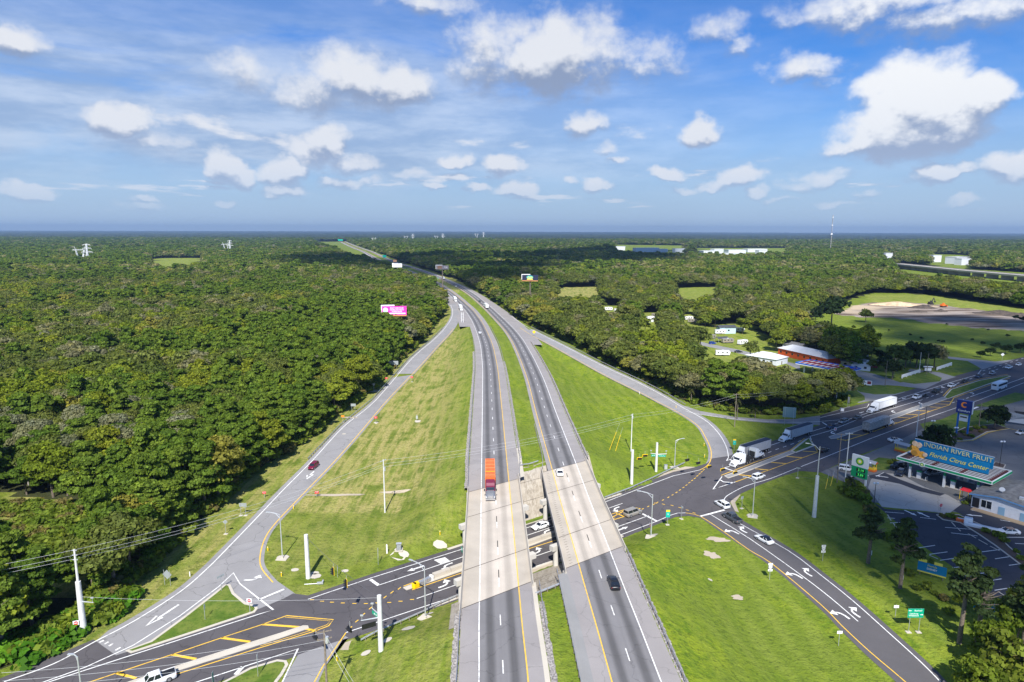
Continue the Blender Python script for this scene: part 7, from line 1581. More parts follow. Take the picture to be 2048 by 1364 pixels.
for sx_, sy_, dx_, dy_ in ((0, 12.2, 14.2, .25), (0, -12.2, 14.2, .25), (-7, 0, .25, 24.15), (7, 0, .25, 24.15)):
    part(cn, 'fascia', 'cnf%.1f%.1f' % (sx_, sy_), lambda m_: m_.box((sx_, sy_, 5.42), (dx_, dy_, .95)), M_WFAS)
    part(cn, 'green_band', 'cng%.1f%.1f' % (sx_, sy_), lambda m_: m_.box((sx_*1.012, sy_*1.008, 5.45), (dx_-.1, dy_+.05, .55)), M_GREEN)
for k in range(10): part(cn, 'roof_rib', 'cnr', lambda m_: [m_.box((0, y, 0), (.24, 6.6, .12)) for y in (-7.9, -.6, 6.6)], M_WFAS, loc=(-5.9+k*1.3, 0, 5.57))
for y_ in (10.0, 3.1, -4.2, -11.3)[1:]+(9.9,): part(cn, 'roof_beam', 'cnbm', lambda m_: m_.box((0, 0, 0), (13.2, .55, .32)), M_BEAMR, loc=(0, y_, 5.64))
for sx_ in (-5.5, 4.2):
    for y_ in (8.9, -.3, -8.7):
        part(cn, 'column', 'cncol', lambda m_: (m_.box((0, 0, 1.7), (.55, .55, 3.4)),), M_WFAS, loc=(sx_, y_, 0)); part(cn, 'column_top', 'cncolt', lambda m_: (m_.box((0, 0, 4.2), (.54, .54, 1.8)),), M_GREEN, loc=(sx_, y_, 0))
part(cn, 'emblem', 'cnemb', lambda m_: m_.tube((-7.32, 5.2, 5.45), (-7.05, 5.2, 5.45), .72, n=20), M_WFAS); 
def sunburst(parent, c, r, ax='x'):
    for k, (rr_, col) in enumerate(((1.0, (0, .22, .07)), (.78, (.15, .45, .03)), (.56, (.75, .72, .05)), (.32, (.85, .85, .75)))):
        m_ = pbr('burst%d' % k, col, .4); mb = MB(); n_ = 36; vs = []
        for i in range(n_): q_ = r*rr_*(1 if i % 2 else .82); a = 6.283*i/n_; vs.append((c[0]-.01*(k+1), c[1]+q_*math.cos(a), c[2]+q_*math.sin(a)))
        mb.add(vs, [tuple(range(n_-1, -1, -1))]); mb.build('emblem_ring', m_, parent)
sunburst(cn, (-7.33, 5.2, 5.45), .58)
TR = (R(90), 0, R(-90))
bs = croot('roof_sign', 'blue rooftop board reading INDIAN RIVER FRUIT in cream letters, the rear one', 'sign', 131.4, -40.2)
part(bs, 'board', 'bsb', lambda m_: m_.box((0, 0, 8.15), (.35, 20.6, 3.6)), M_SGNB); part(bs, 'frame', 'bsf', lambda m_: (m_.box((0, 0, 9.98), (.42, 20.8, .10)), [m_.tube((.1, y, 5.6), (.1, y, 6.4), .09) for y in (-9, -3, 3, 9)]), M_ALU)
text(bs, 'INDIAN RIVER FRUIT', 1.95, (-.20, -1.2, 8.85), TR, M_LETC, ext=.05, bold=.0, xs=1.0)
fs_ = croot('roof_sign', 'blue rooftop board reading Florida Citrus Center in yellow script, the front one', 'sign', 127.9, -41.9)
part(fs_, 'board', 'fsb', lambda m_: m_.box((0, 0, 7.25), (.30, 17.6, 3.0)), M_SGNB); part(fs_, 'frame', 'fsf', lambda m_: [m_.tube((.3, y, 5.6), (.1, y, 8.0), .08) for y in (-8, -3, 3, 8)], M_ALU)
text(fs_, 'Florida Citrus Center', 1.85, (-.18, -1.0, 7.3), TR, M_LET, ext=.05, bold=.0, shear=.35, xs=.92)
fr = croot('fruit_figure', 'cut-out cluster of big oranges at the left end of the rooftop boards', 'sign', 127.5, -31.8)
for k, (y_, z_, r_, mt_) in enumerate(((0, 6.9, 1.25, M_ORNG), (-1.9, 6.6, 1.05, M_ORNG), (.1, 8.4, 1.0, M_ORNG), (.3, 9.6, .75, M_ORNL), (-.9, 9.4, .8, M_ORNL), (-2.8, 6.9, .6, M_ORNL))): part(fr, 'orange', 'fro%d' % k, lambda m_: m_.tube((-.15, y_, z_), (.15, y_, z_), r_, n=20), mt_, loc=(-.06*k, 0, 0))
part(fr, 'slice', 'frs', lambda m_: m_.tube((-.55, 0, 6.8), (-.5, 0, 6.8), .75, n=16), pbr('slice', (.45, .22, .03), .5)); part(fr, 'leg', 'frl', lambda m_: m_.tube((.3, 0, 5.6), (.3, 0, 8), .1), M_ALU)
# pumps
for i, (s_, q_) in enumerate(((124.6, -34.6), (124.6, -43.6), (133.2, -34.8), (133.2, -43.8))):
    pu = croot('fuel_pump', ('white and green fuel pump under the canopy, ' + ('front left', 'front middle', 'back left', 'back middle')[i]), 'fuel pump', s_, q_, .1)
    part(pu, 'island', 'pmi', lambda m_: m_.box((0, 0, .08), (1.3, 4.6, .16)), M_APRON); part(pu, 'body', 'pmb', lambda m_: m_.box((0, 0, 1.1), (.7, 1.1, 1.9)), M_WFAS); part(pu, 'top', 'pmt', lambda m_: m_.box((0, 0, 2.25), (.8, 1.3, .42)), M_GREEN); part(pu, 'guard', 'pmg', lambda m_: [m_.tube((x, y, .1), (x, y, 1.1), .07, n=8) for x in (-.5, .5) for y in (-2, 2)], M_WFAS)
# store
M_WALL = pbr('store_white_wall', (.60, .63, .68), .7, var=.06, vscale=1.5); M_ROOFG = pbr('store_roof', (.14, .14, .14), .9, var=.3, vscale=.8); M_LBLUE = pbr('door_blue', (.22, .38, .52), .5); M_TRIMB = pbr('trim_blue', (.12, .28, .52), .5)
stt = croot('store_building', 'low white store with blue trim right of the fuel canopy', 'store', 123.4, -66.0)
gp = [(14.2, 0), (14.2, 3.7), (8.4, 4.7), (-14, 2.9), (-14, 0)]
part(stt, 'wall', 'stw', lambda m_: m_.add([(x, y, z) for x in (-9, 9) for y, z in gp], [(4, 3, 2, 1, 0), (5, 6, 7, 8, 9)]+[(i, i+1, 6+i, 5+i) for i in range(4)]), M_WALL)
part(stt, 'roof', 'str', lambda m_: m_.add([(x, y, z+dz_) for dz_ in (.05, .2) for x in (-9.6, 9.6) for y, z in ((14.8, 3.6), (8.4, 4.72), (-14.6, 2.85))], [(0, 3, 4, 1), (1, 4, 5, 2), (6, 7, 10, 9), (7, 8, 11, 10), (0, 1, 7, 6), (1, 2, 8, 7), (3, 9, 10, 4), (4, 10, 11, 5)]), M_ROOFG)
part(stt, 'fascia', 'stf', lambda m_: m_.add([(-9.65, y, z+dz_) for y, z in ((14.8, 3.7), (8.4, 4.82), (-14.6, 2.95)) for dz_ in (-.25, .12)], [(0, 1, 3, 2), (2, 3, 5, 4)]), M_TRIMB)
for y_, w_ in ((7.4, 1.4), (2.6, 1.6)): part(stt, 'door', 'std%.1f' % w_, lambda m_: m_.box((0, 0, 1.15), (.1, w_, 2.3)), M_LBLUE, loc=(-9.04, y_, 0))
wn_ = part(stt, 'window', 'stwin', lambda m_: m_.box((-9.04, 10.8, 1.9), (.1, 2.4, 1.9)), M_GLASS); part(wn_, 'frame', 'stwf', lambda m_: [m_.box((-9.1, y, 1.9), (.06, .1, 2.4)) for y in (9.6, 10.8, 12.0)], M_WFAS)
part(stt, 'entrance', 'sten', lambda m_: m_.box((-9.04, 13.2, 1.6), (.1, 1.6, 2.6)), M_BLACK); part(stt, 'walkway', 'stwk', lambda m_: m_.box((-10.2, 0, .08), (2.2, 27, .16)), pbr('walkway', (.36, .26, .16), .9)); part(stt, 'satellite_dish', 'stds', lambda m_: (m_.tube((-5, 9, 4.6), (-5, 9, 5.6), .06), m_.tube((-5.1, 9, 5.7), (-5.2, 9, 5.8), .7, .62, n=16)), M_ALU)
part(stt, 'roof_unit', 'sru', lambda m_: (m_.box((-5.5, 4.5, 4.9), (1.0, .9, .7)), m_.box((-2.5, 1.0, 4.4), (.7, .6, .6))), M_ALU)
kb = croot('entrance_kiosk', 'small red and yellow shelter by the store corner', 'kiosk', 118.7, -48.8)
part(kb, 'roof', 'kbr', lambda m_: m_.loft([[(-1, -1.2, 2.6), (1, -1.2, 2.6), (1, 1.2, 2.6), (-1, 1.2, 2.6)], [(-.5, -.8, 3.1), (.5, -.8, 3.1), (.5, .8, 3.1), (-.5, .8, 3.1)]]), M_SRED)
for sx_ in (-.8, .8):
    for sy in (-1, 1): part(kb, 'post', 'kbp', lambda m_: m_.box((0, 0, 1.3), (.12, .12, 2.6)), M_SYEL, loc=(sx_, sy, 0))
# fruit stands
M_STOR = pbr('stand_orange', (.75, .16, .02), .5); M_STY = pbr('stand_yellow', (.80, .52, .02), .5)
for s_, q_, lb in ((119.6, -22.3, 'orange and yellow fruit stand beside the price sign'), (145.9, -20.6, 'orange and yellow fruit stand left of the rooftop boards')):
    fs2 = croot('fruit_stand', lb, 'fruit stand', s_, q_, 0, R(-2)); part(fs2, 'counter', 'fsc', lambda m_: m_.box((0, 0, .95), (1.7, 4.2, .55)), M_STY); part(fs2, 'base', 'fsba', lambda m_: m_.box((0, 0, .4), (1.8, 4.4, .6)), M_STOR)
    for sx_ in (-.7, .7):
        for sy in (-2, 2): part(fs2, 'post', 'fsp', lambda m_: m_.box((0, 0, 1.6), (.14, .14, 2.2)), M_STY, loc=(sx_, sy, 0))
    part(fs2, 'roof', 'fsr', lambda m_: m_.add([(-1.2, -2.5, 2.7), (-1.2, 2.5, 2.7), (0, 2.5, 3.4), (0, -2.5, 3.4), (1.2, 2.5, 2.7), (1.2, -2.5, 2.7)], [(1, 0, 3, 2), (2, 3, 5, 4)]), M_TSIDE); part(fs2, 'gable', 'fsg', lambda m_: [m_.add([(-1.15, y, 2.7), (1.15, y, 2.7), (0, y, 3.35)], [(0, 1, 2), (2, 1, 0)]) for y in (-2.4, 2.4)], M_STOR)
# price sign
pg = croot('price_sign', 'tall white and green fuel price sign with a sunburst emblem', 'sign', 105.8, -26.2)
for y_ in (2.0, -2.0): part(pg, 'leg', 'pgl', lambda m_: m_.box((0, 0, 3.6), (.45, .45, 7.2)), M_WFAS, loc=(0, y_, 0))
part(pg, 'emblem_board', 'pge', lambda m_: m_.box((0, 0, 6.9), (.6, 4.6, 3.4)), M_WFAS); sunburst(pg, (-.32, 0, 6.9), 1.25); part(pg, 'price_board', 'pgp', lambda m_: m_.box((0, 0, 3.55), (.55, 4.5, 3.2)), M_GREEN)
for z_, s2 in ((4.3, '3.19'), (2.9, '3.89')): part(pg, 'price_panel', 'pgpp', lambda m_: m_.box((-.29, -.5, 0), (.03, 2.5, 1.0)), M_BLACK, loc=(0, 0, z_)); text(pg, s2, 1.0, (-.33, -.5, z_-.02), TR, pbr('price_green', (.05, .6, .1), .4, emis=.6))
# hotel sign
ch = croot('hotel_sign', 'tall blue hotel sign with an orange crescent on two legs', 'sign', 183.2, -24.4, 0, R(4))
for y_ in (1.7, -1.7): part(ch, 'leg', 'chl', lambda m_: m_.box((0, 0, 4.4), (.5, .5, 8.8)), M_SBLUE, loc=(0, y_, 0))
part(ch, 'board', 'chb', lambda m_: m_.box((0, 0, 10.6), (1.6, 4.8, 4.8)), pbr('hotel_blue', (.01, .025, .16), .4)); part(ch, 'side_face', 'chs', lambda m_: m_.box((0, -2.42, 10.6), (1.5, .06, 4.7)), M_WFAS)
text(ch, 'Comfort', 1.05, (-.83, 0, 9.2), TR, M_WFAS, bold=.02)
def cres(m_):
    vs = []; n_ = 22
    for i in range(n_+1): a = R(50+260*i/n_); vs += [(-.83, -1.05*math.cos(a), 11.4+1.05*math.sin(a)), (-.83, -.12-.62*math.cos(a), 11.45+.62*math.sin(a))]
    m_.add(vs, [(2*i, 2*i+2, 2*i+3, 2*i+1) for i in range(n_)])
part(ch, 'crescent', 'chc', cres, pbr('crescent_orange', (.85, .25, .02), .4)); part(ch, 'lower_board', 'chlb', lambda m_: m_.box((-.1, 0, 6.4), (.4, 2.6, 2.3)), M_WFAS); part(ch, 'lettering_band', 'chlc', lambda m_: m_.box((-.32, 0, 6.8), (.05, 2.1, .5)), pbr('brown', (.08, .06, .02), .5))
# lamps of the forecourt
for px, lb, h_ in (((1733, 965), 'thin lamp on a post behind the price sign', 6), ((1748, 1005), 'short dark lamp post at the apron edge', 5.5), ((1999, 932), 'dark lamp post on a small island right of the rooftop boards', 8), ((1862, 880), 'lamp with two round heads before the bushy tree', 7), ((1908, 895), 'thin lamp post between bushy tree and hotel sign', 7)):
    x, y, z = G(*px); lp_ = root('forecourt_lamp', lb, 'lamp post', (x, y, z)); part(lp_, 'post', 'fl%.1f' % h_, lambda m_: m_.tube((0, 0, 0), (0, 0, h_), .10, .07, n=8), M_CHASS); part(lp_, 'lamp', 'flh%.1f' % h_, lambda m_: (m_.tube((-.7, 0, h_), (-.2, 0, h_+.05), .26, n=10), m_.tube((.2, 0, h_+.05), (.7, 0, h_), .26, n=10)), M_SWHITE)
# stuff on the lot islands
for i, (px, d_, mt_, lb, nm) in enumerate((((1928, 1045), (3.4, 1.0, .9), PORT, 'orange crate on the parking lot island', 'orange_crate'), ((1936, 1048), (1.8, 1.6, 1.7), M_SWHITE, 'white box at the left end of the low tank row', 'ice_box'), ((1965, 1058), (7.5, 1.2, .9), M_SWHITE, 'long low white tank on the lot island', 'water_tank'))):
    x, y, z = G(*px); o_ = root(nm, lb, 'crate' if i == 0 else 'tank', (x, y, z), R(-38)); part(o_, 'shell', 'isl%d' % i, lambda m_: m_.loft([[(-d_[0]/2, -d_[1]/2, .1), (d_[0]/2, -d_[1]/2, .1), (d_[0]/2, d_[1]/2, .1), (-d_[0]/2, d_[1]/2, .1)], [(-d_[0]/2, -d_[1]/2, d_[2]*.8), (d_[0]/2, -d_[1]/2, d_[2]*.8), (d_[0]/2, d_[1]/2, d_[2]*.8), (-d_[0]/2, d_[1]/2, d_[2]*.8)], [(-d_[0]/2+.1, -d_[1]/2+.15, d_[2]), (d_[0]/2-.1, -d_[1]/2+.15, d_[2]), (d_[0]/2-.1, d_[1]/2-.15, d_[2]), (-d_[0]/2+.1, d_[1]/2-.15, d_[2])]]), mt_); part(o_, 'lid', 'isll%d' % i, lambda m_: m_.box((0, 0, d_[2]+.03), (d_[0]*.8, d_[1]*.5, .06)), M_ALU)
M_MULCH = asphalt('mulch', (.10, .07, .055), stain=.5)
for px in ([(1872, 1030), (1890, 1027), (1918, 1030), (1940, 1040), (1985, 1060), (2020, 1095), (2048, 1118), (2100, 1150), (2090, 1170), (2040, 1130), (1990, 1092), (1955, 1068), (1920, 1046), (1885, 1040)], [(1915, 1003), (1928, 1000), (1960, 1003), (1945, 1010), (1925, 1008)], [(1999, 1022), (2012, 1010), (2030, 1016), (2020, 1030)], [(1983, 932), (1990, 924), (2012, 930), (2008, 937)], [(1905, 882), (1945, 880), (1975, 864), (2020, 858), (1990, 848), (1930, 855), (1900, 868)]):
    o_ = island('planted_island', px, .16, .3, M_MULCH)
mb = MB(); ribbon(mb, GP([(1910, 884), (1945, 882), (1976, 866), (2003, 860), (2018, 858), (2040, 863)]), .3, .19); struct(mb.build('yellow_kerb', M_STY))
mb = MB()
for a_, b_ in (((1893, 1035), (1901, 1043)), ((1903, 1045), (1911, 1054)), ((1914, 1056), (1921, 1063)), ((1936, 1068), (1952, 1077)), ((1957, 1080), (1975, 1090)), ((1980, 1093), (2000, 1103)), ((1910, 1003), (1925, 1008)), ((1990, 1012), (2008, 1017))): ribbon(mb, GP([a_, b_]), .3, .12)
for q_ in range(len(mb.f)): pass
ws_ = mb.build('wheel_stops', M_KERB); ws_['kind'] = 'stuff'; ws_['label'] = 'row of pale concrete wheel stops'
mb = MB()
for a_, b_ in (((1775, 1030), (1782, 1042)), ((1786, 1046), (1794, 1058)), ((1839, 1100), (1853, 1107)), ((1858, 1111), (1876, 1119)), ((1968, 1168), (1982, 1177)), ((1996, 1184), (2012, 1194))): ribbon(mb, GP([a_, b_]), .3, .12)
ws_ = mb.build('wheel_stops', M_KERB); ws_['kind'] = 'stuff'; ws_['label'] = 'row of pale concrete wheel stops along the verge'
# advertising boards between the pines
def adboard(px, lb, l1, l2, w_=5.2):
    x, y, z = G(*px); ab = root('advertising_board', lb, 'billboard', (x, y, z), R(-38)); part(ab, 'post', 'abp', lambda m_: [m_.box((s_, .1, 1.2), (.16, .16, 2.4)) for s_ in (-w_*.4, 0, w_*.4)], M_WOOD)
    part(ab, 'panel', 'abb%.1f' % w_, lambda m_: m_.box((0, 0, 2.0), (w_, .12, 2.0)), M_SGNB); part(ab, 'skirt', 'abs%.1f' % w_, lambda m_: (m_.box((0, -.03, .85), (w_, .08, .3)), m_.box((-w_*.34, 0, 3.35), (1.5, .1, .6)), m_.box((w_*.2, 0, 3.35), (1.5, .1, .6))), M_LET)
    text(ab, l1, .62, (0, -.09, 2.5), (R(90), 0, 0), M_LET); text(ab, l2, .56, (0, -.09, 1.8), (R(90), 0, 0), M_SWHITE, bold=.01)
adboard((1862, 1155), 'blue and yellow ticket board between the first pines', 'Florida', 'DISNEY'); adboard((1990, 1238), 'blue and yellow sweets board near the bottom right corner', 'Florida', 'SALT WATER TAFFIES', 7.0)
for px, lb in (((1736, 1122), 'small white notice nailed low on the first pine'), ((1798, 1172), 'small white notice nailed low on the second pine')):
    x, y, z = G(*px); n_ = root('notice_board', lb, 'notice', (x, y-.5, z+2.2)); part(n_, 'plate', 'ntp', lambda m_: m_.box((0, 0, 0), (.8, .05, 1.0)), M_SWHITE); part(n_, 'frame', 'ntf', lambda m_: m_.box((0, .04, 0), (.9, .04, 1.1)), M_SBACK)
# sail tent at the right edge
x, y, z = G(2030, 850); tn = root('sail_tent', 'grey fabric sail with pale lettering at the right edge', 'tent', (x, y, z), R(-20))
part(tn, 'sail', 'sail', lambda m_: m_.add([(-9, 0, 5.5), (-8, .3, 1.5), (4, 0, 0.6), (12, 2, 3.6), (6, .6, 3.6), (0, .3, 4.6)], [(0, 1, 2, 3, 4, 5)]), pbr('sail_grey', (.34, .37, .40), .6)); part(tn, 'back_sail', 'sailb', lambda m_: m_.add([(0, 3, 4.8), (4, 3, .6), (14, 5, 1.0), (14, 5, 4.0)], [(0, 1, 2, 3)]), M_CHASS)
text(tn, 'TRAD', 2.2, (-2.5, -.1, 3.2), (R(90), 0, 0), M_TSIDE); part(tn, 'pole', 'sailp', lambda m_: [m_.tube((s_, 0, 0), (s_, 0, 5.6), .08) for s_ in (-9, 12)], M_ALU)
# --- far station and houses
M_FBLUE = pbr('far_fascia_blue', (.01, .10, .48), .4); M_ROOFW = pbr('white_metal_roof', (.60, .61, .62), .5, var=.05, vscale=.4); M_OWALL = pbr('orange_wall', (.70, .10, .015), .6); M_CREAM = pbr('cream_wall', (.60, .54, .38), .7); M_RGREY = pbr('grey_shingle_roof', (.20, .20, .21), .9, var=.2, vscale=.8); M_RED = pbr('barn_red', (.22, .02, .03), .7)
fc = root('fuel_canopy', 'far fuel canopy with blue edges and red roof ribs', 'canopy', (*Wp(1655, 733, 4.5), 0), PH)
part(fc, 'deck', 'fcd', lambda m_: m_.box((0, 0, 4.75), (13, 27, .3)), pbr('pale_deck', (.45, .44, .43), .8))
for sx_, sy_, dx_, dy_ in ((0, 13.5, 13.4, .3), (0, -13.5, 13.4, .3), (-6.6, 0, .3, 26.6), (6.6, 0, .3, 26.6)): part(fc, 'fascia', 'fcf%.1f%.1f' % (sx_, sy_), lambda m_: m_.box((sx_, sy_, 4.9), (dx_, dy_, .9)), M_FBLUE); part(fc, 'white_band', 'fcw%.1f%.1f' % (sx_, sy_), lambda m_: m_.box((sx_*1.01, sy_*1.005, 4.5), (dx_, dy_, .35)), M_WFAS)
for k in range(9): part(fc, 'roof_rib', 'fcr', lambda m_: m_.box((0, 0, 0), (12.4, .6, .3)), M_RED, loc=(0, -11.6+k*2.9, 5.05))
part(fc, 'roof_beam', 'fcbm', lambda m_: m_.box((0, 0, 5.25), (.6, 26, .3)), M_RED)
for sx_ in (-4, 4):
    for y_ in (-10, 0, 10): part(fc, 'column', 'fcc', lambda m_: m_.box((0, 0, 2.3), (.6, .6, 4.6)), M_WFAS, loc=(sx_, y_, 0))
def house(px, L_, W_, h_, rise, rz, wall, roof, lb, name='house', cat='house', hip=False, gmat=None, win=True, z0=0):
    x, y = Wp(px[0], px[1], h_*.5); hs_ = root(name, lb, cat, (x, y, z0), rz)
    part(hs_, 'wall', 'hw%.1f%.1f%.1f' % (L_, W_, h_), lambda m_: m_.box((0, 0, h_/2), (L_, W_, h_)), wall); o_ = .6; hx = L_/2+o_; hy = W_/2+o_; rx = hx-(hy if hip else 0)
    part(hs_, 'roof', 'hr%.1f%.1f%.1f%d' % (L_, W_, rise, hip), lambda m_: (m_.add([(-hx, -hy, h_), (hx, -hy, h_), (hx, hy, h_), (-hx, hy, h_), (-rx, 0, h_+rise), (rx, 0, h_+rise)], [(0, 1, 5, 4), (2, 3, 4, 5), (1, 2, 5), (3, 0, 4), (3, 2, 1, 0)])), roof)
    if win:
        for sy in (-1, 1):
            for k in range(max(1, int(L_/4.5))): part(hs_, 'window', 'hwin', lambda m_: m_.box((0, 0, 0), (1.3, .1, 1.1)), M_GLASS, loc=(-L_/2+2.2+k*4.4, sy*(W_/2+.01), h_*.55))
        part(hs_, 'door', 'hdr', lambda m_: m_.box((0, 0, 1.0), (.1, 1.0, 2.0)), M_WOOD, loc=(L_/2+.02, 0, 0))
    return hs_
house((1533, 718), 18, 13, 3.6, 2.4, R(-50), M_WALL, M_ROOFW, 'large pale hip-roofed building left of the far fuel canopy', 'store_building', 'store', hip=True)
house((1618, 712), 36, 11, 4.2, 2.6, R(-68), M_OWALL, M_ROOFW, 'long orange building under a white metal roof', 'orange_building', 'building', hip=True)
house((1590, 694), 12, 8, 3.2, 1.6, R(-60), M_WALL, M_RGREY, 'grey roofed shed behind the long orange building', 'shed', 'shed')
house((1678, 719), 12, 8, 3.4, 2.0, R(-30), M_CREAM, M_RGREY, 'cream cottage beside the orange building'); house((1706, 727), 11, 8, 3.0, 1.8, R(-35), M_CREAM, M_RGREY, 'second cream cottage with grey roof, nearer the road')
house((1722, 733), 9, 7, 3.0, 1.2, R(-30), M_WALL, M_ROOFW, 'small white building with dark windows', 'office', 'building'); house((1743, 729), 6, 4, 2.8, 1.0, R(-30), M_RED, M_ROOFW, 'tiny red hut with white roof', 'hut', 'hut'); house((1729, 704), 4, 4, 4.5, 1.0, R(-20), M_WALL, M_ROOFW, 'narrow white shed half hidden behind dark trees', 'shed', 'shed', win=False)
house((1577, 674), 7, 6, 3.5, 1.5, R(10), M_WALL, M_ROOFW, 'small white outbuilding at the edge of the dark trees', 'shed', 'shed', win=False); house((1452, 660), 12, 6, 4.5, 1.4, R(8), pbr('pale_blue_wall', (.45, .60, .66), .6), pbr('dark_roof', (.06, .065, .075), .6), 'pale blue park house under a dark roof'); house((1300, 640), 7, 4, 2.8, 1.0, R(15), M_WALL, M_ROOFW, 'little white cabin among the trees left of the park', 'cabin', 'cabin', win=False)
# white trough walls, sign box, oval station sign
for a_, b_, lb in (((1803, 757), (1840, 745), 'low white wall on the lawn between the drives, left one'), ((1873, 741), (1903, 731), 'low white wall beside the side road, right one')):
    p_ = Wp(*a_); q_ = Wp(*b_); l_ = math.hypot(q_[0]-p_[0], q_[1]-p_[1]); tw = root('roadside_wall', lb, 'wall', (*p_, 0), math.atan2(q_[1]-p_[1], q_[0]-p_[0])); part(tw, 'panel', 'twp%.1f' % l_, lambda m_: m_.box((l_/2, 0, 1.1), (l_, .25, 1.5)), M_SWHITE)
    for k in range(5): part(tw, 'foot', 'twf', lambda m_: m_.box((0, 0, .2), (.4, .5, .5)), M_SWHITE, loc=(l_*k/4.2+.4, 0, 0))
x, y, z = G(1855, 745); sb_ = root('sign_box', 'white sign box on legs between two poles', 'sign', (x, y, 0), R(-10)); part(sb_, 'box', 'sbx', lambda m_: (m_.box((0, 0, 3.1), (4.5, .6, .5)), m_.box((0, 0, 1.7), (3.2, .5, 1.4))), M_SWHITE); part(sb_, 'leg', 'sbl', lambda m_: [m_.box((s_, 0, 1.4), (.2, .3, 2.8)) for s_ in (-1.7, 1.7)], M_CHASS)
x, y, z = G(1731, 772); sb_ = root('station_sign', 'low white sign with a red panel on the lawn island', 'sign', (x, y, 0), R(-25)); part(sb_, 'board', 'ssb', lambda m_: m_.box((0, 0, 1.6), (5.0, .4, 2.2)), M_SWHITE); part(sb_, 'red_panel', 'ssr', lambda m_: m_.box((1.4, -.22, 1.8), (1.6, .05, 1.4)), M_RED); part(sb_, 'black_panel', 'ssk', lambda m_: m_.box((-1.0, -.22, 1.8), (2.4, .05, .5)), M_SBACK)
x, y, z = G(1703, 757); sb_ = root('station_post_sign', 'blue emblem on a post near the far canopy', 'sign', (x, y, 0), R(0)); part(sb_, 'panel', 'spp', lambda m_: m_.box((0, 0, 5.2), (2.8, .4, 1.9)), M_FBLUE); part(sb_, 'post', 'spo', lambda m_: m_.tube((0, 0, 0), (0, 0, 4.3), .1), M_CHASS)
# billboards above the woods
def billboard(x, y, zc, w_, h_, rz, lb, paintfn, base=M_SWHITE, apron=True):
    bb = root('billboard', lb, 'billboard', (x, y, 0), rz); part(bb, 'panel', 'bbp%.1f%s' % (w_, base.name), lambda m_: m_.box((0, 0, zc), (w_, .5, h_)), base); part(bb, 'column', 'bbc%.1f' % zc, lambda m_: m_.tube((0, .8, 0), (0, .8, zc), .6, n=10), M_BARK); part(bb, 'back_panel', 'bbk%.1f' % w_, lambda m_: m_.box((-w_*.25, 3.2, zc+h_*.1), (w_*.55, .4, h_)), M_SWHITE, rot=(0, 0, R(10)))
    if apron: part(bb, 'catwalk', 'bba%.1f' % w_, lambda m_: m_.box((0, -.6, zc-h_/2-.4), (w_, 1.3, .55)), pbr('catwalk_orange', (.62, .26, .10), .6))
    paintfn(bb, zc); return bb
def pk(bb, zc):
    part(bb, 'picture_disc', 'pkd', lambda m_: m_.disc((-5.7, -.28, zc+.3), 1.7, 'y', 20), pbr('pale_disc', (.55, .72, .85), .5))
    for k in range(3): text(bb, ('BRIGHT HOME FUTURE', 'NURSING AND HEALTH', 'DEGREES ONLINE')[k], 1.2, (1.7, -.3, zc+1.6-k*1.15), (R(90), 0, 0), M_SWHITE, bold=.03, xs=.70)
    part(bb, 'footer', 'pkf', lambda m_: m_.box((2, -.27, zc-1.9), (10.5, .05, .8)), M_SWHITE)
billboard(-77.5, 425, 20.6, 16, 5.8, R(4), 'bright pink billboard rising out of the left woods', pk, pbr('board_pink', (.75, .04, .42), .45))
def zx(bb, zc): part(bb, 'logo_patch', 'zxp', lambda m_: (m_.disc((-.2, -.28, zc+.4), 3.1, 'y', 24, ry=1.5),), pbr('logo_teal', (.05, .45, .42), .45)); part(bb, 'logo_base', 'zxb', lambda m_: m_.box((-.2, -.3, zc-1.4), (5.4, .05, 1.0)), M_LET); text(bb, 'Zabbs', 2.0, (-.1, -.34, zc+.4), (R(90), 0, R(0)), M_LET, shear=.2, bold=.04)
billboard(16.5, 600, 30.0, 14.8, 5.0, R(-8), 'dark billboard with a bright oval logo above the right woods', zx, pbr('board_navy', (.012, .018, .05), .5))
def br_(bb, zc): part(bb, 'brown_field', 'brf', lambda m_: m_.box((-3.2, -.28, zc), (5.2, .05, 3.4)), pbr('field_brown', (.22, .12, .07), .6)); text(bb, 'TGR', 2.2, (4.0, -.3, zc), (R(90), 0, 0), M_SWHITE)
billboard(-84.5, 790, 28.5, 15, 4.8, R(0), 'small white and brown billboard beside the distant freeway', br_, pbr('board_grey', (.20, .18, .20), .5), False)
billboard(-168, 955, 22.0, 14, 5.5, R(0), 'tiny billboard with dark figures left of the distant freeway', br_, M_SWHITE, False)
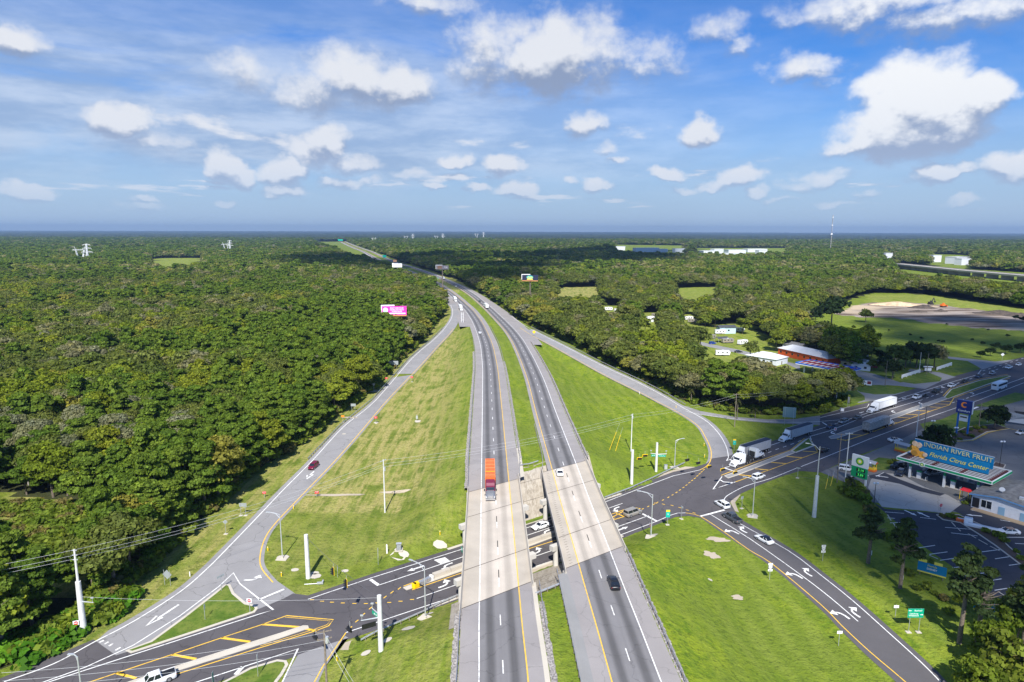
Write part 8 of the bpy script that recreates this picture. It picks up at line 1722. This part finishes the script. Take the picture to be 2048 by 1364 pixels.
# transmission towers
def pylon(m_, h=38., kind=0):
    w0, w1 = 4.2, .9; t_ = .30
    lv = [0, .18, .34, .5, .62, .74, .86, 1.0]
    def cw(f): return w0*(1-f/.62)+w1*f/.62 if f < .62 else w1
    for a, b_ in zip(lv[:-1], lv[1:]):
        c0, c1 = cw(a), cw(b_); P0 = [(sx*c0, sy*c0, a*h) for sx, sy in ((-1, -1), (1, -1), (1, 1), (-1, 1))]; P1 = [(sx*c1, sy*c1, b_*h) for sx, sy in ((-1, -1), (1, -1), (1, 1), (-1, 1))]
        for i in range(4): m_.tube(P0[i], P1[i], t_*1.3, n=4, caps=False); m_.tube(P0[i], P1[(i+1) % 4], t_*.8, n=4, caps=False); m_.tube(P1[i], P0[(i+1) % 4], t_*.8, n=4, caps=False); m_.tube(P1[i], P1[(i+1) % 4], t_*.8, n=4, caps=False)
    for f, L_ in ((.62, 9.5), (.80, 7.5), (.97, 6.0)):
        for sx in (-1, 1):
            for sy in (-.8, .8): m_.tube((0, sy, f*h), (sx*L_, 0, f*h+.2), t_, n=4, caps=False); m_.tube((0, sy, f*h+1.9), (sx*L_, 0, f*h+.2), t_*.8, n=4, caps=False)
            m_.tube((sx*L_, 0, f*h+.2), (sx*L_, 0, f*h-2.2), .14, n=4)
def vpylon(m_, h=34.):
    t_ = .30
    for sx in (-1, 1):
        for sy in (-1, 1): m_.tube((sx*1.5, sy*1.5, 0), (sx*7.5, sy*.6, h*.8), t_*1.2, n=4, caps=False); m_.tube((sx*.4, sy*1.2, 2), (sx*6, sy*.6, h*.8), t_, n=4, caps=False)
        m_.tube((sx*7, 0, h*.8), (sx*9, 0, h), t_, n=4)
        for k in range(8): a = k/8; b_ = (k+1)/8; m_.tube((sx*(1.5+6*a), 1, h*.8*a), (sx*(.6+5.4*b_), 1, h*.8*b_), t_*.7, n=4, caps=False)
    for sy in (-.6, .6): m_.tube((-13, 0, h*.8), (13, 0, h*.8), t_*1.2, n=4)
    for k in range(12): x0_ = -12+k*2; m_.tube((x0_, 0, h*.8), (x0_+1, 0, h*.8+1.8), t_*.7, n=4, caps=False); m_.tube((x0_+1, 0, h*.8+1.8), (x0_+2, 0, h*.8), t_*.7, n=4, caps=False)
M_PYL = pbr('pylon_steel', (.72, .74, .76), .5)
for i, (px, k_, sc_, lb) in enumerate((((177, 530), 0, 1.12, 'steel lattice power pylon with three arms at the far left'), ((163, 530), 1, 1.12, 'v-shaped lattice pylon left of the three-armed one at the far left'), ((461, 507.5), 0, 1.05, 'lattice power pylon right of the distant yellow field'), ((453, 507.5), 1, 1.05, 'v-shaped lattice pylon right of the distant yellow field'),
     ((748, 488), 1, 1.1, 'distant v-shaped pylon right of the vanishing freeway'), ((812, 484), 1, 1.2, 'distant v-shaped pylon left of a three-armed one'), ((826, 484), 0, 1.3, 'distant three-armed pylon, first of the middle pair'), ((873, 483), 1, 1.2, 'distant v-shaped pylon of the middle pair'), ((886, 483), 0, 1.3, 'distant three-armed pylon, second of the middle pair'), ((953, 478), 1, 1.5, 'faint far v-shaped pylon near the horizon'), ((967, 478), 0, 1.5, 'faint far three-armed pylon near the horizon'))):
    x, y = Wp(*px); py_l = root('power_pylon', lb, 'pylon', (x, y, 0), R(12)); part(py_l, 'lattice', 'pyl%d' % k_, pylon if k_ == 0 else vpylon, M_PYL, scale=(sc_, sc_, sc_)); part(py_l, 'footing', 'pylf', lambda m_: [m_.box((sx*4.2, sy*4.2, .3), (1, 1, .8)) for sx in (-1, 1) for sy in (-1, 1)], M_CONC)
x, y = Wp(1660, 506); rt = root('radio_tower', 'tall thin radio mast crossing the horizon at the right', 'radio mast', (x, y, 0))
def mast(m_):
    H_ = 128.
    for k in range(3): a = R(120*k); m_.tube((1.1*math.cos(a), 1.1*math.sin(a), 0), (1.0*math.cos(a), 1.0*math.sin(a), H_), .32, n=4)
    for j in range(32):
        for k in range(3): a, b_ = R(120*k), R(120*k+120); m_.tube((1.1*math.cos(a), 1.1*math.sin(a), j*4), (1.1*math.cos(b_), 1.1*math.sin(b_), j*4+4), .18, n=3, caps=False)
part(rt, 'mast', 'rmast', mast, pbr('mast_pale', (.40, .38, .38), .6)); part(rt, 'antenna', 'rant', lambda m_: (m_.tube((0, 0, 62), (0, 0, 66), 3.4, 2.8, n=10), m_.tube((0, 0, 92), (0, 0, 95), 2.2, n=8), m_.tube((0, 0, 118), (0, 0, 121), 2.0, n=8)), M_SWHITE)
# distant sheds and stores
WH = [((1420, 503), 60, 40, 9), ((1402, 508), 45, 30, 9), ((1445, 508), 70, 30, 9), ((1470, 501), 60, 30, 10), ((1510, 499), 80, 30, 9), ((1473, 514), 36, 20, 10), ((1501, 513), 30, 18, 8), ((1522, 502), 30, 20, 9), ((1434, 499), 40, 20, 11), ((1236, 494), 50, 20, 12), ((1292, 497), 90, 25, 12), ((1325, 498), 30, 20, 11), ((1358, 499), 40, 20, 10), ((1774, 508), 24, 14, 14), ((1915, 516), 50, 25, 13), ((1870, 514), 24, 14, 12), ((1926, 519), 30, 16, 12)]
for i, (px, w_, d_, h_) in enumerate(WH):
    x, y = Wp(px[0], px[1], h_); wr_ = root('warehouse', ('white distant warehouse roof far beyond the right woods' if i < 13 else 'small white distant building before the radio mast horizon'), 'warehouse', (x, y, 0), R(8+i*7 % 20), 'distant white warehouses' if i < 13 else 'small distant white buildings')
    part(wr_, 'wall', 'whw%d_%d' % (w_, d_), lambda m_: m_.box((0, 0, h_/2+1), (w_, d_, h_+2)), M_WALL); part(wr_, 'roof', 'whr%d_%d' % (w_, d_), lambda m_: m_.box((0, 0, h_+2.4), (w_+1, d_+1, .8)), M_ROOFW)
x, y = Wp(1416, 508, 8); part(wr_, 'sign_panel', 'whs', lambda m_: m_.box((0, 0, 0), (9, 1, 4)), M_STOR) if False else None
# far elevated highway at the right
hp = [Wp(*p, 8.5) for p in ((1788, 527), (1850, 533), (1930, 541), (2048, 551), (2250, 568))]
mb = MB(); ribbon(mb, hp, 26, 8.6); eh = root('far_viaduct', 'pale elevated highway crossing the woods at the far right', 'viaduct'); mb.build('deck', M_APRON, eh)
mb = MB(); 
for a, b_ in zip(hp[:-1], hp[1:]):
    l_ = math.hypot(b_[0]-a[0], b_[1]-a[1]); ang_ = math.atan2(b_[1]-a[1], b_[0]-a[0]); mb.box(((a[0]+b_[0])/2, (a[1]+b_[1])/2, 7.7), (l_, 26, 1.6), ang_)
    for s_ in (-1, 1): mb.box(((a[0]+b_[0])/2-math.sin(ang_)*13*s_, (a[1]+b_[1])/2+math.cos(ang_)*13*s_, 9.1), (l_, .4, 1.0), ang_)
mb.build('girder', M_BARR, eh)
for k in range(16):
    u = k/16*(len(hp)-1); i_ = int(u); f_ = u-i_; x = hp[i_][0]+(hp[i_+1][0]-hp[i_][0])*f_; y = hp[i_][1]+(hp[i_+1][1]-hp[i_][1])*f_; part(eh, 'column', 'ehc', lambda m_: m_.box((0, 0, 3.6), (2, 16, 7.2)), M_BARR, loc=(x, y, 0), rot=(0, 0, R(60)))
# earthworks
M_SAND = pbr('pale_sand', (.50, .38, .25), .95, var=.25, vscale=.3, bump=.5, bscale=.4); M_SOIL = pbr('dark_soil', (.07, .055, .045), .95, var=.4, vscale=.5, bump=.6, bscale=.8)
def heap(px, L_, W_, h_, mat, lb, rz=0):
    x, y, z = G(*px); rg = random.Random(int(px[0])); n1, n2 = 22, 7; vs = []; fs = []
    for j in range(n2+1):
        f_ = j/n2
        for i in range(n1): a = 6.283*i/n1; k = (1-f_)*rg.uniform(.88, 1.12); vs.append((math.cos(a)*L_/2*k, math.sin(a)*W_/2*k, h_*(f_**.8)*rg.uniform(.85, 1.1)))
    fs = [(j*n1+i, j*n1+(i+1) % n1, (j+1)*n1+(i+1) % n1, (j+1)*n1+i) for j in range(n2) for i in range(n1)]; o_ = make_obj('soil_heap', vs, fs, mat, smooth=4); o_.location = (x, y, z); o_.rotation_euler = (0, 0, rz); tag(o_, lb, 'heap'); return o_
heap((1795, 611), 60, 16, 4.0, M_SAND, 'long pale sand bank on the far side of the earthworks', R(-18)); heap((1845, 616), 26, 14, 3.2, M_SOIL, 'brown soil bank under the excavator', R(-10)); heap((1998, 628), 44, 12, 3.6, M_SOIL, 'long dark soil heap at the right of the earthworks', R(-14)); heap((1881, 623), 13, 7, 2.4, M_SOIL, 'small dark soil heap in the middle of the earthworks'); heap((1836, 624), 18, 7, 2.0, M_SOIL, 'low mixed rubble heap on the pale ground'); heap((2040, 632), 30, 12, 3.0, M_SOIL, 'dark soil heap cut by the right edge')
for px, lb, c_ in (((1861, 612), 'dark excavator with raised arm on the soil bank', M_CHASS), ((1886, 614), 'orange bulldozer on the far edge of the earthworks', M_STOR)):
    x, y, z = G(*px); ex = root('excavator' if c_ is M_CHASS else 'bulldozer', lb, 'digger', (x, y, z+(1.5 if c_ is M_CHASS else 0)), R(20)); part(ex, 'track', 'ext', lambda m_: [m_.box((0, sy*1.3, .6), (5, .8, 1.1)) for sy in (-1, 1)], M_CHASS); part(ex, 'body', 'exb', lambda m_: (m_.box((-.6, 0, 2.0), (4, 2.6, 1.6)), m_.box((1.0, .7, 3.0), (1.4, 1.2, 1.6))), c_)
    part(ex, 'arm', 'exa%d' % (c_ is M_CHASS), (lambda m_: (m_.tube((1, 0, 2), (3.4, 0, 6.6), .4), m_.tube((3.4, 0, 6.6), (5.4, 0, 3.2), .3), m_.box((5.4, 0, 2.6), (1, 1.2, 1.2)))) if c_ is M_CHASS else (lambda m_: m_.box((3.6, 0, 1.2), (.4, 3.6, 1.6))), c_)
# ------------------------------------------------------------------ single trees and garden shrubs
def sp_tree(px, key, kind, label, cat, h=12., R_=5., z0=3., lumps=20, lr=(1.3, 2.2), nleaf=1500, leaf=.42, tr=.3, s_=1.0, name='tree', spread=3.5, nb=6, H=None, bark=None, group=None):
    k = ('T', key)
    if k not in CACHE:
        H_ = H or (h-z0); CACHE[k] = crown_mesh(kind, hash(key) % 997 if False else sum(map(ord, key)), nleaf, leaf, R_, H_, z0, lumps, lr); CACHE[k+('t',)] = trunk_mesh(z0+H_*.3, z0+H_*.8, tr, spread, sum(map(ord, key)), bark or M_BARK, nb)
    x, y, z = G(*px); rt = root(name, label, cat, (x, y, z-.1), random.uniform(0, 6.28), group)
    for nm, me_ in (('crown', CACHE[k]), ('trunk', CACHE[k+('t',)])):
        o_ = bpy.data.objects.new(nm, me_); COL.objects.link(o_); o_.parent = rt; o_.scale = (s_, s_, s_)
    return rt
LM['pineb'] = leaf_mat('dull_pine_needles', (.036, .062, .020), (.055, .080, .028)); LM['gumb'] = leaf_mat('fresh_leaves', (.085, .125, .012), (.125, .155, .02))
def pinet(px, h, lab, s_=1.0, lum=34, key='pa'): sp_tree(px, key+str(h), 'pineb', lab, 'pine tree', h=h, R_=3.4, z0=h*.42, lumps=lum, lr=(.7, 1.35), nleaf=3400, leaf=.24, tr=.42, s_=s_, name='pine_tree', spread=3.0, nb=16, H=h*.52)
pinet((1736, 1126), 13.4, 'slim pine at the top of the verge row, with a white notice on its trunk'); pinet((1800, 1176), 15.8, 'broad leaning pine second in the verge row', lum=46); pinet((1918, 1286), 20, 'tallest pine, with a long bare dark trunk', lum=32); pinet((1951, 1296), 16.5, 'sparse dying pine right beside the tallest one', lum=9)
pinet((2046, 1300), 17.5, 'pine cut by the right edge above the corner', lum=26); pinet((2120, 1330), 18, 'pine beyond the bottom right corner', lum=26, key='pc')
for i, (px, h) in enumerate((((1985, 1335), 8.5), ((2030, 1290), 9), ((2008, 1390), 10), ((1955, 1400), 8), ((2070, 1400), 11), ((2048, 1250), 8), ((1925, 1215), 4.6))):
    sp_tree(px, 'gm%d' % (i % 3), ('gumb', 'shrub', 'gumb')[i % 3], ('yellow-green bush tree at the bottom right corner, %s' % ('left of the cluster', 'beside the sweets board', 'lowest one', 'at its left foot', 'cut by the edge', 'top of the cluster', 'between ticket board and tallest pine')[i]), 'tree', h=h, R_=3.6, z0=1.2, lumps=18, lr=(1.0, 1.7), nleaf=1700, leaf=.32, tr=.2, s_=h/9, name='bush_tree')
for px, lb in (((1870, 905), 'bushy dark tree behind the citrus boards'), ((1988, 858), 'round dark tree behind the hotel sign')): sp_tree(px, 'rd', 'dark', lb, 'tree', h=8.5, R_=4.2, z0=1.6, lumps=24, lr=(1.2, 1.8), nleaf=2200, leaf=.34, name='round_tree', s_=1.05)
# dark trees round the far houses and on the field
FT = [((1662, 656), 2.1, 'large spreading dark tree alone at the near side of the earthworks'), ((1731, 645), .95, 'small lone tree with pale trunk before the pale ground'), ((1598, 640), 1.0, 'dark tree at the left end of the field'), ((1578, 644), .8, 'smaller dark tree at the left end of the field'), ((1630, 645), .9, 'dark tree left of the large spreading one'),
      ((1650, 690), 1.3, 'tall dark oak behind the orange building'), ((1668, 706), 1.2, 'dark oak over the cream cottage'), ((1632, 700), 1.15, 'dark oak behind the long white roof, left'), ((1690, 703), 1.2, 'dark oak right of the cream cottage'), ((1708, 712), 1.0, 'dark tree beside the narrow white shed'), ((1612, 690), 1.0, 'mid-green tree behind the long white roof'), ((1645, 672), 1.0, 'dark oak topping the clump behind the houses'), ((1590, 682), 1.0, 'dark tree by the small outbuilding'),
      ((1792, 742), 1.25, 'dark oak left of the pale pole'), ((1810, 735), 1.1, 'dark oak just behind the pale pole'), ((1832, 737), 1.35, 'large dark oak behind the sign box'), ((1850, 738), 1.2, 'large dark oak right of the sign box'), ((1868, 737), 1.15, 'dark oak above the right white wall'), ((1820, 728), 1.0, 'dark oak at the back of the clump'), ((1784, 760), .95, 'vine-covered green tree behind the left white wall'), ((1770, 745), .8, 'green tree left of the vine-covered one'), ((1745, 742), .55, 'small bush tree beside the red hut'), ((1762, 722), .6, 'low bushy tree at the field corner'), ((1742, 716), .6, 'low bushy tree behind the white office')]
for i, (px, s_, lb) in enumerate(FT): sp_tree(px, 'ft%d' % (i % 4), 'dark' if i not in (1, 19, 20, 10) else 'oak', lb, 'tree', h=11, R_=4.8, z0=2.0 if i > 4 else 3.5, lumps=24, lr=(1.4, 2.2), nleaf=1300, leaf=.5, s_=s_, name='dark_tree')
for i, (px, s_) in enumerate((((1960, 715), .4), ((1980, 712), .5), ((2010, 708), .55), ((2040, 706), .6), ((1990, 700), .45), ((2030, 640), .4), ((2045, 645), .5))): sp_tree(px, 'ft2', 'dark', 'low dark bush along the far right field edge, number apart only by place', 'bush', s_=s_, name='field_bush', group='dark bushes along the far right field') if False else sp_tree(px, 'ft2', 'dark', 'low dark bush along the far right field edge', 'bush', s_=s_, name='field_bush', group='dark bushes along the far right field')
# park trees
for i, (px, s_, k_) in enumerate((((1345, 735), 1.25, 'oak'), ((1380, 712), 1.0, 'oak'), ((1400, 700), 1.15, 'oak'), ((1330, 706), 1.1, 'oak'), ((1310, 722), 1.05, 'oak'), ((1552, 702), 1.1, 'gumb'), ((1500, 720), .9, 'oak'), ((1485, 668), 1.0, 'gumb'), ((1430, 655), 1.1, 'gumb'), ((1410, 660), 1.0, 'gumb'), ((1290, 668), 1.0, 'gumb'), ((1330, 660), 1.0, 'pineb'), ((1565, 690), 1.0, 'oak'), ((1560, 786), 1.0, 'oak'), ((1655, 792), 1.0, 'oak'), ((1668, 798), 1.1, 'oak'))):
    sp_tree(px, 'pk'+k_, k_, ('grey-green oak' if k_ == 'oak' else 'dull pine' if k_ == 'pineb' else 'fresh green tree')+(' left of the camper park' if px[0] < 1370 else ' among the campers' if px[0] < 1500 else ' between campers and the far station' if px[0] < 1600 else ' in front of the far blue canopy'), 'tree', h=12, R_=5, z0=3, lumps=24, lr=(1.3, 2.1), nleaf=1500, leaf=.5, s_=s_, name='park_tree', group='trees among the campers, '+k_)
sp_tree((1226, 690), 'rust', 'rust', 'rust-brown tree standing out of the right-hand woods', 'tree', h=14, R_=3.2, z0=5, lumps=16, lr=(.9, 1.5), nleaf=1500, leaf=.35, name='rusty_tree')
# palms
def palm(m_):
    for i in range(26):
        a = 6.283*i/26+random.random()*.3; e = R(random.uniform(-35, 65)); L_ = random.uniform(1.5, 2.1); pts = []
        for k in range(5): u = k/4; pts.append(Vector((math.cos(a)*math.cos(e)*L_*u, math.sin(a)*math.cos(e)*L_*u, math.sin(e)*L_*u-.9*u*u)))
        sd_ = Vector((-math.sin(a), math.cos(a), 0)); vs = []
        for k, p in enumerate(pts): w_ = .42*math.sin(math.pi*(k+.4)/4.6); vs += [p+sd_*w_, p-sd_*w_+Vector((0, 0, .05))]
        m_.add(vs, [(2*k, 2*k+1, 2*k+3, 2*k+2) for k in range(4)])
LM['palm2'] = MATS['palm_fronds']
for px, h, lb in (((1474, 838), 7.5, 'cabbage palm behind the dark pole at the edge of the right woods'), ((1382, 806), 5.5, 'cabbage palm at the left of the slip lane woods'), ((1510, 836), 3.5, 'low palm at the foot of the right-hand woods'), ((1700, 985), 4, 'palm bush beside the price sign legs'), ((2026, 1022), 2.4, 'small palm on the store island')):
    x, y, z = G(*px); pm_ = root('palm_tree', lb, 'palm tree', (x, y, z)); part(pm_, 'trunk', 'pltr%.1f' % h, lambda m_: m_.tube((0, 0, 0), (0, 0, h), .2, .15, n=7), M_BARK); part(pm_, 'crown', 'plcr', palm, MATS['palm_fronds'], loc=(0, 0, h), smooth=4)
# shrubs along the forecourt
SHL = [(1712, 972), (1690, 985), (1706, 995), (1722, 1003), (1735, 1012), (1728, 992), (1716, 985), (1742, 1025), (1750, 1040), (1697, 972), (1835, 915), (1790, 925), (1782, 928), (1930, 1008), (1938, 1004), (1882, 1034), (1900, 1036), (1915, 1040), (1975, 1066), (2000, 1075), (2010, 1085), (2030, 1105), (2042, 1120), (1990, 1070), (2016, 1020), (1925, 866), (1940, 862), (1950, 858), (1932, 872), (1960, 865), (1970, 858), (1920, 880), (1945, 875), (1906, 872), (1890, 905), (1775, 1080), (1790, 1100), (1820, 1150), (1835, 1180), (1850, 1175), (1870, 1190), (1885, 1200), (1900, 1230), (1860, 1130), (1810, 1110)]
for i, px in enumerate(SHL):
    x, y, z = G(*px); nm = 'garden shrub on the forecourt edge' if px[1] < 1030 and px[0] < 1780 else ('low shrub on a planted lot island' if px[0] > 1880 else 'scrubby bush between the verge pines'); rt = root('shrub', nm, 'shrub', (x, y, z), i, nm+'s'); o_ = bpy.data.objects.new('foliage', sh.objects[i % 3].data); COL.objects.link(o_); o_.parent = rt; k = random.uniform(.8, 1.5) if px[0] < 1780 else random.uniform(.5, .95); o_.scale = (k, k, k)


# scattered scrub on the far right field
for k in range(14):
    px = (random.uniform(1640, 2046), random.uniform(648, 700))
    if 1700 < px[0] < 1880 and px[1] > 690: continue
    sp_tree(px, 'ft2', 'dark', 'low dark scrub bush on the open field beyond the road', 'bush', s_=random.uniform(.14, .32), name='scrub_bush', group='scrub on the open field')
